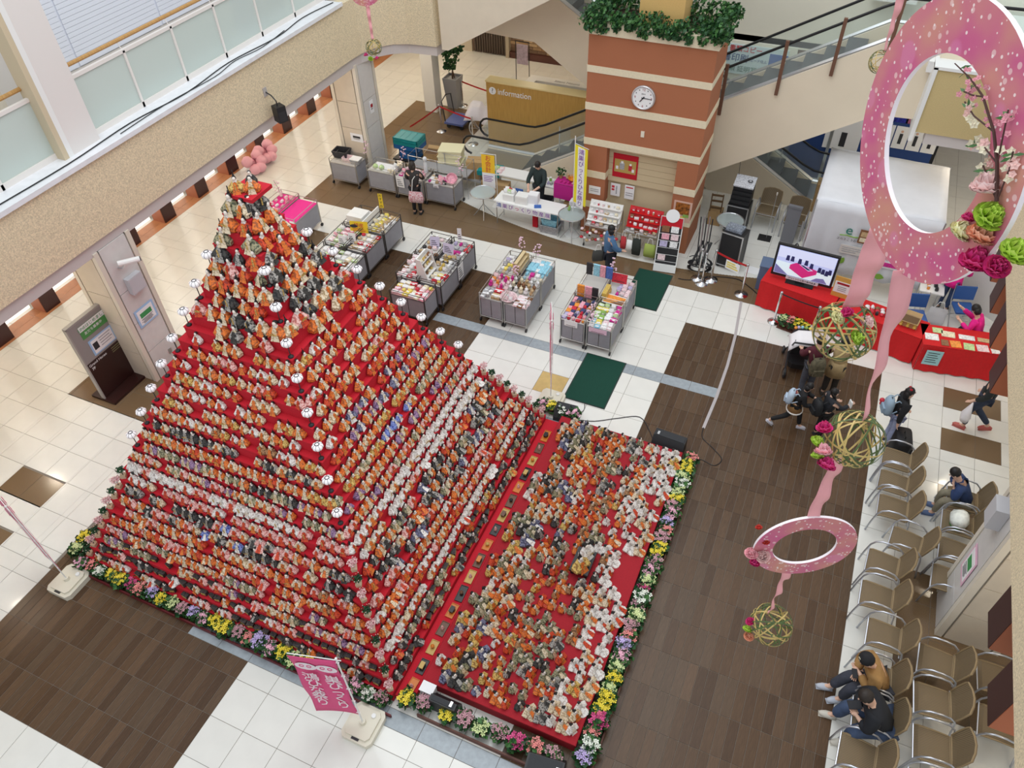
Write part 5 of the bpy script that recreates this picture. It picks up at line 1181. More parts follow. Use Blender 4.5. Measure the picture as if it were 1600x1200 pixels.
for i, (x, y, w_, c) in enumerate(((.10, 0, .16, 'orange'), (.28, 0, .16, 'pink'), (.43, 0, .14, 'black'), (.08, .6, .14, 'black'), (.25, .6, .15, 'sky blue'), (.40, .6, .14, 'pink'), (.54, .6, .16, 'blue'))):
    z1 = .30 if y == 0 else .48
    put_ = MB().bx(-w_ / 2, w_ / 2, -.012, .012, -.30, 0).bx(-w_ / 2, w_ / 2, .012, .03, -.22, 0)
    solo('hung_cloth', put_, gmat(c), '%s cloth hung on the %s rail of the towel stall rack, %s from left' % (c, 'front' if y == 0 else 'back', nth(i + 1)), 'cloth', (1.84 + x, 9.93 + y, ZT_ + z1 + .01), 0, 'hung cloths')
solo('fan_stack', MB().bx(-.06, .06, -.2, .2, 0, .10).bx(-.05, .05, -.18, .18, .10, .2), gmat('gold'), 'mustard coloured row of folders on the towel stall', 'folders', (2.46, 10.15, ZT_))
t = thing('serving_tray', 'orange and brown lacquer tray with white rim on the towel stall', 'tray', (2.70, 10.0, ZT_ + .05), -.05)
MB().bx(-.22, .22, -.14, .14, 0, .02).build('base', gmat('orange'), t); MB().tube([(-.23, -.15, .02), (.23, -.15, .02), (.23, .15, .02), (-.23, .15, .02)], .014, 5, True).build('rim', M_white, t); MB().prism([(-.05, -.13), (.21, -.13), (.21, .08)], .02, .024).build('brown_field', gmat('brown'), t)
card(2.62, 10.55, ZT_ + .12, .34, .22, gmat('red'), 'red and brown picture card at the back of the towel stall', -.3, .05, lines=1)
card(2.97, 10.1, .62, .16, .20, M_paper, 'white price card on the right rail of the towel stall', 0, PI / 2); card(2.05, 9.025, .55, .30, .16, M_paper, 'white card with dark pictures on the front rail of the towel stall', 0, 0, lines=1); card(2.66, 9.025, .56, .4, .12, mat('pinkish_sheet', (.8, .55, .68), .6), 'pink striped card on the front rail of the towel stall', 0, 0, lines=1)
branch(2.47, 10.72, ZT_, 'pink blossom branch standing at the back of the towel stall', .6, 7); branch(2.40, 9.35, ZT_, 'pink blossom garland in the middle of the towel stall', .35, 8); branch(2.5, 9.12, ZT_, 'pink blossom garland on the front of the towel stall', .3, 9)
# --- back row of wagons
for (a, c, lab) in ((-6.73, -5.83, 'back row wagon with the black crate'), (-5.50, -4.60, 'back row wagon with the green melons'), (-4.58, -3.70, 'back row wagon behind the shopper'), (-3.67, -2.76, 'back row wagon with the pink basket')): wagon(a, c, 12.95, 13.52, lab, split=False)
put('tub', 'black', (-6.52, 13.35, ZT_ + .02), .1, 'black plastic crate on the leftmost back row wagon', None, 1.35); put('tub', 'pale pink', (-6.22, 13.2, ZT_), .1, 'pale pink tub on the leftmost back row wagon', None, .9); put('tub', 'grey', (-5.95, 13.18, ZT_), .1, 'grey tub with white lid on the leftmost back row wagon', None, .85)
solo('white_lid', MB().bx(-.15, .15, -.12, .12, 0, .02), M_white, 'white lid on the grey tub of the leftmost back row wagon', 'lid', (-5.95, 13.18, ZT_ + .132))  # flat lid of the grey tub, built as an object of its own
put('melon', 'pale green', (-5.28, 13.12, ZT_), 0, 'round green melon on the back row wagon, left one'); put('melon', 'pale green', (-5.08, 13.12, ZT_), 0, 'round green melon on the back row wagon, right one')
solo('white_sheet', MB().bx(-.32, .22, -.18, .2, 0, .012), M_paper, 'large white paper sheet on the melon wagon', 'paper', (-5.1, 13.25, ZT_)); goods(-4.85, -4.62, 13.0, 13.45, ZT_, ['snack_bag'], ['white', 'grey', 'cream'], 'melon wagon', 2, 4)
goods(-4.5, -3.75, 13.0, 13.48, ZT_, ['pouch', 'flat_pack', 'snack_bag'], ['magenta', 'white', 'pink', 'grey', 'pale pink'], 'wagon behind the shopper', 6, 3)
goods(-3.6, -3.05, 13.0, 13.35, ZT_, ['pouch', 'snack_bag', 'flat_pack'], ['magenta', 'white', 'tan', 'black', 'pink'], 'pink basket wagon', 5, 3)
put('basket', 'pink', (-2.95, 13.2, ZT_ + .12), 0, 'tilted pink woven basket on the back row wagon', None, .95).rotation_euler = (0.9, 0.2, 0.5)
branch(-2.80, 13.5, ZT_, 'pink blossom branch on the right end of the back row wagons', .6, 12); branch(-4.6, 13.5, ZT_, 'pink blossom branch between the back row wagons', .6, 13); branch(-5.75, 13.45, ZT_, 'pink blossom branch right of the black crate wagon', .6, 14)
card(-4.42, 12.94, .38, .24, .34, M_paper, 'white notice with grey picture hung on the back row wagon', 0, 0, lines=4); card(-3.30, 12.94, .60, .16, .12, M_paper, 'white price card on the pink basket wagon', 0, 0)
solo('spray_bottle', MB().lathe([(.06, 0), (.065, .02), (.05, .3), (.03, .36), (.05, .38), (.06, .44), (.03, .48), (0, .48)], 12), mat('clear_plastic', (.7, .72, .74), .2), 'tall clear plastic dispenser behind the shopper', 'dispenser', (-3.85, 13.42, ZT_), smooth=True)
# wire racks and crates behind the wagons
t = thing('wire_rack', 'steel wire rack behind the back row wagons', 'rack', (-4.5, 13.62, 0))
for x in (0, .9, 1.8):
    for y in (0, .45): MB().cyl((x, y, 0), (x, y, 1.0), .012, n=5).build('post', M_steel, t)
for z in (.3, .65, .98): MB().tube([(0, 0, z), (1.8, 0, z), (1.8, .45, z), (0, .45, z)], .009, 5, True).build('shelf_rail', M_steel, t)
MB().bx(.02, 1.78, .02, .43, .64, .655).build('shelf', mat('shelf_grey', (.35, .35, .36), .5), t)
def crate(label, loc, m, d=(.55, .38, .16), rz=0.0):
    t = thing('plastic_crate', label, 'crate', loc, rz); W, D, H = d
    MB().bx(-W / 2, W / 2, -D / 2, D / 2, 0, .02).build('bottom', m, t)
    for i in range(4):
        z = .02 + i * (H - .02) / 4
        MB().bx(-W / 2, W / 2, -D / 2, -D / 2 + .015, z, z + (H - .02) / 4 - .008).bx(-W / 2, W / 2, D / 2 - .015, D / 2, z, z + (H - .02) / 4 - .008).bx(-W / 2, -W / 2 + .015, -D / 2, D / 2, z, z + (H - .02) / 4 - .008).bx(W / 2 - .015, W / 2, -D / 2, D / 2, z, z + (H - .02) / 4 - .008).build('slat_ring', m, t)
    for x in (-W / 2, W / 2 - .02):
        for y in (-D / 2, D / 2 - .02): MB().bx(x, x + .02, y, y + .02, 0, H).build('corner_post', m, t)
    for i in range(4): MB().bx(-W / 2 + .02 + i * (W - .04) / 4, -W / 2 + .02 + (i + 1) * (W - .04) / 4 - .01, -D / 2 + .02, D / 2 - .02, H - .03, H - .015).build('lid_slat', m, t)
    return t
M_teal = mat('teal_plastic', (.01, .26, .27), .4); M_cblue = mat('crate_blue', (.02, .13, .36), .4); M_cream2 = mat('cream_plastic', (.80, .76, .50), .4)
crate('blue folding crate lowest of the stack beside the far left column', (-4.95, 14.5, 0.42), M_cblue, (.55, .40, .3)); crate('blue folding crate under the teal crates', (-4.95, 14.5, .73), M_cblue, (.78, .52, .12)); crate('teal crate second from the top of the stack', (-4.95, 14.5, .86), M_teal, (.78, .52, .10)); crate('teal crate on top of the stack beside the far left column', (-4.95, 14.5, .97), M_teal, (.78, .52, .10))
solo('crate_table', MB().bx(-.45, .45, -.3, .3, .38, .42).bx(-.42, -.38, -.27, -.23, 0, .38).bx(.38, .42, -.27, -.23, 0, .38).bx(-.42, -.38, .23, .27, 0, .38).bx(.38, .42, .23, .27, 0, .38), M_black, 'dark low table under the teal crates', 'table', (-4.95, 14.5, 0))
for i in range(4): solo('foam_box', MB().bx(-.32, .32, -.24, .24, 0, .14).bx(-.335, .335, -.255, .255, .14, .17), M_cream2, 'cream foam box in the stack behind the wagons, %s from the bottom' % nth(i + 1), 'box', (-3.55 + .03 * (i % 2), 14.35, .35 + i * .172), .12 + .04 * i)
solo('box_table', MB().bx(-.9, .9, -.32, .32, .31, .35).bx(-.85, -.80, -.28, -.24, 0, .31).bx(.80, .85, -.28, -.24, 0, .31).bx(-.85, -.80, .24, .28, 0, .31).bx(.80, .85, .24, .28, 0, .31), mat('table_grey', (.4, .4, .4), .5), 'grey low table carrying the foam boxes and cartons', 'table', (-3.0, 14.35, 0))
def carton(label, loc, d, rz=0.0, open_=False):
    t = thing('cardboard_carton', label, 'carton', loc, rz); W, D, H = d
    MB().bx(-W / 2, W / 2, -D / 2, D / 2, 0, H * .98).build('body', M_card, t)
    if open_:
        MB().bx(-W / 2 + .02, W / 2 - .02, -D / 2 + .02, D / 2 - .02, H * .98, H * .985).build('inside', mat('carton_dark', (.14, .08, .04), .9), t)
        for s in (-1, 1): MB().slab([(-W / 2, s * D / 2, H), (W / 2, s * D / 2, H), (W / 2, s * (D / 2 + .08), H + .05), (-W / 2, s * (D / 2 + .08), H + .05)], (0, 0, .006)).build('flap', M_card, t)
    else:
        MB().bx(-W / 2, W / 2, -D / 2, -.004, H * .98, H).build('flap', M_card, t); MB().bx(-W / 2, W / 2, .004, D / 2, H * .98, H).build('flap', M_card, t)
    return t
carton('closed cardboard carton on the box table beside the cream foam boxes', (-2.75, 14.3, .55), (.5, .36, .30), .25); carton('cardboard carton under the closed carton on the box table', (-2.75, 14.32, .35), (.6, .42, .19), .2); carton('open cardboard carton between the crates and the foam boxes', (-4.15, 14.35, .55), (.40, .34, .25), .1, True); carton('cardboard carton under the open carton', (-4.15, 14.35, 0), (.45, .4, .54), .1)
# --- service tables behind the till
def table(label, loc, W, D, H, rz=0.0, top=None, leg=None):
    t = thing('folding_table', label, 'table', loc, rz)
    MB().bx(-W / 2, W / 2, -D / 2, D / 2, H - .03, H).build('top', top or M_white, t)
    for x in (-W / 2 + .06, W / 2 - .06):
        for y in (-D / 2 + .05, D / 2 - .05): MB().cyl((x, y, 0), (x, y, H - .03), .014, n=6).build('leg', leg or M_steel, t)
        MB().cyl((x, -D / 2 + .05, .12), (x, D / 2 - .05, .12), .01, n=5).build('crossbar', leg or M_steel, t)
    return t
table('long white back table left part behind the till', (-1.75, 14.25, 0), 1.7, .45, .70); table('long white back table right part behind the till', (-.1, 14.15, 0), 1.5, .45, .70)
table('white till table with the event sign', (-.60, 13.05, 0), 1.85, .52, .70, -.02)
carton('upright cardboard carton under the back table, left one', (-2.25, 14.0, 0), (.3, .3, .5), 0); carton('upright cardboard carton under the back table, right one', (-1.85, 14.05, 0), (.4, .3, .45), .1)
sg = thing('event_sign', 'strip of white cards with violet characters on the till table front', 'sign', (-.62, 12.785, .60), -.02)
M_vio = mat('violet_ink', (.22, .05, .38), .6)
for i, ch in enumerate('鴻巣びっくり物産展'):
    x = -.75 + i * .172
    MB().bx(x - .082, x + .082, -.012, 0, -.09, .09).build('letter_card', M_paper, sg); text(ch, .145, sg, (x, -.014, 0), (1, 0, 0), (0, 0, 1), M_vio if i > 4 else [M_blue, M_vio, M_vio, mat('rose_ink', (.62, .05, .16), .6), M_vio][i], .001)
bn = thing('till_banner', 'yellow and white pay here banner on a stand behind the round table', 'banner', (-2.0, 13.55, 0), .12)
MB().cyl((.22, 0, 0), (.22, 0, 1.55), .010, n=6).cyl((-.2, 0, 1.54), (.22, 0, 1.54), .007, n=5).bx(.08, .36, -.12, .12, 0, .02).build('stand', M_white, bn)
MB().bx(-.18, .18, -.006, .002, .99, 1.51).build('yellow_half', mat('banner_yellow', (.88, .55, .03), .6), bn); MB().bx(-.18, .18, -.006, .002, .55, .99).build('white_half', M_paper, bn)
for i, ch in enumerate('お会計'): text(ch, .17, bn, (0, -.010, 1.41 - i * .165), (1, 0, 0), (0, 0, 1), M_sred, .001)
for i in range(4): MB().bx(-.14, .12 - .04 * (i % 2), -.010, -.006, .89 - .05 * i, .905 - .05 * i).build('text_line', M_vio, bn)
def round_table(label, loc):
    t = thing('round_glass_table', label, 'table', loc)
    MB().cyl((0, 0, .70), (0, 0, .708), .33, n=28).build('glass_top', glassmat('table_glass', (.75, .82, .82), .62, .05), t); MB().tube([(.335 * math.cos(a * PI / 16), .335 * math.sin(a * PI / 16), .705) for a in range(32)], .014, 6, True).build('rim', M_steel, t)
    MB().cyl((0, 0, .30), (0, 0, .69), .016, n=6).build('stem', M_steel, t)
    for a in range(4): e = a * PI / 2 + .4; MB().tube([(0, 0, .36), (.10 * math.cos(e), .10 * math.sin(e), .22), (.28 * math.cos(e), .28 * math.sin(e), 0)], .011, 5).build('leg', M_steel, t); MB().cyl((0, 0, .69), (.32 * math.cos(e), .32 * math.sin(e), .695), .008, n=5).build('spoke', M_steel, t)
    return t
round_table('round glass table left of the till table', (-1.95, 13.05, 0)); round_table('round glass table right of the till with a green ornament', (.60, 12.92, 0))
put('plush_toy', 'green', (.48, 13.05, .71), 0, 'bright green ornament on the round glass table by the pillar', None, .9)
# goods and boxes on the till table
solo('cash_box', MB().bx(-.16, .16, -.13, .13, 0, .22).bx(-.165, .165, -.135, -.13, .02, .2), M_white, 'white box with printed sheet on the till table', 'box', (-.78, 13.0, .70), .05); solo('cash_box', MB().bx(-.15, .15, -.13, .13, 0, .18).bx(-.14, .14, -.12, .12, .18, .19), M_white, 'white box of receipts left on the till table', 'box', (-1.15, 13.02, .70), .05)
solo('cash_box', MB().bx(-.12, .14, -.11, .11, 0, .25).bx(-.11, .13, -.1, .1, .25, .26), M_paper, 'open white carton beside the hands of the shop assistant', 'box', (-.52, 13.1, .70), .1)
goods(-1.28, -1.0, 12.95, 13.1, .89, ['snack_bag'], ['white', 'pale green', 'red', 'white'], 'till table boxes', 3, 2)
solo('tablet', MB().bx(-.11, .11, -.01, .01, 0, .16).bx(-.1, .1, -.011, -.01, .01, .15), [M_blue], 'small blue tablet on a stand at the till', 'tablet', (-1.0, 13.28, .72)); solo('cloth_pad', MB().bx(-.09, .09, -.06, .06, 0, .03).bx(-.06, .06, -.04, .04, .03, .045), mat('cobalt', (.07, .17, .50), .7), 'cobalt blue cloth pad on the till table', 'cloth', (-.33, 12.92, .70), .4)
put('tub', 'grey', (.0, 13.02, 0), 0, 'large grey tub under the till table', None, 1.6); put('tub', 'sky blue', (.0, 13.02, .22), 0, 'pale blue tub stacked in the grey tub under the till table', None, 1.3); solo('red_case', MB().bx(-.07, .07, -.03, .03, 0, .4).bx(-.06, .06, -.035, -.03, .02, .38), M_red, 'red upright case under the till table', 'case', (-.45, 13.05, 0))
put('tub', 'grey', (-.52, 13.75, 0), .1, 'dark grey storage bin behind the till', None, 1.5); put('tub', 'black', (-.5, 13.78, .2), .1, 'black storage bin stacked behind the till', None, 1.5)
goods(-2.5, -1.9, 14.1, 14.4, .70, ['flat_pack', 'snack_bag'], ['pale pink', 'white', 'pale green', 'white'], 'back table', 4, 2, 1.2); goods(-.75, -.15, 14.0, 14.3, .70, ['jar', 'pouch', 'snack_bag'], ['white', 'cream', 'lilac', 'grey', 'green'], 'right back table', 6, 2)
solo('teal_cloth', MB().bx(-.32, .32, -.22, .22, 0, .015).bx(-.32, .32, -.235, -.22, -.12, .015), M_teal, 'teal cloth under pink wrapping on the back table', 'cloth', (-2.28, 14.25, .70), .1)
# magenta draped shelf unit with plants and figures
t = thing('draped_shelf', 'white shelf unit draped with a magenta cloth left of the pillar', 'shelf', (-.06, 13.64, 0), -.03)
for x in (-.1, .72):
    for y in (0, .35): MB().bx(x, x + .025, y, y + .025, 0, 1.05).build('post', M_white, t)
for z in (.28, .62, 1.02): MB().bx(-.1, .745, 0, .375, z, z + .025).build('shelf', M_white, t)
MB().bx(-.11, .45, -.02, 0, .62, 1.03).bx(-.11, .72, -.02, .36, 1.046, 1.06).build('drape', mat('magenta_drape', (.50, .015, .24), .8), t)
goods(-.05, .6, 13.64, 13.76, 1.07, ['pouch'], ['pink', 'pale pink', 'magenta'], 'draped shelf front', 6, 1, .7); goods(.02, .68, 13.80, 13.95, 1.07, ['plush_toy', 'basket'], ['tan', 'brown', 'cream', 'orange'], 'draped shelf back', 4, 1, .9)
carton('small cardboard carton on the middle shelf of the draped unit', (.3, 13.8, .31), (.4, .26, .2))
rr = random.Random(9); t = thing('small_plant', 'small green plant on the draped magenta shelf', 'plant', (-.08, 13.9, 1.06)); MB().lathe([(.04, 0), (.05, .08), (0, .08)], 10).build('pot', M_card, t); leaf_cloud([(0, 0, .18, 1)], 70, .14, .035, rr).build('foliage', [M_leaf, M_leaf2], t)['kind'] = 'stuff'
solo('kraft_bag', MB().bx(-.14, .14, -.1, .1, 0, .34).bx(-.13, .13, -.09, .09, .34, .35), mat('pale_sheet', (.74, .74, .78), .6, noise=.2, scale=10), 'white covered box beside the draped magenta shelf', 'box', (.52, 13.42, .45))
table('small dark stand under the covered box beside the pillar', (.52, 13.42, 0), .36, .26, .45, 0, M_steel)
# tall yellow banner at the pillar
t = thing('vertical_banner', 'tall yellow bordered banner with violet brush writing before the pillar', 'banner', (.80, 13.02, 0), -.15)
MB().cyl((-.22, 0, 0), (-.22, 0, 2.75), .012, n=6).cyl((-.22, 0, 2.57), (.15, 0, 2.50), .007, n=5).lathe([(.2, 0), (.2, .03), (.05, .06), (0, .06)], 12, (-.22, 0, 0)).build('stand', M_white, t)
MB().slab([(-.21, -.01, 1.0), (.13, -.01, .94), (.13, -.01, 2.48), (-.21, -.01, 2.55)], (0, .006, 0)).build('yellow_cloth', mat('banner_lemon', (.86, .74, .03), .6), t)
MB().slab([(-.13, -.016, .90), (.06, -.016, .86), (.06, -.016, 2.47), (-.13, -.016, 2.51)], (0, .006, 0)).build('white_field', M_paper, t)
for i, ch in enumerate('鴻巣びっくりひな祭り'): text(ch, .155, t, (-.035, -.020, 2.38 - i * .155), (1, 0, -.03), (0, 0, 1), M_vio, .001)
# ------------------------------------------------------------------ racks in the pillar alcove
def goods_rack(label, x0, x1, y0, place, cols, top):
    t = thing('goods_rack', label, 'rack', (x0, y0, 0)); W = x1 - x0
    for x in (0.0, W):
        for y in (0, .45): MB().cyl((x, y, .08), (x, y, .95), .012, n=6).build('post', M_tube, t); MB().cyl((x - .012, y, .045), (x + .012, y, .045), .045, n=8).build('caster', M_black, t)
    for z in (.25, .62, .70): MB().tube([(0, 0, z), (W, 0, z), (W, .45, z), (0, .45, z)], .008, 5, True).build('rail', M_tube, t)
    MB().bx(0, W, 0, .45, .60, .62).build('tray', mat('stall_tray', (0.55, 0.53, 0.50), 0.6), t); MB().slab([(0, .2, .72), (W, .2, .72), (W, .44, 1.10), (0, .44, 1.10)], (0, .02, 0.0)).build('sloped_back', top, t)
    for i in range(3): MB().bx(.02, W - .02, .08 + .10 * i, .22 + .10 * i, .72 + .14 * i, .735 + .14 * i).build('step_shelf', top, t)
    goods(x0 + .03, x1 - .03, y0 + .02, y0 + .15, .63, ['snack_bag', 'flat_pack'], cols, place + ' tray', 7, 1, .8)
    for i in range(3): goods(x0 + .04, x1 - .04, y0 + .10 + .10 * i, y0 + .22 + .10 * i, .737 + .14 * i, ['snack_bag', 'gift_box', 'jar'], cols, place + ' %s step' % nth(i + 1), 6, 1, .75)
    return t
goods_rack('small goods rack with white and red packets before the alcove', 1.02, 1.86, 12.72, 'white packet rack', ['white', 'red', 'pale pink', 'tan', 'white', 'cream'], M_white)
goods_rack('bright red sloped goods rack before the alcove', 2.02, 2.86, 12.80, 'red rack', ['red', 'white', 'brown', 'pale pink', 'tan'], mat('rack_red', (.60, .01, .015), .5))
# bunches of ornaments hanging in front of the white packet rack
for i in range(26):
    put('round_cake', ['red', 'white', 'tan', 'pale pink', 'brown'][i % 5], (.98 + .075 * (i % 13), 12.64 + .03 * (i % 2), .22 + .2 * (i // 13) + rs.uniform(0, .12)), 0, '%s hanging ornament below the white packet rack, %s row, %s from left' % (['red', 'white', 'tan', 'pale pink', 'brown'][i % 5], ['lower', 'upper'][i // 13], nth(i % 13 + 1)), 'hanging ornaments', .85)
def tote(label, loc, m, w_=.26, h_=.34, rz=0.0):
    t = thing('tote_bag', label, 'bag', loc, rz)
    loft(MB(), [ring(w_ / 2 * .95, .04, 0, 0, 8, .4), ring(w_ / 2, .06, h_ * .3, 0, 8, .4), ring(w_ / 2 * .9, .02, h_, 0, 8, .4)]).build('body', m, t, True); MB().tube([(-w_ * .25, 0, h_), (-w_ * .12, 0, h_ + .16), (w_ * .12, 0, h_ + .16), (w_ * .25, 0, h_)], .008, 5).build('handle', M_white, t); return t
tote('lime green tote bag hanging on the red rack', (2.74, 12.70, .12), mat('lime_cloth', (.36, .44, .10), .8), .30, .36); tote('black cloth bag hanging on the red rack', (2.40, 12.70, .10), mat('black_cloth', (.03, .035, .03), .9), .22, .46); tote('white cloth bag hanging on the red rack', (2.22, 12.70, .18), M_white, .16, .30); tote('red and green cloth bag hanging on the red rack', (2.06, 12.70, .2), mat('red_cloth', (.5, .04, .05), .8), .14, .34)
t = thing('postcard_stand', 'leaning white framed postcard stand with round header beside the red rack', 'stand', (3.22, 12.42, 0), .12)
Mx = Matrix.Rotation(-.30, 4, 'X')
MB().bx(-.27, -.25, -.01, .01, 0, 1.35).bx(.25, .27, -.01, .01, 0, 1.35).bx(-.27, .27, -.01, .01, 1.1, 1.35).tf(Mx).build('frame', M_white, t); MB().bx(-.25, .25, 0, .012, .18, 1.1).tf(Mx).build('back', M_black, t); MB().bx(-.27, .27, -.06, .01, 0, .18).tf(Mx).build('base', M_white, t); MB().bx(-.25, .25, -.014, -.008, 1.1, 1.34).tf(Mx).build('header', M_red, t)
MB().cyl((0, -.02, 1.38), (0, -.03, 1.38), .16, n=20).tf(Mx).build('round_header', M_paper, t)
for i in range(5): MB().cyl((-.25, -.03, .26 + .17 * i), (.25, -.03, .26 + .17 * i), .005, n=4).tf(Mx).build('wire', M_white, t)
for i, (x, z, c) in enumerate(((-.12, .28, 'pale pink'), (.12, .62, 'white'), (-.1, .80, 'pink'), (.12, .80, 'pale pink'), (.1, .98, 'white'), (-.12, .98, 'brown'), (-.12, .62, 'lilac'))): MB().bx(x - .09, x + .09, -.026, -.018, z, z + .15).tf(Mx).build('postcard', gmat(c), t)
MB().cyl((-.2, .42, 0), (-.2, .2, .7), .01, n=5).cyl((.2, .42, 0), (.2, .2, .7), .01, n=5).build('rear_leg', M_white, t)
# posters in the alcove
def flat_poster(label, loc, w_, h_, layers):
    t = thing('poster', label, 'poster', loc); MB().bx(-w_ / 2, w_ / 2, -.01, 0, -h_ / 2, h_ / 2).build('sheet', layers[0], t)
    for i, (x, z, ww, hh, m) in enumerate(layers[1:]): MB().bx(x - ww / 2, x + ww / 2, -.014 - .001 * i, -.010, z - hh / 2, z + hh / 2).build('print', m, t)
    return t
flat_poster('red poster with a gold picture of a doll pair in the alcove', (1.72, 13.515, 1.95), .62, .62, [M_red, (0, .0, .54, .34, mat('poster_gold', (.50, .34, .10), .6)), (-.08, .0, .12, .18, gmat('grey')), (-.08, .10, .06, .06, M_paper), (.13, -.02, .09, .14, gmat('red')), (.13, .07, .05, .05, M_paper), (-.2, -.05, .06, .08, M_paper), (.2, -.08, .06, .08, M_paper)])
flat_poster('white notice with red heading in the alcove, left one', (1.52, 13.512, 1.28), .24, .34, [M_paper, (-.06, .08, .07, .06, gmat('red')), (-.06, 0, .07, .05, gmat('red')), (.03, .0, .03, .22, gmat('grey'))]); flat_poster('white text notice in the alcove, right one', (1.88, 13.512, 1.28), .24, .38, [M_paper, (0, .13, .18, .03, gmat('red')), (0, -.02, .18, .02, gmat('grey')), (0, -.08, .18, .02, gmat('grey'))])
flat_poster('small white notice on the left leg of the pillar', (1.05, 13.298, 1.28), .30, .22, [M_paper, (0, .03, .22, .02, gmat('grey')), (0, -.02, .22, .02, gmat('grey'))])
flat_poster('colourful food poster on the right leg of the pillar', (3.28, 13.295, 1.18), .44, .56, [mat('salmon_sheet', (.70, .45, .36), .6), (0, .08, .34, .32, mat('food_print', (.30, .10, .02), .5, noise=.9, scale=14)), (-.06, -.17, .30, .08, gmat('yellow')), (.1, -.1, .14, .08, gmat('green'))])
# ================================================================== RATTAN CHAIRS
M_alu = mat('aluminium_tube', (.58, .60, .66), .3, .75)
def weave(name, c):
    m = mat(name, c, .6); nt = m.node_tree; b = nt.nodes['Principled BSDF']; tc = nt.nodes.new('ShaderNodeTexCoord'); wv = nt.nodes.new('ShaderNodeTexWave'); wv.wave_type = 'BANDS'; wv.bands_direction = 'Y'; wv.inputs['Scale'].default_value = 14; wv.inputs['Distortion'].default_value = .6; wv.inputs['Detail'].default_value = 1
    r = nt.nodes.new('ShaderNodeValToRGB'); r.color_ramp.elements[0].color = (c[0] * .55, c[1] * .55, c[2] * .55, 1); r.color_ramp.elements[1].color = (c[0] * 1.15, c[1] * 1.15, c[2] * 1.15, 1)
    nt.links.new(tc.outputs['Object'], wv.inputs['Vector']); nt.links.new(wv.outputs['Fac'], r.inputs['Fac']); nt.links.new(r.outputs['Color'], b.inputs['Base Color']); return m
M_rat = weave('rattan', (.215, .155, .088)); M_ratr = mat('rattan_rim', (.30, .215, .115), .6)
def make_chair(label, loc, rz):
    """faces +x"""
    t = thing('rattan_armchair', label, 'chair', loc, rz, 'rattan armchairs')
    b = MB(); n = 9; th = .025
    top = [[(-.22 + .46 * i / (n - 1), y * (.235 - .02 * (1 - i / (n - 1))), .44 + .012 * math.sin(PI * i / (n - 1)) - (.03 if i == n - 1 else 0)) for y in (-1, -.5, 0, .5, 1)] for i in range(n)]
    def sheet(G, off):
        r, c = len(G), len(G[0]); V = [Vector(p) for row in G for p in row]; V2 = [p + Vector(off) for p in V]; F = []
        for i in range(r - 1):
            for j in range(c - 1): a = i * c + j; F.append((a, a + 1, a + c + 1, a + c)); F.append((a + r * c, a + c + r * c, a + c + 1 + r * c, a + 1 + r * c))
        per = [j for j in range(c)] + [i * c + c - 1 for i in range(1, r)] + [(r - 1) * c + j for j in range(c - 2, -1, -1)] + [i * c for i in range(r - 2, 0, -1)]
        for q in range(len(per)): a, d = per[q], per[(q + 1) % len(per)]; F.append((a, d, d + r * c, a + r * c))
        return V + V2, F, [V[q] for q in per]
    V, F, per = sheet(top, (0, 0, -th)); b._add(V, F); b.build('seat', M_rat, t, False)
    MB().tube(per, .012, 5, True).build('seat_rim', M_ratr, t)
    back = [[(-.23 - .10 * i / 6 - .05 * (1 - y * y) * (i / 6) ** .5, y * (.23 + .015 * math.sin(PI * i / 6)), .47 + .40 * i / 6 - .03 * (i == 6) * y * y) for y in (-1, -.5, 0, .5, 1)] for i in range(7)]
    b = MB(); V, F, per = sheet(back, (-.022, 0, 0)); b._add(V, F); b.build('backrest', M_rat, t); MB().tube(per, .012, 5, True).build('back_rim', M_ratr, t)
    for s in (-1, 1):
        y = s * .27
        P = [(.30, y, 0), (.27, y, .30), (.24, y, .50), (.19, y, .60), (.10, y, .655), (-.04, y, .665), (-.16, y, .64), (-.24, y * .98, .56), (-.27, y * .95, .44), (-.30, y, .2), (-.34, y, 0)]
        MB().tube(P, .0145, 7).build('arm_frame', M_alu, t, True)
    for x in (.24, -.24): MB().cyl((x, -.26, .42), (x, .26, .42), .011, n=6).build('crossbar', M_alu, t)
    return t
CH = [(8.76, 7.92, 'nearest the black suitcase in the front row'), (8.75, 7.35, 'second from the suitcase in the front row'), (8.79, 6.78, 'third from the suitcase in the front row'), (9.04, 6.15, 'pushed back out of line in the front row'), (8.73, 5.56, 'fifth from the suitcase in the front row'), (8.70, 4.92, 'sixth from the suitcase in the front row'), (8.86, 4.28, 'just behind the man in the cap, empty'), (8.78, 3.56, 'under the man in the tan jacket'), (8.80, 2.97, 'under the man in the black jacket'), (8.69, 2.36, 'last of the front row at the picture edge'),
      (9.86, 7.42, 'under the seated reader in the second row'), (9.80, 6.85, 'carrying the green shopping bag'), (9.78, 6.25, 'behind the shopping bag chair in the second row'), (9.70, 5.66, 'beside the corner of the white column'), (9.59, 4.14, 'just past the white column in the second row'), (9.57, 3.52, 'second past the white column'), (9.60, 2.88, 'third past the white column'), (9.58, 2.25, 'last of the second row at the picture edge'), (10.38, 4.22, 'first of the third row half hidden by a block'), (10.40, 3.52, 'second of the third row half hidden by a block'), (10.62, 7.0, 'in the third row behind the seated reader')]
rc = random.Random(4)
c0 = None
for i, (x, y, d) in enumerate(CH):
    lab = 'rattan armchair ' + d; rz = PI + rc.uniform(-.07, .07) + (-.08 if i in (3, 6) else 0)
    if c0 is None: c0 = make_chair(lab, (x, y, 0), rz)
    else: dup(c0, (x, y, 0), rz, lab)
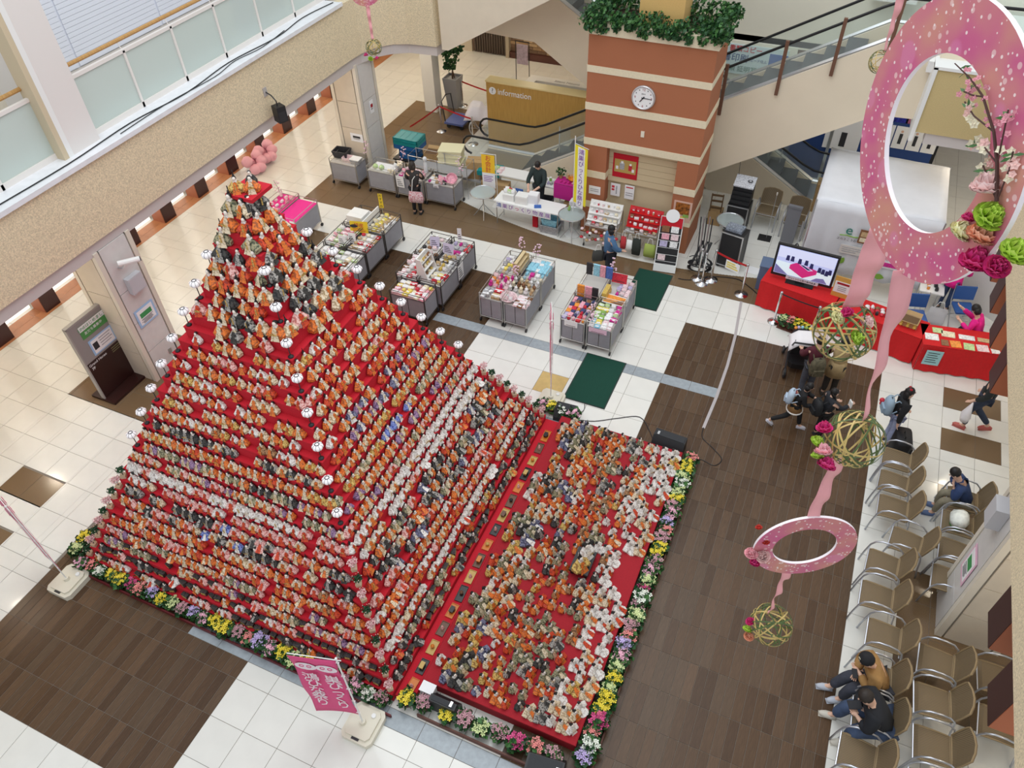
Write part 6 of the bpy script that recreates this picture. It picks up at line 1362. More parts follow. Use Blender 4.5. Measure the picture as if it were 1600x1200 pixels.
dup(c0, (5.08, 15.35, 0), -PI / 2 - .05, 'rattan armchair beside the equipment racks under the escalator'); dup(c0, (5.80, 15.2, 0), -PI / 2 - .05, 'rattan armchair behind the grey panel under the escalator')

# ================================================================== PEOPLE
def skin_mesh(name, verts, edges, radii, mats, sub=1, root=0):
    me = bpy.data.meshes.new(name); me.from_pydata(verts, edges, []); o = bpy.data.objects.new(name, me)
    md = o.modifiers.new('skin', 'SKIN'); md.use_smooth_shade = True
    for i, v in enumerate(me.skin_vertices[0].data): r = radii[i]; v.radius = r if isinstance(r, tuple) else (r, r); v.use_root = (i == root)
    sd = o.modifiers.new('sub', 'SUBSURF'); sd.levels = sub; sd.render_levels = sub
    m2 = baked(o); m2.name = name
    m2.materials.clear(); m2.materials.append(mats); m2.polygons.foreach_set('use_smooth', [True] * len(m2.polygons)); return m2
class SK:
    def __init__(s): s.v = []; s.e = []; s.r = []
    def a(s, p, r, par=None):
        s.v.append(tuple(p)); s.r.append(r)
        if par is not None: s.e.append((par, len(s.v) - 1))
        return len(s.v) - 1
def person(label, loc, rz, H=1.62, top=(.1, .1, .1), legs=(.05, .06, .09), shoe=(.6, .6, .6), hair='short', haircol=None, P=None, seated=False, skirt=None, coat=0.0, bare=0.0, W=1.0, hat=None):
    """front is +x. P overrides joints (in units of the body height)"""
    t = thing('person', label, 'person', loc, rz)
    J = {'pel': (0, 0, .52), 'wai': (.0, 0, .60), 'che': (.01, 0, .72), 'nek': (.0, 0, .825), 'hed': (.025, 0, .90), 'top': (.02, 0, .955)}
    for n, s in (('L', 1), ('R', -1)):
        J.update({'sh' + n: (0, s * .105, .795), 'el' + n: (-.01, s * .135, .63), 'wr' + n: (.05, s * .135, .49), 'hi' + n: (0, s * .05, .505), 'kn' + n: (.015, s * .052, .28), 'an' + n: (-.01, s * .055, .045), 'to' + n: (.085, s * .06, .018)})
    if P: J.update(P)
    J = {k: Vector(v) * H for k, v in J.items()}
    h = H * W
    b = SK(); p = b.a(J['pel'], (.075 * h, .06 * h)); w_ = b.a(J['wai'], (.066 * h, .052 * h), p); c = b.a(J['che'], (.078 * h, .058 * h), w_); n = b.a(J['nek'], .030 * H, c); hd = b.a(J['hed'], (.046 * H, .050 * H), n); b.a(J['top'], (.036 * H, .036 * H), hd)
    f = (J['top'] - J['hed']).normalized(); fw = Vector((1, 0, 0)) if not P or 'face' not in P else Vector(P['face']).normalized()
    fw = (fw - f * fw.dot(f)).normalized()
    for s in 'LR':
        sh = b.a(J['sh' + s], .036 * h, c); el = b.a(J['el' + s], .026 * H, sh); wr = b.a(J['wr' + s], .018 * H, el)
        d = (J['wr' + s] - J['el' + s]).normalized(); side = d.cross(Vector((0, 0, 1)));
        if side.length < .1: side = d.cross(Vector((1, 0, 0)))
        side.normalize(); dn = side.cross(d)
        pm = b.a(J['wr' + s] + d * .035 * H, (.016 * H, .011 * H), wr)
        for q, (o_, L_) in enumerate(((-.018, .040), (-.006, .046), (.006, .044), (.017, .036))):
            m1 = b.a(J['wr' + s] + d * (.052 * H) + side * o_ * H, .0062 * H, pm); b.a(J['wr' + s] + d * (.052 + L_ * .8) * H + side * o_ * 1.2 * H + dn * .012 * H, .0052 * H, m1)
        b.a(J['wr' + s] + d * .045 * H - side * .034 * H + dn * .008 * H, .0066 * H, pm)
        hi = b.a(J['hi' + s], .054 * h, p); kn = b.a(J['kn' + s], .036 * h, hi); an = b.a(J['an' + s], .022 * H, kn); b.a(J['to' + s], (.018 * H, .014 * H), an)
    link('body', skin_mesh('body', b.v, b.e, b.r, M_skin, 1), t)
    g = SK(); gp = g.a(J['pel'] + Vector((0, 0, -.02 * H if not seated else .0)), (.092 * h, .074 * h)); gw = g.a(J['wai'], (.086 * h, .068 * h), gp); gc = g.a(J['che'], (.092 * h, .070 * h), gw); g.a(J['nek'] + (J['nek'] - J['che']) * .02, .042 * h, gc)
    for s in 'LR': sh = g.a(J['sh' + s], .050 * h, gc); el = g.a(J['el' + s], .040 * h, sh); g.a(J['el' + s].lerp(J['wr' + s], .9 - bare), .032 * h, el)
    mt = mat('garment_%s' % '_'.join('%02d' % int(x * 99) for x in top), top, .8, noise=.12, scale=14); link('jacket', skin_mesh('jacket', g.v, g.e, g.r, mt, 1), t)
    if coat > 0:
        zc = J['pel'].z; R0 = .092 * h; B = MB(); 
        loft(B, [ring(R0 * .92, R0 * 1.05, zc + .08 * H, J['pel'].x, 12, .8), ring(R0, R0 * 1.15, zc, J['pel'].x, 12, .8), ring(R0 * 1.12, R0 * 1.3, zc - coat * H, J['pel'].x, 12, .8)]); B.build('coat_skirt', mt, t, True)
    tr = SK(); tp = tr.a(J['pel'], (.080 * h, .066 * h))
    for s in 'LR': hi = tr.a(J['hi' + s], .060 * h, tp); kn = tr.a(J['kn' + s], .044 * h, hi); tr.a(J['kn' + s].lerp(J['an' + s], .92), .034 * h, kn)
    ml = mat('trousers_%s' % '_'.join('%02d' % int(x * 99) for x in legs), legs, .8, noise=.15, scale=14); link('trousers', skin_mesh('trousers', tr.v, tr.e, tr.r, ml, 1), t)
    if skirt:
        zc = J['pel'].z; R0 = .09 * h; B = MB(); loft(B, [ring(R0 * .8, R0 * .9, zc + .05 * H, J['pel'].x, 12, .9), ring(R0 * 1.25, R0 * 1.4, zc - .10 * H, J['pel'].x, 12, .9)]); B.build('skirt', mat('skirt_%d' % int(skirt[0] * 99), skirt, .8), t, True); MB().tube([(J['pel'].x + R0 * 1.25 * math.cos(a * PI / 8), R0 * 1.4 * math.sin(a * PI / 8), zc - .10 * H) for a in range(16)], .016, 6, True).build('skirt_trim', mat('fur_trim', (.75, .72, .68), .9), t)
    ms = mat('shoe_%s' % '_'.join('%02d' % int(x * 99) for x in shoe), shoe, .6)
    for s in 'LR':
        a, e = J['an' + s], J['to' + s]; d = (e - a); d.z = 0; d.normalize(); q = MB(); L_ = .075 * H
        q.sph((0, 0, 0), L_, .032 * H, .028 * H, 10, 6); q.bx(-L_ * .9, L_ * .9, -.024 * H, .024 * H, -.026 * H, -.016 * H)
        q.tf(Matrix.Translation(a.lerp(e, .42) + Vector((0, 0, -.012 * H))) @ Matrix.Rotation(math.atan2(d.y, d.x), 4, 'Z') @ Matrix.Rotation(-math.asin(max(-1, min(1, (e.z - a.z + .027 * H) / (.1 * H)))), 4, 'Y')); q.build('shoe', ms, t, True)
    # head details
    up = f; rt = up.cross(fw).normalized(); hc = J['hed'].lerp(J['top'], .42)
    def hp(a, b_, c_): return hc + fw * a * H + rt * b_ * H + up * c_ * H
    mh = M_hair if haircol is None else mat('hair_%d' % int(haircol[0] * 999), haircol, .6)
    B = MB(); B.sph((0, 0, 0), .056 * H, .054 * H, .060 * H, 12, 7); Mh = Matrix(((fw.x, rt.x, up.x, 0), (fw.y, rt.y, up.y, 0), (fw.z, rt.z, up.z, 0), (0, 0, 0, 1)))
    B.tf(Matrix.Translation(hp(-.014, 0, .016)) @ Mh)
    if hair == 'long': s0 = len(B.v); loft(B, [ring(.02, .045, .0), ring(.028, .052, -.06), ring(.024, .05, -.16), ring(.012, .036, -.24)]); B.tf(Matrix.Scale(H, 4), s0); B.tf(Matrix.Translation(hp(-.045, 0, .03)) @ Mh, s0)
    if hair == 'bob': s0 = len(B.v); loft(B, [ring(.04, .056, .02), ring(.046, .06, -.03), ring(.036, .052, -.065)]); B.tf(Matrix.Scale(H, 4), s0); B.tf(Matrix.Translation(hp(-.022, 0, 0)) @ Mh, s0)
    B.build('hair', mh, t, True)
    for s in (-1, 1):
        MB().sph(hp(.043, s * .018, .004), .0055 * H, n=6, k=4).build('eye', M_ink, t, True); MB().sph(hp(-.004, s * .049, -.002), .010 * H, .006 * H, .014 * H, 6, 4).build('ear', M_skin, t, True)
    MB().sph(hp(.052, 0, -.008), .008 * H, n=6, k=4).build('nose', M_skin, t, True); MB().sph(hp(.044, 0, -.026), .004 * H, .012 * H, .004 * H, 6, 4).build('mouth', mat('lips', (.5, .18, .15), .5), t, True)
    if hat:
        B = MB(); B.sph((0, 0, .012 * H), .060 * H, .059 * H, .058 * H, 14, 6); B.tf(Matrix.Translation(hp(-.012, 0, .022)) @ Mh); B.build('cap', mat('cap_black', (.015, .015, .018), .8), t, True)
        o = text('C', .05 * H, t, hp(.034, -.002, .062), rt, (up * .8 - fw * .5).normalized(), mat('cap_badge', (.75, .7, .5), .6), .006); 
    return t
def backpack(parent_label, loc, rz, m, sc=1.0, tilt=0.0):
    t = thing('backpack', parent_label, 'backpack', loc, rz, None, sc); t.rotation_euler = (0, tilt, rz)
    loft(MB(), [ring(.07, .13, 0, 0, 10, .6), ring(.09, .15, .08, 0, 10, .6), ring(.085, .145, .28, 0, 10, .6), ring(.05, .10, .40, 0, 10, .6)]).build('body', m, t, True); MB().bx(-.12, -.06, -.10, .10, .04, .18).build('pocket', m, t)
    for s in (-1, 1): MB().tube([(.06, s * .09, .36), (.12, s * .10, .42), (.20, s * .11, .36), (.20, s * .12, .2), (.08, s * .12, .08)], .014, 5).build('strap', m, t)
    MB().tube([(0, -.03, .39), (0, 0, .43), (0, .03, .39)], .008, 5).build('handle', M_black, t); return t
def sit(lean=0.0, knee=.30, hands=((.20, .06, .50), (.20, -.06, .50)), spread=.07, foot=(.36, .36), look=(1, 0, -.6), hip=.27):
    d = {'pel': (0, 0, hip), 'wai': (.01 + lean * .25, 0, hip + .08), 'che': (.02 + lean * .6, 0, hip + .20), 'nek': (.02 + lean, 0, hip + .30), 'hed': (.05 + lean * 1.15, 0, hip + .365), 'top': (.075 + lean * 1.25, 0, hip + .415), 'face': look}
    for n, s, q, ft in (('L', 1, 0, foot[0]), ('R', -1, 1, foot[1])):
        d.update({'sh' + n: (.015 + lean * .95, s * .105, hip + .275), 'el' + n: (.02 + lean, s * .145, hip + .14), 'wr' + n: hands[q], 'hi' + n: (.02, s * .055, hip - .005), 'kn' + n: (knee - .03, s * spread, hip + .005), 'an' + n: (ft - .06, s * spread, .045), 'to' + n: (ft + .03, s * (spread + .01), .018)})
    return d
# two men in the front row
person('seated man in a tan jacket and black cap, bending over a phone', (8.88, 3.50, 0), PI + .34, 1.74, (.36, .20, .07), (.05, .055, .075), (.50, .53, .60), 'short', None, sit(.14, .27, ((.21, -.02, .40), (.22, -.04, .38)), .05, (.34, .40), (1, .1, -.9)), True, W=1.25, hat=True)
person('seated man in a black quilted jacket and jeans holding a tablet', (8.97, 2.92, 0), PI + .22, 1.78, (.014, .016, .022), (.055, .085, .16), (.62, .58, .50), 'short', (.03, .022, .018), sit(.16, .27, ((.24, .06, .42), (.24, -.03, .41)), .10, (.30, .37), (1, .1, -.9)), True, W=1.38)
solo('tablet', MB().bx(-.09, .09, -.06, .06, -.006, .006).bx(-.08, .08, -.05, .05, .006, .008), [M_ink], 'dark tablet in the hands of the man in the black jacket', 'tablet', (8.50, 2.86, .80), .4)
solo('phone', MB().bx(-.035, .035, -.07, .07, -.005, .005).bx(-.03, .03, -.06, .06, .005, .007), [M_ink], 'dark phone in the hands of the man in the tan jacket', 'phone', (8.47, 3.36, .72), .2)
# seated reader in the second row
person('seated reader in a navy jacket and khaki trousers in the second row', (9.95, 7.40, 0), PI + .05, 1.62, (.025, .05, .14), (.27, .24, .17), (.12, .18, .34), 'short', None, sit(.17, .28, ((.20, .02, .47), (.20, -.03, .46)), .06, (.33, .30), (1, 0, -1)), True)
t = thing('shopping_bag', 'green and white shopping bag on the second row chair', 'bag', (9.78, 6.85, .45)); loft(MB(), [ring(.10, .13, 0, 0, 10, .6), ring(.14, .17, .08, 0, 10, .7)]).build('green_base', mat('bag_green', (.02, .32, .06), .4), t, True); loft(MB(), [ring(.14, .17, .08, 0, 10, .7), ring(.15, .18, .16, 0, 10, .8), ring(.10, .13, .24, 0.02, 10, .9), ring(.03, .05, .27, .03, 10, 1)]).build('white_top', mat('bag_white', (.78, .80, .74), .3, noise=.15, scale=18), t, True)
t = thing('suitcase', 'black upright suitcase behind the first chair of the front row', 'suitcase', (8.82, 8.42, 0), .1); loft(MB(), [ring(.14, .23, .05, 0, 12, .4), ring(.15, .24, .10, 0, 12, .4), ring(.15, .24, .54, 0, 12, .4), ring(.13, .22, .60, 0, 12, .4)]).build('shell', mat('black_nylon', (.012, .012, .014), .6), t, True); MB().bx(.15, .18, -.18, .18, .12, .45).build('pocket', M_black, t); MB().tube([(0, -.08, .6), (0, -.08, .65), (0, .08, .65), (0, .08, .6)], .012, 5).build('handle', M_black, t)
for x in (-.1, .1):
    for y in (-.17, .17): MB().cyl((x, y - .015, .03), (x, y + .015, .03), .03, n=8).build('wheel', M_black, t)
t = thing('handbag', 'dark grey handbag on the third row chair', 'bag', (10.55, 7.0, .45)); loft(MB(), [ring(.12, .16, 0, 0, 8, .6), ring(.13, .17, .12, 0, 8, .6), ring(.06, .14, .22, 0, 8, .6)]).build('body', mat('dark_bag', (.05, .055, .07), .6), t, True); MB().tube([(0, -.1, .2), (0, -.06, .36), (0, .06, .36), (0, .1, .2)], .01, 5).build('handle', M_black, t)
# walkers
step = {'hiL': (0, .05, .505), 'knL': (.09, .05, .30), 'anL': (.06, .05, .05), 'toL': (.15, .05, .02), 'knR': (.03, -.05, .28), 'anR': (-.16, -.05, .10), 'toR': (-.10, -.05, .02)}
person('walking man in a black jacket and dark jeans with red sneakers', (10.08, 9.72, 0), PI - .25, 1.72, (.018, .022, .022), (.03, .042, .075), (.50, .12, .10), 'short', None, dict(step, elL=(.0, .15, .62), wrL=(.10, .13, .50), elR=(-.03, -.15, .62), wrR=(.05, -.14, .50)))
t = thing('carrier_bag', 'white plastic carrier bag in the hand of the walking man', 'bag', (9.86, 9.52, .36)); loft(MB(), [ring(.07, .10, 0, 0, 8, .7), ring(.09, .13, .12, 0, 8, .7), ring(.05, .09, .28, 0, 8, .8), ring(.012, .015, .46, 0, 8, 1)]).build('bag', mat('carrier_white', (.80, .76, .78), .4), t, True)
g3 = {'face': (1, .1, -.5), 'elL': (.01, .14, .64), 'wrL': (.10, .10, .56), 'elR': (-.03, -.14, .64), 'wrR': (-.02, -.14, .50)}
person('girl with long black hair, black top and pale blue shorts', (8.62, 8.72, 0), .25, 1.50, (.012, .012, .014), (.34, .38, .55), (.05, .05, .06), 'long', None, g3, bare=0)
backpack('pale denim backpack worn by the girl with long black hair', (8.40, 8.68, .82), .25, mat('denim_pale', (.30, .40, .50), .8), .9)
solo('hair_bow', MB().sph((0, -.03, 0), .03, .035, .02, 8, 4).sph((0, .03, 0), .03, .035, .02, 8, 4), M_redd, 'red bow in the long black hair of the girl by the suitcase', 'bow', (8.62, 8.72, 1.475), .25, smooth=True)
solo('plush_keyring', MB().sph((0, 0, 0), .05, .05, .05, 8, 5).sph((.02, 0, -.08), .05, .04, .05, 8, 5), gmat('red'), 'red and cream plush toy hanging on the pale denim backpack', 'toy', (8.28, 8.78, .98), smooth=True)
run = {'knL': (.10, .05, .30), 'anL': (.14, .05, .05), 'toL': (.23, .05, .02), 'knR': (-.08, -.05, .30), 'anR': (-.30, -.05, .13), 'toR': (-.24, -.05, .04), 'pel': (0, 0, .52), 'wai': (.02, 0, .6), 'che': (.05, 0, .72), 'nek': (.07, 0, .82), 'hed': (.10, 0, .89), 'top': (.115, 0, .945), 'shL': (.06, .105, .79), 'shR': (.06, -.105, .79), 'elL': (.12, .13, .66), 'wrL': (.24, .06, .66), 'elR': (.10, -.13, .64), 'wrR': (.24, -.06, .64), 'face': (1, 0, -.4)}
person('running girl in black top and brown fur trimmed skirt with black tights', (6.86, 8.40, 0), .05, 1.30, (.014, .014, .016), (.013, .013, .015), (.55, .54, .60), 'bob', None, run, skirt=(.26, .14, .05))
backpack('pale blue backpack worn by the running girl', (6.70, 8.38, .72), .05, mat('pale_blue_pack', (.46, .56, .68), .7), .75, .15)
person('girl with long black hair seen from behind holding up a phone', (7.40, 8.38, 0), .55, 1.34, (.022, .024, .030), (.016, .016, .02), (.02, .02, .022), 'long', None, {'elR': (.12, -.14, .70), 'wrR': (.24, -.10, .72), 'elL': (.04, .15, .66), 'wrL': (.14, .08, .66), 'hed': (.05, 0, .89), 'face': (1, 0, -.2)})
backpack('black backpack worn by the girl with the phone', (7.22, 8.26, .72), .55, mat('black_pack', (.015, .016, .018), .7), .85)
solo('phone', MB().bx(-.008, .008, -.05, .05, -.075, .075).bx(-.012, -.008, -.045, .045, -.065, .065), [M_white], 'white phone held up by the girl with the black backpack', 'phone', (7.75, 8.42, 1.02), .55)
person('parent in a maroon jacket and grey trousers pushing the stroller', (6.98, 9.40, 0), 2.0, 1.60, (.085, .012, .022), (.075, .080, .10), (.25, .04, .05), 'short', None, {'elL': (.06, .14, .66), 'wrL': (.20, .10, .62), 'elR': (.06, -.14, .66), 'wrR': (.20, -.10, .62), 'face': (1, 0, -.5)})
backpack('olive brown backpack worn by the parent in maroon', (7.06, 9.22, .80), 2.0, mat('olive_pack', (.10, .085, .05), .8, noise=.3, scale=20), 1.0)
person('visitor in a long tan coat and dark trousers beside the stroller', (7.42, 9.62, 0), 1.7, 1.58, (.42, .30, .15), (.03, .025, .02), (.03, .025, .02), 'bob', None, {'elL': (.06, .15, .66), 'wrL': (.14, .08, .64), 'elR': (.04, -.15, .66), 'wrR': (.15, -.06, .66)}, coat=.14, W=1.05)
# stroller
t = thing('stroller', 'black stroller covered with a white cloth', 'stroller', (6.70, 10.22, 0), 1.75)
for s in (-1, 1):
    MB().tube([(-.42, s * .24, 1.0), (-.2, s * .24, .7), (.25, s * .22, .28), (.36, s * .22, .10)], .016, 6).build('side_frame', M_darkmetal, t); MB().tube([(-.36, s * .24, .12), (.0, s * .24, .55), (.10, s * .24, .75)], .016, 6).build('rear_frame', M_darkmetal, t)
    for x, r in ((-.38, .12), (.38, .09)): MB().tube([(x + (r - .025) * math.cos(a * PI / 8), s * .25, r + (r - .025) * math.sin(a * PI / 8)) for a in range(16)], .026, 6, True).build('wheel', M_black, t); MB().cyl((x, s * .25 - .02, r), (x, s * .25 + .02, r), r * .5, n=10).build('hub', M_steel, t)
MB().tube([(-.42, -.24, 1.0), (-.46, 0, 1.03), (-.42, .24, 1.0)], .020, 6).build('push_bar', M_black, t)
b = MB(); b.slab([(-.10, -.2, .42), (.22, -.2, .40), (.22, .2, .40), (-.10, .2, .42)], (0, 0, .06)); b.slab([(-.10, -.2, .42), (-.10, .2, .42), (-.26, .2, .88), (-.26, -.2, .88)], (.05, 0, .02)); b.build('seat', M_black, t); MB().sph((.16, 0, .60), .26, .25, .24, 14, 6, 0.0, 1.0).build('canopy', mat('canopy_navy', (.02, .02, .03), .8), t, True); loft(MB(), [ring(.2, .2, .14, -.05, 8, .5), ring(.24, .22, .30, -.05, 8, .5)]).build('basket', M_black, t)
N = 12; b = MB()
for j in range(N):
    for i in range(N): x = -.24 + .5 * i / (N - 1); y = -.30 + .60 * j / (N - 1); b.v.append((x - .10, y, .96 - .9 * max(0, abs(y) - .14) - 1.2 * max(0, abs(x) - .16) - .25 * (x * x + y * y) + .012 * math.sin(20 * x + 6 * y)))
b.f = [(j * N + i, j * N + i + 1, (j + 1) * N + i + 1, (j + 1) * N + i) for j in range(N - 1) for i in range(N - 1)]; b.m = [0] * len(b.f); o = b.build('white_cover', mat('white_sheet', (0.86, 0.82, 0.84), 0.8), t, True); md = o.modifiers.new('thick', 'SOLIDIFY'); md.thickness = .012
b = MB()
for i, c in enumerate(('red', 'yellow', 'green', 'sky blue', 'lilac', 'orange')): b.mi = i; a = -.9 + i * .36; b.sph((.10 * math.cos(a) + .16, .22 * math.sin(a), .86), .035, n=7, k=4)
b.build('toy_garland', [gmat(c) for c in ('red', 'yellow', 'green', 'sky blue', 'lilac', 'orange')], t, True)
# shoppers and staff
person('shopper in a blue sweatshirt with black hair between the stalls', (2.05, 11.55, 0), .55, 1.58, (.07, .16, .30), (.015, .018, .03), (.02, .02, .02), 'bob', None, {'elR': (.06, -.14, .66), 'wrR': (.16, -.10, .60), 'elL': (.0, .145, .64), 'wrL': (.05, .14, .50), 'face': (1, 0, -.4)}, W=1.15)
tote('dark grey shoulder bag beside the shopper in blue', (1.82, 11.42, .62), mat('shoulder_dark', (.05, .05, .045), .8), .28, .28, .5)
person('shopper in a dark jacket seen from behind at the back row wagons', (-3.66, 12.45, 0), PI / 2 + .2, 1.56, (.035, .032, .032), (.014, .014, .015), (.02, .02, .02), 'bob', (.03, .018, .015), {'elR': (.08, -.14, .66), 'wrR': (.18, -.08, .62), 'elL': (.05, .14, .66), 'wrL': (.15, .1, .6), 'face': (1, 0, -.5)})
t = thing('patterned_bag', 'white tote with red floral print on the shoulder of the back row shopper', 'bag', (-3.52, 12.24, .52), .2); loft(MB(), [ring(.19, .045, 0, 0, 8, .4), ring(.21, .06, .10, 0, 8, .4), ring(.18, .025, .30, 0, 8, .4)]).build('body', mat('floral_print', (.72, .66, .68), .7, scale=26, col2=(.42, .06, .09)), t, True); MB().tube([(-.1, 0, .29), (-.06, .05, .62), (.0, .1, .70)], .01, 5).build('strap', M_white, t)
person('shop assistant in dark apron and striped sleeves behind the till table', (-.62, 13.72, 0), -PI / 2 - .1, 1.58, (.02, .035, .035), (.02, .025, .03), (.03, .03, .03), 'short', None, {'elR': (.10, -.15, .64), 'wrR': (.25, -.07, .575), 'elL': (.10, .15, .64), 'wrL': (.25, .05, .575), 'face': (1, 0, -.8), 'hed': (.05, 0, .89), 'top': (.07, 0, .94)}, bare=.35)
# ================================================================== WHITE BOOTH, RED TABLES
t = thing('white_booth', 'white cloth booth with a green letter logo and leaf prints', 'booth', (0, 0, 0))
M_tent = mat('white_tent_cloth', (.74, .75, .79), .8, noise=.03, scale=3); BX0, BX1, BY0, BY1, BZ = 6.18, 8.78, 13.25, 15.72, 2.2
for (x, y) in ((BX0, BY0), (BX1, BY0), (BX0, BY1), (BX1, BY1)): MB().cyl((x, y, 0), (x, y, BZ), .02, n=6).build('pole', M_steel, t)
b = MB(); n = 14
for j in range(n + 1):
    for i in range(n + 1): u, v = i / n, j / n; b.v.append((BX0 + (BX1 - BX0) * u, BY0 + (BY1 - BY0) * v, BZ - .10 * math.sin(PI * u) * math.sin(PI * v) + .012 * math.sin(9 * u + 3 * v)))
b.f = [(j * (n + 1) + i, j * (n + 1) + i + 1, (j + 1) * (n + 1) + i + 1, (j + 1) * (n + 1) + i) for j in range(n) for i in range(n)]; b.m = [0] * len(b.f); o = b.build('roof_cloth', M_tent, t, True); o.modifiers.new('thick', 'SOLIDIFY').thickness = .012
def drape(p, q, z0, z1, name, amp=.035, k=9):
    b = MB(); p = Vector(p); q = Vector(q); d = (q - p).normalized(); nn = Vector((d.y, -d.x, 0)); N = 40; Mz = 8
    for j in range(Mz + 1):
        for i in range(N + 1):
            f = i / N; z = z1 + (z0 - z1) * j / Mz; a = amp * (j / Mz) * (math.sin(k * 2 * PI * f) + .5 * math.sin(k * 3.7 * f * PI + 1)); c = p.lerp(q, f) + nn * a; b.v.append((c.x, c.y, z))
    b.f = [(j * (N + 1) + i, j * (N + 1) + i + 1, (j + 1) * (N + 1) + i + 1, (j + 1) * (N + 1) + i) for j in range(Mz) for i in range(N)]; b.m = [0] * len(b.f); o = b.build(name, M_tent, t, True); o.modifiers.new('thick', 'SOLIDIFY').thickness = .01
drape((BX0, BY0, 0), (BX1, BY0, 0), .45, BZ, 'front_cloth', .03, 6); drape((BX0, BY1, 0), (BX0, BY0, 0), .1, BZ, 'side_cloth', .03, 5); drape((BX1, BY1, 0), (BX0, BY1, 0), .1, BZ, 'back_cloth', .03, 5)
M_egreen = mat('logo_green', (.02, .22, .16), .6); M_llime = mat('leaf_lime', (.22, .42, .05), .6)
text('e', .34, t, (7.02, BY0 - .045, 1.62), (1, 0, 0), (0, 0, 1), M_egreen, .002); MB().tube([(6.85, BY0 - .045, 1.47), (7.0, BY0 - .045, 1.49), (7.15, BY0 - .045, 1.47), (7.32, BY0 - .045, 1.50)], .012, 5).build('logo_line', M_llime, t); text('エルミこうのす', .07, t, (7.05, BY0 - .045, 1.38), (1, 0, 0), (0, 0, 1), M_ink, .001)
text('e ri', .30, t, (7.4, 14.2, BZ - .06), (1, 0, 0), (0, 1, 0), M_egreen, .002)
def leafp(x, z, s, a):
    P = [Vector((s * (u), 0, s * .32 * math.sin(PI * u) * sg)) for sg, us in ((1, (0, .25, .5, .75, 1)), (-1, (.75, .5, .25))) for u in us]; M = Matrix.Translation((x, BY0 - .046, z)) @ Matrix.Rotation(a, 4, 'Y'); MB().slab([M @ p for p in P], (0, -.003, 0)).build('leaf_print', M_llime, t)
leafp(7.0, .72, .22, -1.1); leafp(7.42, .70, .22, -1.2); leafp(7.8, .62, .24, .1)
flat_poster('large food flyer with colourful rows pinned to the booth front', (7.95, BY0 - .06, 1.42), .95, 1.1, [M_paper, (-.2, .38, .5, .26, mat('food_print', (.30, .10, .02), .5, noise=.9, scale=14)), (.26, .36, .3, .26, gmat('yellow')), (0, .14, .85, .06, M_ink), (-.25, -.02, .34, .2, gmat('red')), (.15, -.02, .38, .2, gmat('cream')), (0, -.18, .85, .05, M_ink), (-.1, -.28, .6, .1, gmat('pink')), (.32, -.28, .2, .1, gmat('red')), (0, -.45, .88, .10, gmat('magenta'))])
flat_poster('white text sheet pinned to the booth front below the logo', (7.18, BY0 - .06, 1.15), .48, .22, [mat('warm_paper', (.72, .68, .64), .8), (0, .05, .4, .015, gmat('grey')), (0, .0, .4, .015, gmat('grey')), (-.04, -.05, .3, .015, gmat('grey'))])
flat_poster('small food photo flyer above the text sheet on the booth', (7.45, BY0 - .07, 1.55), .42, .34, [gmat('brown'), (-.1, .06, .16, .12, gmat('tan')), (.09, .06, .16, .12, gmat('orange')), (-.1, -.08, .16, .10, gmat('cream')), (.09, -.08, .16, .10, gmat('red'))])
# tables under red cloth
M_rcl = mat('red_table_cloth', (.62, .012, .015), .85, noise=.05, scale=25)
def red_table(label, p, q, D=.62, H=.70):
    p = Vector((p[0], p[1], 0)); q = Vector((q[0], q[1], 0)); d = (q - p); L_ = d.length; t = thing('red_table', label, 'table', p, math.atan2(d.y, d.x))
    MB().bx(.02, L_ - .02, .02, D, H - .03, H - .006).build('top', M_white, t)
    for x in (.06, L_ - .06):
        for y in (.08, D - .06): MB().cyl((x, y, 0), (x, y, H - .03), .016, n=6).build('leg', M_steel, t)
    b = MB(); N = 30; pts = [(0, D + .01, 'z')]
    b.bx(0, L_, 0, D, H - .006, H + .002)
    V = []
    for j in range(5):
        for i in range(N + 1): a = .016 * (j / 4) * math.sin(i * 1.1) ; b.v.append((L_ * i / N, -.01 - .03 * j / 4 + a, H - (H - .03) * j / 4))
    o0 = 8
    for j in range(4):
        for i in range(N): b.f.append((o0 + j * (N + 1) + i, o0 + (j + 1) * (N + 1) + i, o0 + (j + 1) * (N + 1) + i + 1, o0 + j * (N + 1) + i + 1)); b.m.append(0)
    b.bx(-.012, 0, -.01, D, .03, H).bx(L_, L_ + .012, -.01, D, .03, H); b.build('red_cloth', M_rcl, t); return t
red_table('red clothed table carrying the television', (5.52, 11.95), (7.12, 11.66)); red_table('red clothed table beside the television behind the strollers', (7.15, 11.62), (8.90, 11.20)); red_table('red clothed table with leaflets before the woman in pink', (8.97, 11.05), (10.52, 11.30), .68)
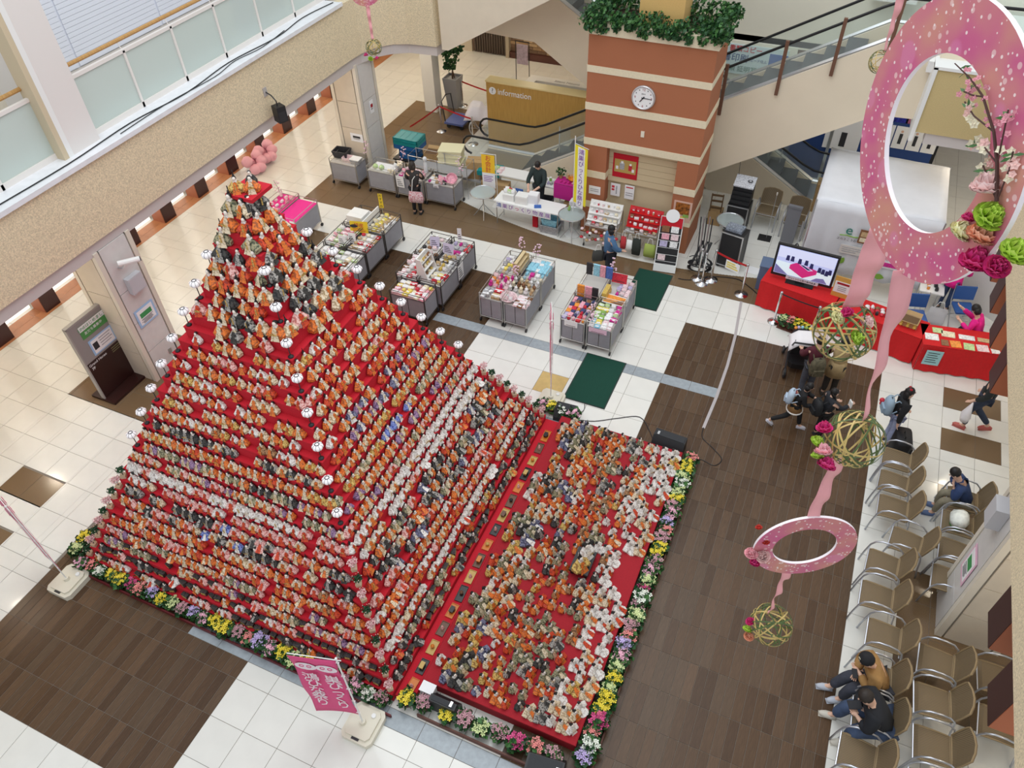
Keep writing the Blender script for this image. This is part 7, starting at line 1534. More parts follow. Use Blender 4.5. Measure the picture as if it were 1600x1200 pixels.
# television
t = thing('television', 'flat television on the red table showing the stand being built', 'television', (6.32, 12.12, .70), -.06)
M_scr = mat('screen_base', (.42, .46, .72), .3, emit=(.50, .55, .85), es=.55)
def scr(n, c, e=.5): return mat('screen_' + n, c, .3, emit=c, es=e)
MB().bx(-.66, .66, 0, .07, .10, .92).build('bezel', M_black, t); MB().bx(-.61, .61, -.006, 0, .17, .88).build('screen', M_scr, t); MB().bx(-.3, .3, -.08, .18, 0, .02).bx(-.1, .1, .02, .06, .02, .12).build('foot', M_black, t)
def onscr(poly, n, c, lay, e=.5): MB().slab([(x, -.006, z) for x, z in poly], (0, -.001 * lay, 0)).build('screen_image', scr(n, c, e), t)
onscr([(-.60, .60), (.60, .60), (.60, .87), (-.60, .87)], 'sky', (.62, .66, .88), 1); onscr([(-.60, .18), (.60, .18), (.60, .45), (-.60, .5)], 'floor', (.66, .78, .85), 1); onscr([(-.6, .18), (-.30, .18), (-.6, .40)], 'violet', (.16, .15, .34), 2); onscr([(.2, .18), (.55, .18), (.45, .30), (.3, .27)], 'violet', (.16, .15, .34), 2)
onscr([(-.30, .36), (.02, .19), (.28, .36), (.28, .46), (.10, .50), (-.18, .54), (-.30, .46)], 'crimson', (.50, .02, .16), 3, .6); onscr([(-.12, .52), (.10, .40), (.20, .44), (-.02, .53)], 'pale', (.6, .55, .8), 4); onscr([(-.09, .515), (.09, .42), (.15, .44), (-.03, .52)], 'dark', (.03, .03, .12), 5, .2)
for i, (x, z) in enumerate(((-.38, .62), (-.28, .62), (-.12, .60), (.02, .60), (.14, .55), (.32, .50), (.40, .48), (.48, .46), (.54, .5))): onscr([(x - .04, z - .07), (x + .04, z - .07), (x + .03, z + .06), (x - .03, z + .06)], 'dark', (.03, .03, .12), 5, .2)
MB().bx(-.32, .38, -.02, -.012, .085, .165).build('caption_strip', mat('caption', (.72, .68, .74), .6), t); text('びっくりひな祭り製作風景', .05, t, (.03, -.022, .125), (1, 0, 0), (0, 0, 1), M_ink, .001)
t = thing('notice_stand', 'orange framed notice standing right of the television', 'sign', (7.20, 11.98, .70), -.15); MB().bx(-.2, .2, 0, .02, 0, .52).build('frame', mat('frame_orange', (.66, .36, .08), .6), t); MB().bx(-.18, .16, -.006, 0, .12, .40).build('sheet', M_paper, t); MB().bx(-.14, .12, -.009, -.006, .33, .38).build('heading', M_redd, t)
for i in range(3): MB().bx(-.1, .08, -.009, -.006, .17 + .045 * i, .19 + .045 * i).build('text_line', gmat('grey'), t)
for i in range(2): solo('blue_folding_bin', MB().bx(-.16, .16, -.2, .2, 0, .3).bx(-.17, .17, -.21, .21, .3, .33), mat('steel_blue', (.12, .17, .28), .5), 'steel blue bin behind the television, %s one' % ('lower' if i == 0 else 'upper'), 'bin', (5.55, 12.75, .0 + .335 * i))
stanchion(6.02, 11.50, 'steel barrier post left of the flower pots before the television', .86, base=.14); stanchion(6.86, 11.30, 'steel barrier post right of the flower pots before the television', .86, base=.14)
belt((6.02, 11.5, .82), (6.86, 11.3, .82), 'dark belt between the posts before the television', M_darkmetal, .03)
solo('flower_tray', MB().bx(-.3, .3, -.1, .1, 0, .02), mat('brown_pot', (0.13, 0.05, 0.035), 0.6), 'brown tray under the pots before the television', 'tray', (6.42, 11.36, 0), -.2)
for i, c in enumerate(('pale green', 'salmon pink', 'yellow', 'yellow')): place_pot(c, '%s flower pot before the television, %s from left' % (c, nth(i + 1)), (6.24 + i * .14, 11.42 - .03 * i, .02))
# wares on the tables
goods(7.75, 8.35, 11.62, 11.90, .705, ['pouch', 'round_cake'], ['white', 'brown', 'pale pink', 'red', 'black'], 'middle red table', 6, 3, .9)
carton('cardboard tray on the middle red table', (8.62, 11.62, .705), (.4, .28, .12), -.2, True)
for i in range(3): put('plush_toy', 'yellow', (8.48 + i * .13, 11.5 - i * .02, .705), -1.5, 'yellow toy chick on the middle red table, %s from left' % nth(i + 1), None, .75)
for i, (x, y, w_, h_, c) in enumerate(((9.10, 11.35, .26, .2, 'white'), (9.40, 11.55, .26, .18, 'cream'), (9.35, 11.25, .14, .18, 'brown'), (9.55, 11.28, .2, .2, 'orange'), (9.80, 11.30, .2, .2, 'pale green'), (10.05, 11.35, .22, .2, 'pale pink'), (10.28, 11.38, .16, .2, 'white'), (9.75, 11.58, .3, .14, 'white'), (10.10, 11.62, .3, .12, 'tan'), (9.2, 11.6, .2, .16, 'pale green'))):
    solo('leaflet', MB().bx(-w_ / 2, w_ / 2, -h_ / 2, h_ / 2, 0, .012).bx(-w_ * .4, w_ * .3, -h_ * .1, h_ * .38, .012, .014), [gmat(c)], '%s leaflet pile on the red table before the woman in pink, %s one' % (c, nth(i + 1)), 'leaflets', (x, y, .703), .16 + rs.uniform(-.1, .1), 'leaflet piles')
t = thing('hanging_notice', 'pale turquoise handwritten sheet hung on the front of the red table', 'notice', (9.22, 11.035, .40), .16); MB().bx(-.16, .16, -.012, -.006, -.16, .22).build('sheet', mat('turquoise_paper', (.36, .62, .64), .8), t)
for i in range(5): MB().bx(-.12, .10 - .03 * (i % 2), -.015, -.012, .15 - .06 * i, .165 - .06 * i).build('text_line', M_ink, t)
person('seated woman in a hot pink jacket leaning over the leaflet table', (10.05, 12.05, 0), PI - .35, 1.58, (.80, .012, .26), (.02, .02, .025), (.03, .03, .03), 'bob', None, sit(.10, .27, ((.26, .10, .47), (.34, -.06, .56)), .05, (.3, .3), (1, .2, -.7)), True)
person('standing attendant in a hot pink coat and blue jeans inside the booth', (9.42, 13.35, 0), 1.2, 1.58, (.80, .012, .26), (.04, .07, .16), (.05, .05, .05), 'bob', None, {'elR': (.05, -.15, .66), 'wrR': (.14, -.08, .6)}, coat=.06)
def folding_chair(label, loc, rz):
    t = thing('folding_chair', label, 'chair', loc, rz); mb_ = mat('blue_vinyl', (.03, .10, .32), .5)
    MB().bx(-.2, .2, -.2, .2, .42, .46).build('seat', mb_, t); MB().slab([(-.2, -.21, .55), (-.2, .21, .55), (-.26, .21, .85), (-.26, -.21, .85)], (.03, 0, 0)).build('backrest', mb_, t)
    for s in (-1, 1): MB().tube([(.22, s * .22, 0), (-.2, s * .22, .5), (-.28, s * .22, .88)], .012, 5).build('front_frame', M_steel, t); MB().tube([(-.28, s * .22, 0), (.18, s * .22, .43)], .012, 5).build('rear_leg', M_steel, t)
    return t
folding_chair('blue folding chair behind the middle red table', (8.82, 12.3, 0), -1.3); folding_chair('blue folding chair behind the leaflet table at the white partition', (9.75, 12.95, 0), -1.3); folding_chair('blue folding chair under the seated woman in pink', (10.12, 12.02, 0), PI - .35)
solo('white_partition', MB().bx(-.02, .02, -1.1, 1.1, 0, 1.5).bx(-.03, .03, -1.12, -1.08, 0, 1.52), mat('partition_white', (.70, .68, .66), .6), 'white partition panel behind the leaflet table', 'partition', (10.2, 13.6, 0), .9); tote('clear plastic bag of goods beside the blue chair', (9.28, 12.75, 0), glassmat('clear_bag', (.9, .9, .92), .55, .2), .4, .45)
table('small white side table inside the booth', (9.05, 13.2, 0), .5, .4, .62)
goods(8.9, 9.2, 13.05, 13.35, .62, ['jar', 'pouch'], ['orange', 'black', 'white'], 'booth side table', 2, 2)
# ------------------------------------------------------------------ sound equipment under the escalator
def flight(label, loc, W, D, H, rz=0.0):
    t = thing('equipment_case', label, 'case', loc, rz); MB().bx(-W / 2 + .01, W / 2 - .01, -D / 2 + .01, D / 2 - .01, .09, H).build('box', M_black, t)
    for x in (-W / 2, W / 2 - .025):
        for y in (-D / 2, D / 2 - .025): MB().bx(x, x + .025, y, y + .025, .09, H).build('edge', M_steel, t)
    for z in (.09, H - .02):
        for y in (-D / 2, D / 2 - .025): MB().bx(-W / 2, W / 2, y, y + .025, z, z + .022).build('edge', M_steel, t)
    for x in (-W / 2 + .05, W / 2 - .05):
        for y in (-D / 2 + .05, D / 2 - .05): MB().cyl((x, y - .015, .045), (x, y + .015, .045), .045, n=8).build('caster', M_black, t)
    return t
t = flight('black flight case rack with steel edges under the escalator', (4.42, 14.85, 0), .55, .5, .80, -.05); text('LG', .16, t, (0, -.26, .45), (1, 0, 0), (0, 0, 1), M_steel, .002)
t = thing('mixer_rack', 'stack of black audio units with a silver mixer on the flight case', 'mixer', (4.42, 14.9, .80), -.05)
for i in range(4): MB().bx(-.24, .24, -.22 + .05 * i, .22, .02 + .10 * i, .11 + .10 * i).build('unit', M_black, t)
MB().slab([(-.25, -.08, .42), (.25, -.08, .42), (.25, .22, .58), (-.25, .22, .58)], (0, 0, .03)).build('mixer_panel', mat('mixer_silver', (.60, .62, .66), .4, noise=.3, scale=30), t); MB().tube([(.12 + .05 * math.cos(a * PI / 6), .08 + .05 * math.sin(a * PI / 6), .55) for a in range(12)], .012, 5, True).build('headphones', M_black, t)
MB().cyl((-.2, .2, .42), (-.24, .2, .95), .006, n=5).sph((-.24, .2, .97), .022, n=7, k=5).build('microphone', M_black, t)
flight('tall black loudspeaker case behind the barrier', (4.62, 13.25, 0), .55, .45, 1.0, -.18); solo('patch_panel', MB().bx(-.2, .2, -.14, .14, 0, .08).bx(-.18, .18, -.15, -.14, .01, .07).bx(-.15, .15, -.1, .1, .08, .09), mat('patch_grey', (.22, .25, .30), .4, noise=.5, scale=30), 'grey audio interface on the tall black case', 'audio unit', (4.6, 13.28, 1.0), -.18)
round_table('round glass table between the audio cases', (4.35, 14.1, 0))
t = thing('light_stand_bundle', 'bundle of folded lighting stands leaning against the pillar', 'stands', (3.78, 13.2, 0))
for i in range(5): MB().cyl((.1 + .05 * i, -.25 + .03 * i, .02), (-.05 + .07 * i, .25, 1.05 + .05 * (i % 2)), .016, n=6).build('stand', M_steel if i % 2 else M_darkmetal, t)
for i in range(3): MB().cyl((-.02 + .12 * i, -.3, .02), (.12 + .1 * i, .1, .5), .03, n=6).build('folded_legs', M_black, t)
for i in range(4):
    P = [(4.0 + .22 * math.cos(a * .5 + i) * (1 + .1 * i) , 12.72 + .18 * math.sin(a * .5 + i), .03 + .02 * i + .01 * a) for a in range(26)]; cable('coiled_cable', P, .014, M_black, 'coil of black cable on the floor beside the barrier, %s coil' % nth(i + 1), 'cable', 4)
stanchion(4.18, 12.28, 'steel barrier post beside the postcard stand, front one'); stanchion(4.36, 12.5, 'steel barrier post beside the postcard stand, rear one'); stanchion(4.05, 12.42, 'steel barrier post beside the postcard stand, left one'); stanchion(5.14, 12.21, 'steel barrier post near the television table')
belt((4.36, 12.5, .84), (5.14, 12.21, .84), 'red belt across the audio equipment'); t = card(4.80, 12.32, .52, .36, .24, M_paper, 'white notice with yellow writing hung on the red belt', 0, -.35, lines=0)
for i in range(3): MB().bx(-.15, .15 - .04 * i, -.006, -.003, .05 + .06 * i, .085 + .06 * i).build('text_line', gmat('yellow'), t)
solo('grey_panel', MB().bx(-.16, .16, -.03, .03, 0, 1.02).bx(-.17, .17, -.05, .05, 1.0, 1.05), mat('panel_grey', (.20, .20, .22), .6), 'tall grey fabric panel in front of the second rattan chair', 'panel', (5.75, 14.75, 0), -.08)
t = thing('microphone_stand', 'slim steel microphone stand in front of the rattan chair', 'stand', (5.25, 14.72, 0)); MB().cyl((0, 0, .02), (0, 0, 1.25), .008, n=6).build('pole', M_steel, t); MB().bx(-.2, .12, -.14, .14, 0, .015).build('base', M_black, t); MB().lathe([(.012, 1.25), (.02, 1.28), (.018, 1.33), (0, 1.345)], 8).build('head', mat('pale_foam', (.6, .56, .5), .7), t)
t = thing('tripod_stand', 'steel tripod stand beside the white booth', 'stand', (6.02, 14.05, 0)); MB().cyl((0, 0, .3), (0, 0, 1.1), .018, n=6).build('pole', M_steel, t)
for a in range(3): MB().cyl((0, 0, .5), (.3 * math.cos(a * 2.1), .3 * math.sin(a * 2.1), 0), .012, n=5).build('leg', M_darkmetal, t)
carton('stacked cardboard carton behind the tripod, lower one', (6.3, 16.6, 0), (.45, .4, .4)); carton('stacked cardboard carton behind the tripod, upper one', (6.3, 16.6, .41), (.45, .4, .4), .05); carton('cardboard carton beside the wooden chair under the escalator', (3.85, 14.95, 0), (.34, .26, .42))
t = thing('wooden_chair', 'small dark wooden chair folded against the escalator panel', 'chair', (3.85, 14.75 + .05, .43), .1)
for x in (-.14, .14): MB().bx(x - .015, x + .015, -.02, .02, 0, .5).build('leg', mat('dark_oak', (.11, .06, .025), .5), t)
for z in (.08, .28, .44): MB().bx(-.14, .14, -.012, .012, z, z + .05).build('rung', mat('dark_oak', (.11, .06, .025), .5), t)
solo('paper_sheet', MB().bx(-.16, .16, -.14, .14, 0, .004), M_paper, 'white paper sheet lying on the floor by the loudspeaker case', 'paper', (5.20, 13.25, .001), -.1)
cable('cable', [(3.62, 12.25, .012), (3.9, 12.3, .012), (4.3, 12.6, .012), (4.9, 12.75, .012), (5.2, 12.6, .012), (5.5, 12.35, .012)], .01, M_black, 'black cable running behind the barrier posts')
# ================================================================== FLOOR MATS, FLAGS, SPEAKERS
M_matg = mat('green_mat', (.006, .055, .035), .95, noise=.35, scale=150, bump=.4); M_matb = mat('mat_edge', (.03, .04, .035), .7)
for i, (x0, x1, y0, y1, lab) in enumerate(((2.48, 3.38, 7.48, 8.95, 'dark green floor mat nearer the doll platform'), (2.62, 3.48, 10.86, 12.32, 'dark green floor mat beside the towel stall'))):
    t = thing('floor_mat', lab, 'mat', (0, 0, 0)); MB().bx(x0, x1, y0, y1, .0, .006).build('border', M_matb, t); MB().bx(x0 + .025, x1 - .025, y0 + .025, y1 - .025, .004, .012).build('pile', M_matg, t)
M_flag = mat('flag_pink', (.70, .075, .22), .7); M_flagw = mat('flag_white', (.84, .74, .78), .7); M_wbase = mat('ivory_tank', (.72, .67, .55), .45)
def nobori(label, loc, rz, lean, H=2.25, detail=True, flagrot=0.0, fw=.60, f0=.55):
    t = thing('banner_flag', label, 'flag', loc, rz)
    b = MB(); P = [(-.2, -.27), (.2, -.27), (.25, -.2), (.25, .2), (.2, .27), (-.2, .27), (-.25, .2), (-.25, -.2)]
    b.prism(P, 0, .10); b.prism([(x * .8, y * .8) for x, y in P], .10, .14); b.lathe([(.05, .14), (.045, .20), (0, .2)], 10); b.build('water_base', M_wbase, t); MB().lathe([(.035, .14), (.035, .165), (0, .165)], 10, (.1, .14, 0)).build('filler_cap', M_white, t); MB().bx(-.06, .06, -.25, -.19, .09, .108).build('grip_hole', M_darkmetal, t)
    q = Matrix.Rotation(flagrot, 4, 'Z')
    MB().cyl((0, 0, .18), (lean[0], lean[1], H), .012, n=6).sph((lean[0], lean[1], H), .02, n=8, k=4).build('pole', M_white, t)
    def pt(s, z): f = (z - .18) / (H - .18); v = q @ Vector((s, 0, 0)); return Vector((lean[0] * f + v.x, lean[1] * f + v.y, z))
    MB().cyl(pt(-.06, H - .04), pt(fw, H - .04), .007, n=5).build('crossbar', M_white, t)
    b = MB(); n = 10; nv = q @ Vector((0, 1, 0))
    for j in range(15):
        for i in range(n + 1): s = .02 + (fw - .02) * i / n; z = H - .06 - (H - .06 - f0) * j / 14 - (0.10 * (i / n - .4) ** 2 * 2 if j == 14 else 0); b.v.append(tuple(pt(s, z) + nv * (.018 * math.sin(3.5 * j / 14 * PI + 2 * i / n))))
    b.f = [(j * (n + 1) + i, j * (n + 1) + i + 1, (j + 1) * (n + 1) + i + 1, (j + 1) * (n + 1) + i) for j in range(14) for i in range(n)]; b.m = [0] * len(b.f); o = b.build('cloth', M_flag, t, True); o.modifiers.new('thick', 'SOLIDIFY').thickness = .004
    for k in range(5): z = H - .12 - k * (H - f0 - .2) / 4; MB().tube([pt(-.02, z), pt(.01, z + .01), pt(.03, z)], .012, 5).build('loop_tab', M_flagw, t)
    if detail:
        for sd in (1, -1):
            xd = (q @ Vector((1, 0, 0))) * sd; off = nv * (-.028 * sd)
            cols = ('巣びっくり', '鴻 ひな祭り') if sd == 1 else ('巣びっくり', '鴻 ひな祭り')
            for c, s in (('巣びっくり', .46 if sd > 0 else .16), ('鴻ひな祭り', .16 if sd > 0 else .46)):
                for k, ch in enumerate(c): text(ch, .24, t, pt(s, H - .62 - k * .205) + off, xd, (lean[0] * .5, lean[1] * .5, 1), M_flagw, .002, 'character')
            if True:
                for s in (.18, .46): 
                    MB().sph((0, 0, 0), .15, .004, .10, 14, 6).tf(Matrix.Translation(pt(s, H - .30) + off) @ Matrix.Rotation(flagrot, 4, 'Z')).build('doll_emblem', M_flagw, t)
                    for dx in (-.05, .05): MB().tube([Vector((dx + .03 * math.cos(a), -.006 * sd, .02 + .03 * math.sin(a))) for a in [i_ * PI / 5 for i_ in range(10)]], .005, 4, True).tf(Matrix.Translation(pt(s, H - .30) + off) @ Matrix.Rotation(flagrot, 4, 'Z')).build('emblem_outline', M_flag, t)
    return t
FL1 = nobori('pink banner flag with white characters in front of the pyramid', (2.20, .17, 0), 0.0, (0, 0), 2.2, True, PI + .26, .66, .42)
nobori('pink banner flag seen edge-on at the left corner of the pyramid', (-3.66, .22, 0), .0, (0, 0), 2.22, True, 2.84, .6, .42)
nobori('pink banner flag seen edge-on behind the pyramid beside the green mat', (2.30, 7.25, 0), 0, (0, 0), 2.2, True, 1.955, .6, .42)
M_spk = mat('speaker_grille', (.03, .032, .036), .7, noise=.3, scale=200)
def stage_speaker(label, loc, rz, d=(.58, .32, .30)):
    t = thing('stage_speaker', label, 'speaker', loc, rz); W, D, H = d
    MB().slab([(-W / 2, -D / 2, 0), (-W / 2, D / 2, 0), (-W / 2, D / 2, H), (-W / 2, -D / 2 + .12, H), (-W / 2, -D / 2, .10)], (W, 0, 0)).build('cabinet', M_black, t)
    MB().slab([(-W / 2 + .03, -D / 2 + .13, H + .001), (W / 2 - .03, -D / 2 + .13, H + .001), (W / 2 - .03, D / 2 - .02, H + .001), (-W / 2 + .03, D / 2 - .02, H + .001)], (0, 0, .008)).build('grille', M_spk, t)
    MB().bx(-W / 2 + .06, -W / 2 + .10, .0, .08, H + .008, H + .012).build('badge', M_steel, t); return t
stage_speaker('black stage speaker at the front right corner of the platform', (4.86, .62, 0), .12 + PI, (.52, .42, .36)); stage_speaker('black stage speaker at the back right corner of the platform', (4.83, 7.02, 0), -.06, (.62, .3, .26)); stage_speaker('black stage speaker at the back left corner of the platform', (2.72, 6.98, 0), .05, (.42, .3, .26)); stage_speaker('black monitor speaker between the flower pots and the platform front', (3.18, .88, 0), PI, (.42, .22, .34))
solo('speaker_stand_box', MB().bx(-.1, .1, -.07, .07, 0, .26).bx(-.11, .11, -.08, .08, .26, .27), M_paper, 'white box between the pyramid corner and the monitor speaker', 'box', (2.86, .95, 0), 0)
M_tape = mat('grey_tape', (.46, .42, .42), .5)
b = MB(); P = [(5.20, 11.95), (5.33, 10.7), (5.38, 9.7), (5.38, 8.7), (5.34, 7.75)]
for i in range(4): a, c = P[i], P[i + 1]; b.slab([(a[0] - .03, a[1], .001), (a[0] + .03, a[1], .001), (c[0] + .03, c[1], .001), (c[0] - .03, c[1], .001)], (0, 0, .004))
solo('floor_tape', b, M_tape, 'grey tape strip covering a cable across the wood tiles', 'tape')
cable('cable', [(5.34, 7.76, .008), (5.38, 7.5, .008), (5.65, 7.3, .008), (5.85, 7.1, .008), (5.75, 6.9, .008), (5.5, 6.95, .008), (5.34, 6.85, .008)], .008, M_black, 'black cable curling from the tape end to the platform corner'); cable('cable', [(4.55, 7.0, .01), (4.4, 7.25, .01), (4.1, 7.55, .01), (3.7, 7.35, .01), (3.3, 7.1, .01), (2.95, 7.0, .01)], .008, M_darkmetal, 'grey cable arching over the white tiles behind the platform'); cable('cable', [(2.9, 7.1, .01), (3.0, 7.3, .01), (2.95, 7.5, .01)], .007, M_darkmetal, 'short grey cable from the green mat to the back speaker')
# store directory sign beside the left column
t = thing('directory_sign', 'tall brown and grey directory sign with green notice near the left column', 'sign', (-6.38, 4.27, 0), PI / 2, None, 1.0)
M_brs = mat('oxblood_panel', (.035, .012, .010), .3)
MB().bx(-.50, .50, -.035, .035, .08, 1.0).build('lower_panel', M_brs, t); MB().bx(-.50, .50, -.035, .035, 1.0, 1.92).build('upper_panel', mat('sign_grey', (.30, .28, .27), .45), t); MB().bx(-.55, .55, -.32, .32, 0, .06).build('base', M_brs, t); MB().bx(-.53, -.50, -.045, .045, .06, 1.94).bx(.50, .53, -.045, .045, .06, 1.94).bx(-.53, .53, -.045, .045, 1.92, 1.96).build('frame', mat('sign_frame', (.36, .34, .32), .4), t)
MB().bx(-.30, .38, -.045, -.037, 1.52, 1.82).build('green_notice', mat('notice_green', (.08, .30, .08), .6), t); MB().bx(-.30, .38, -.047, -.045, 1.70, 1.82).build('white_heading', M_paper, t); text('LINEはじめました', .09, t, (.04, -.050, 1.755), (1, 0, 0), (0, 0, 1), M_green, .001); text('友だち募集中', .075, t, (.0, -.048, 1.62), (1, 0, 0), (0, 0, 1), M_paper, .001)
MB().bx(-.25, .35, -.045, -.037, 1.05, 1.42).build('notice_frame', M_lblue, t); MB().bx(-.21, .31, -.047, -.045, 1.08, 1.39).build('notice_sheet', M_paper, t); MB().bx(-.19, -.07, -.050, -.047, 1.16, 1.32).build('figure', M_ink, t)
for i in range(4): MB().bx(-.02, .28 - .04 * (i % 2), -.050, -.047, 1.33 - .06 * i, 1.35 - .06 * i).build('text_line', gmat('grey'), t)
text('Grand Hanae', .085, t, (-.24, -.037, .93), (1, 0, 0), (0, 0, 1), M_paper, .001); text('7F', .09, t, (-.40, -.037, .83), (1, 0, 0), (0, 0, 1), M_paper, .001)
for i in range(3): MB().bx(.12, .42 - .05 * i, -.038, -.036, .93 - .05 * i, .945 - .05 * i).build('text_line', mat('olive_ink', (.25, .25, .12), .6), t)

# ================================================================== HANGING RINGS, BAMBOO BALLS, RIBBONS
M_ringw = mat('ring_edge', (.88, .80, .84), .5)
def ring_print():
    m = mat('ring_rose', (.62, .20, .30), .45); nt = m.node_tree; b = nt.nodes['Principled BSDF']; N = nt.nodes.new; tc = N('ShaderNodeTexCoord')
    nz = N('ShaderNodeTexNoise'); nz.inputs['Scale'].default_value = 4; nt.links.new(tc.outputs['Object'], nz.inputs['Vector'])
    r = N('ShaderNodeValToRGB'); r.color_ramp.elements[0].position = .35; r.color_ramp.elements[1].position = .68; r.color_ramp.elements[0].color = (.56, .10, .24, 1); r.color_ramp.elements[1].color = (.60, .27, .20, 1); nt.links.new(nz.outputs['Fac'], r.inputs['Fac']); out = r.outputs['Color']
    for sc, th, keep, col, fac in ((7, .42, .45, (.66, .20, .38, 1), .55), (22, .26, .5, (.84, .62, .60, 1), .6), (48, .30, .6, (.90, .78, .76, 1), .8)):
        v = N('ShaderNodeTexVoronoi'); v.inputs['Scale'].default_value = sc; nt.links.new(tc.outputs['Object'], v.inputs['Vector'])
        lt = N('ShaderNodeMapRange'); lt.inputs['From Min'].default_value = th; lt.inputs['From Max'].default_value = th * .85; nt.links.new(v.outputs['Distance'], lt.inputs['Value'])
        sp = N('ShaderNodeSeparateColor'); nt.links.new(v.outputs['Color'], sp.inputs['Color']); gt = N('ShaderNodeMath'); gt.operation = 'GREATER_THAN'; gt.inputs[1].default_value = keep; nt.links.new(sp.outputs['Red'], gt.inputs[0])
        mu = N('ShaderNodeMath'); mu.operation = 'MULTIPLY'; nt.links.new(lt.outputs['Result'], mu.inputs[0]); nt.links.new(gt.outputs[0], mu.inputs[1]); m2 = N('ShaderNodeMath'); m2.operation = 'MULTIPLY'; m2.inputs[1].default_value = fac; nt.links.new(mu.outputs[0], m2.inputs[0])
        mx = N('ShaderNodeMix'); mx.data_type = 'RGBA'; mx.inputs[7].default_value = col; nt.links.new(out, mx.inputs[6]); nt.links.new(m2.outputs[0], mx.inputs[0]); out = mx.outputs[2]
    nt.links.new(out, b.inputs['Base Color']); return m
M_ring = ring_print()
def hang_ring(label, loc, rz, R1, R0, seed, th=.012, tilt=(0, 0, 0)):
    """flat ring standing upright; its face is local -y"""
    t = thing('hanging_ring', label, 'hanging ring', loc, rz); t.rotation_euler = (tilt[0], tilt[1], rz); n = 72
    b = MB(); V = []; F = []
    for k, (r, y) in enumerate(((R0, -th), (R1, -th), (R1, th), (R0, th))):
        for i in range(n): a = 2 * PI * i / n; b.v.append((r * math.cos(a), y, r * math.sin(a)))
    for k in range(4):
        for i in range(n): b.f.append((k * n + i, k * n + (i + 1) % n, ((k + 1) % 4) * n + (i + 1) % n, ((k + 1) % 4) * n + i)); b.m.append(0 if k in (0, 2) else 1)
    b.build('ring', [M_ring, M_ringw], t)
    return t
def peony(name, c, label, loc, R, seed, parent=None):
    r2 = random.Random(seed); t = thing('silk_peony', label, 'silk flower', loc, r2.uniform(0, 6)); t.rotation_euler = (r2.uniform(-.5, .5), r2.uniform(-.5, .5), r2.uniform(0, 6))
    m = mat('peony_' + name, c, .6, noise=.25, scale=25); m2 = mat('peony2_' + name, tuple(min(1, x * 1.25 + .05) for x in c), .6)
    for L_, (n, rad, el, sz) in enumerate(((9, .72, .15, .62), (8, .58, .55, .55), (7, .40, .95, .46), (5, .22, 1.25, .36))):
        b = MB()
        for i in range(n):
            a = 2 * PI * i / n + L_ * .4 + r2.uniform(-.15, .15); ce, se = math.cos(el), math.sin(el); o = Vector((math.cos(a), math.sin(a), 0)); s = Vector((-math.sin(a), math.cos(a), 0)); G = []
            for j in range(4):
                for k in range(5):
                    u = (k - 2) / 2; v = j / 3; rad_ = R * (rad * .25 + rad * .85 * v * ce); z = R * (-.1 + .95 * v * se * .9 + .10 * u * u - .10 * math.sin(PI * v)); wd = sz * R * (.35 + .75 * math.sin(PI * min(.85, v * .8 + .1))); G.append(o * (rad_ - .10 * R * u * u) + s * (u * wd) + Vector((0, 0, z + .05 * R * math.sin(5 * u + i) * v)))
            b._add(G, [(j * 5 + k, j * 5 + k + 1, (j + 1) * 5 + k + 1, (j + 1) * 5 + k) for j in range(3) for k in range(4)])
        o_ = b.build('petal_layer', m if L_ % 2 == 0 else m2, t, True)
    return t
M_bam = mat('bamboo_strip', (.50, .36, .12), .45, noise=.15, scale=20); M_bamg = mat('green_bamboo_strip', (.07, .11, .03), .45, noise=.2, scale=20)
def bamboo_ball(label, loc, R, seed):
    t = thing('bamboo_ball', label, 'bamboo ball', loc); r2 = random.Random(seed)
    for i in range(14):
        ax = Vector((r2.gauss(0, 1), r2.gauss(0, 1), r2.gauss(0, 1))).normalized(); u = ax.orthogonal().normalized(); v = ax.cross(u); off = 0.0; rad = R * (1 - .012 * (i % 3)); n = 40; b = MB(); w_ = R * .03
        for k in range(n):
            a = 2 * PI * k / n; c = u * math.cos(a) + v * math.sin(a)
            for (dr, da) in ((0, -w_), (0, w_), (-R * .014, w_), (-R * .014, -w_)): b.v.append(tuple(c * (rad + dr) + ax * da))
        b.f = [(k * 4 + j, k * 4 + (j + 1) % 4, ((k + 1) % n) * 4 + (j + 1) % 4, ((k + 1) % n) * 4 + j) for k in range(n) for j in range(4)]; b.m = [0] * len(b.f); b.build('strip', M_bam if i % 2 else M_bamg, t)
    return t
M_rib = mat('pink_ribbon', (.80, .36, .38), .45, noise=.06, scale=6)
def ribbon(label, x, y, z0, z1, w0, w1, ang0, ang1, seed=0, dx=0.0, dy=0.0):
    b = MB(); n = 24; r2 = random.Random(seed)
    for i in range(n + 1):
        f = i / n; z = z0 + (z1 - z0) * f; a = ang0 + (ang1 - ang0) * f; w_ = (w0 + (w1 - w0) * f) * (1 + .06 * math.sin(9 * f + seed)); d = Vector((math.cos(a), math.sin(a), 0)); nn = Vector((-d.y, d.x, 0)) * (.010 * math.sin(17 * f + seed))
        for k in (-1, -.33, .33, 1): b.v.append(tuple(Vector((x + dx * (1 - f), y + dy * (1 - f), z)) + d * (w_ * k / 2) + nn * (1 + .6 * k)))
    b.f = [(i * 4 + k, i * 4 + k + 1, (i + 1) * 4 + k + 1, (i + 1) * 4 + k) for i in range(n) for k in range(3)]; b.m = [0] * len(b.f); o = solo('ribbon', b, M_rib, label, 'ribbon', smooth=True); o.modifiers.new('thick', 'SOLIDIFY').thickness = .0025; return o
SX, SY = 6.67, .20
HR = hang_ring('large pink printed ring hanging close to the gallery with peonies', (6.514, .224, 9.943), -1.05, .505, .315, 3, .010)
ribbon('wide pink ribbon between the large ring and the second bamboo ball', SX, SY, 9.47, 8.54, .10, .035, .35, 1.35, 1, -.09, -.09)
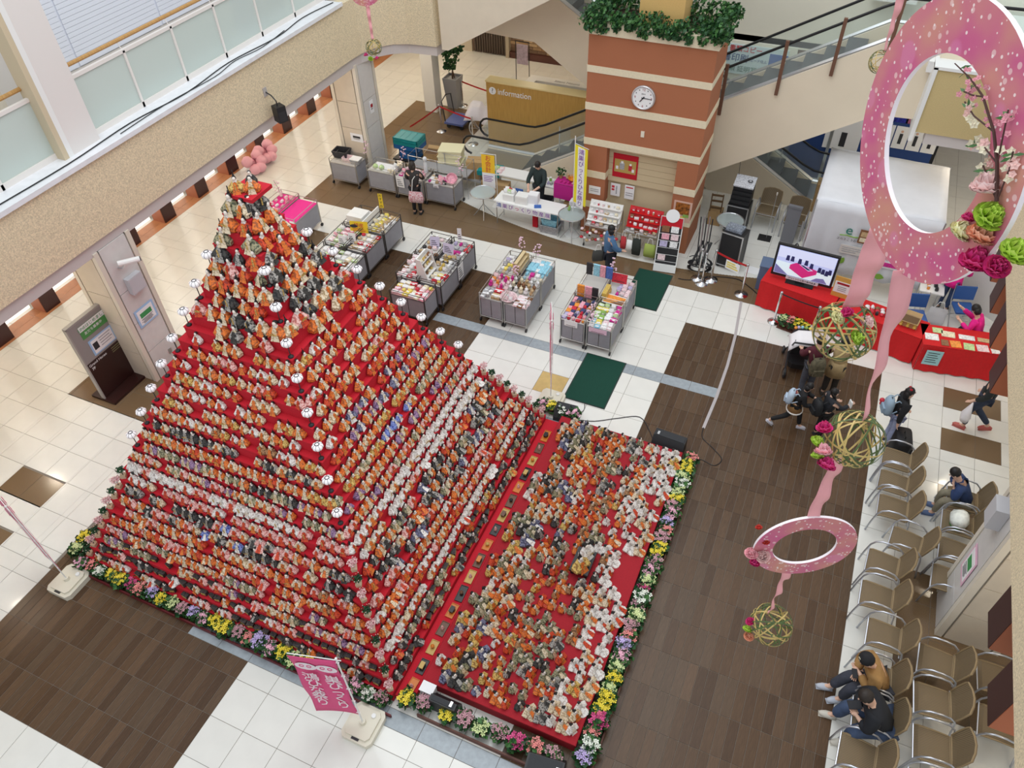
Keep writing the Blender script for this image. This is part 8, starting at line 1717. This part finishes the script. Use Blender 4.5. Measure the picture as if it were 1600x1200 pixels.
bamboo_ball('bamboo ball below the large ring with peonies at its side', (SX, SY, 8.39), .148, 5)
ribbon('pink ribbon between the bamboo ball and the small ring', SX - .03, SY, 8.24, 7.60, .07, .07, .5, .4, 2)
hang_ring('small pink printed ring hanging over the wood tiles', (SX - .01, SY, 7.41), .42, .30, .185, 9, .008)
ribbon('narrow pink ribbon between the small ring and the lowest bamboo ball', SX - .04, SY, 7.10, 6.56, .06, .018, .5, 1.3, 3)
bamboo_ball('lowest bamboo ball hanging over the wood tiles', (SX, SY, 6.44), .145, 6)
bamboo_ball('bamboo ball hanging in front of the red tables with a pink bow', (6.54, 1.22, 8.24), .187, 7); ribbon('wide pink ribbon holding the bamboo ball before the red tables', 6.54, 1.22, 8.98, 8.42, .15, .12, .42, .40, 4)
PC = {'magenta': (.62, .03, .20), 'lime': (.46, .62, .08), 'pink': (.82, .42, .46), 'peach': (.78, .40, .26), 'cream': (.78, .74, .46), 'coral': (.60, .05, .03), 'blush': (.86, .58, .56)}
def flowers(items):
    for i, (c, p, R, where) in enumerate(items): peony(c, PC[c], '%s silk peony %s' % (c, where), p, R, i * 7 + len(where))
# peonies and blossom twig: on the large ring, balls and the small ring
flowers([('magenta', (6.513, .135, 8.47), .052, 'on the bamboo ball below the large ring, uppermost'), ('lime', (6.50, .10, 8.40), .045, 'on the bamboo ball below the large ring, left upper'), ('pink', (6.54, .06, 8.385), .056, 'in the middle on the bamboo ball below the large ring'), ('lime', (6.525, .08, 8.32), .042, 'on the bamboo ball below the large ring, left lower'), ('magenta', (6.575, .04, 8.315), .060, 'on the bamboo ball below the large ring, lowest'),
         ('magenta', (6.535, .15, 6.47), .042, 'on the lowest bamboo ball, uppermost'), ('lime', (6.53, .12, 6.41), .040, 'on the lowest bamboo ball, middle'), ('peach', (6.555, .10, 6.36), .046, 'on the lowest bamboo ball, lowest'),
         ('pink', (6.385, .06, 7.36), .052, 'on the left of the small ring, outer'), ('blush', (6.455, .07, 7.355), .055, 'on the left of the small ring, inner'), ('magenta', (6.42, .05, 7.29), .040, 'under the left of the small ring'), ('coral', (6.44, .10, 7.47), .032, 'on the upper left of the small ring'), ('coral', (6.38, .12, 7.55), .026, 'beyond the upper left of the small ring'),
         ('cream', (6.473, 1.14, 8.387), 0.056, 'beside the bow of the ball before the red tables, left'), ('magenta', (6.513, 1.153, 8.427), 0.050, 'beside the bow of the ball before the red tables, middle'), ('blush', (6.633, 1.18, 8.373), 0.056, 'beside the bow of the ball before the red tables, right'), ('lime', (6.607, 1.1, 8.307), 0.062, 'on the front of the ball before the red tables'),
         ('blush', (6.673, -.113, 9.992), 0.066, 'uppermost of the cluster on the large ring'), ('lime', (6.707, -.172, 9.923), 0.069, 'in the middle of the cluster on the large ring'), ('peach', (6.709, -.175, 9.853), 0.066, 'below the lime one on the large ring'), ('cream', (6.66, -.09, 9.80), 0.055, 'at the inner edge of the large ring'), ('magenta', (6.724, -.201, 9.767), 0.069, 'lowest of the cluster on the large ring'), ('magenta', (6.662, -.094, 9.860), .028, 'small one at the inner edge of the large ring'), ('magenta', (6.775, -.26, 9.80), 0.055, 'behind the rim of the large ring'), ('lime', (6.80, -.27, 9.87), 0.066, 'behind the outer rim of the large ring')])
# flowering twig on the large ring
t = thing('blossom_twig', 'flowering cherry twig fixed across the large pink ring', 'blossom branch', (0, 0, 0))
TW = [(6.706, -.17, 9.98), (6.671, -.109, 10.075), (6.634, -.045, 10.147), (6.577, .054, 10.212), (6.531, .134, 10.232), (6.478, .227, 10.239)]
M_tw = mat('twig_brown', (.07, .03, .025), .7); BR = [TW, [TW[2], (6.575, .059, 10.144), (6.54, .12, 10.16)], [TW[1], (6.62, -.02, 10.09), (6.60, .02, 10.06)], [TW[1], (6.65, -.08, 10.19), (6.643, -.06, 10.23)], [TW[0], (6.70, -.16, 10.09), (6.691, -.144, 10.14)], [TW[3], (6.55, .11, 10.19), (6.528, .141, 10.185)], [TW[0], (6.665, -.10, 10.02), (6.64, -.05, 10.04)]]
for i, p in enumerate(BR): MB().tube(p, [.007 - .005 * q / (len(p) - 1) if i == 0 else .0028 for q in range(len(p))], 5).build('twig', M_tw, t)
r2 = random.Random(12); PB = [mat('bloom_pink', (.80, .36, .42), .6), mat('bloom_cream', (.84, .78, .58), .6), mat('bloom_blush', (.86, .55, .50), .6)]
for i, p in enumerate(BR):
    for q in range(14 if i == 0 else 8):
        f = r2.uniform(.25 if i == 0 else .3, 1) * (len(p) - 1); a = min(int(f), len(p) - 2); c = Vector(p[a]).lerp(Vector(p[a + 1]), f - a) + Vector((r2.uniform(-.018, .018), r2.uniform(-.018, .018), r2.uniform(-.018, .018)))
        up = c.z > 10.16; m = PB[0] if up else PB[r2.choice((1, 1, 2))]; b = MB(); R = r2.uniform(.006, .010) if up else r2.uniform(.010, .015); ph = r2.uniform(0, 6); nx = Vector((r2.uniform(-.5, .5), -1, r2.uniform(-.2, .9))).normalized(); u = nx.orthogonal().normalized(); v = nx.cross(u)
        for k in range(5): e = ph + k * 2 * PI / 5; d = u * math.cos(e) + v * math.sin(e); s_ = u * -math.sin(e) + v * math.cos(e); b._add([c, c + d * R * .7 + s_ * R * .5 + nx * .002, c + d * R * 1.25, c + d * R * .7 - s_ * R * .5 + nx * .002], [(0, 1, 2, 3)])
        b.sph(c + nx * .002, R * .28, n=5, k=3); b.build('blossom', m, t)
    for q in range(3): c = Vector(p[-1]).lerp(Vector(p[-2]), r2.uniform(.1, .8)); d = Vector((r2.uniform(-1, 1), r2.uniform(-1, 1), r2.uniform(-.4, 1))).normalized(); s_ = d.orthogonal().normalized(); MB()._add([c, c + d * .018 + s_ * .006, c + d * .036, c + d * .018 - s_ * .006], [(0, 1, 2, 3)]).build('leaf', M_leaf2, t)


bamboo_ball('small far bamboo ball hanging before the curved gallery corner', (-1.19, 7.96, 6.43), .135, 15); ribbon('pink ribbon of the far bamboo ball before the curved gallery corner', -1.19, 7.96, 7.08, 6.56, .06, .04, .3, .9, 6)
flowers([('magenta', (-1.30, 7.86, 6.32), .05, 'on the far bamboo ball by the gallery corner, left'), ('lime', (-1.20, 7.83, 6.29), .055, 'on the far bamboo ball by the gallery corner, middle'), ('magenta', (-1.09, 7.86, 6.30), .045, 'on the far bamboo ball by the gallery corner, right')])
bamboo_ball('far bamboo ball hanging before the escalator panel', (6.44, 7.84, 7.31), .145, 16); ribbon('pink ribbon above the far bamboo ball before the escalator', 6.44, 7.84, 8.08, 7.45, .10, .03, .3, .9, 7); hang_ring('far pink ring cut off by the top edge above the escalator ball', (6.44, 7.86, 8.36), .1, .30, .18, 21, .008)
hang_ring('far pink ring cut off by the top edge above the gallery corner ball', (-1.19, 7.98, 7.35), .9, .28, .17, 22, .008)
bpy.data.scenes.remove(TMP)
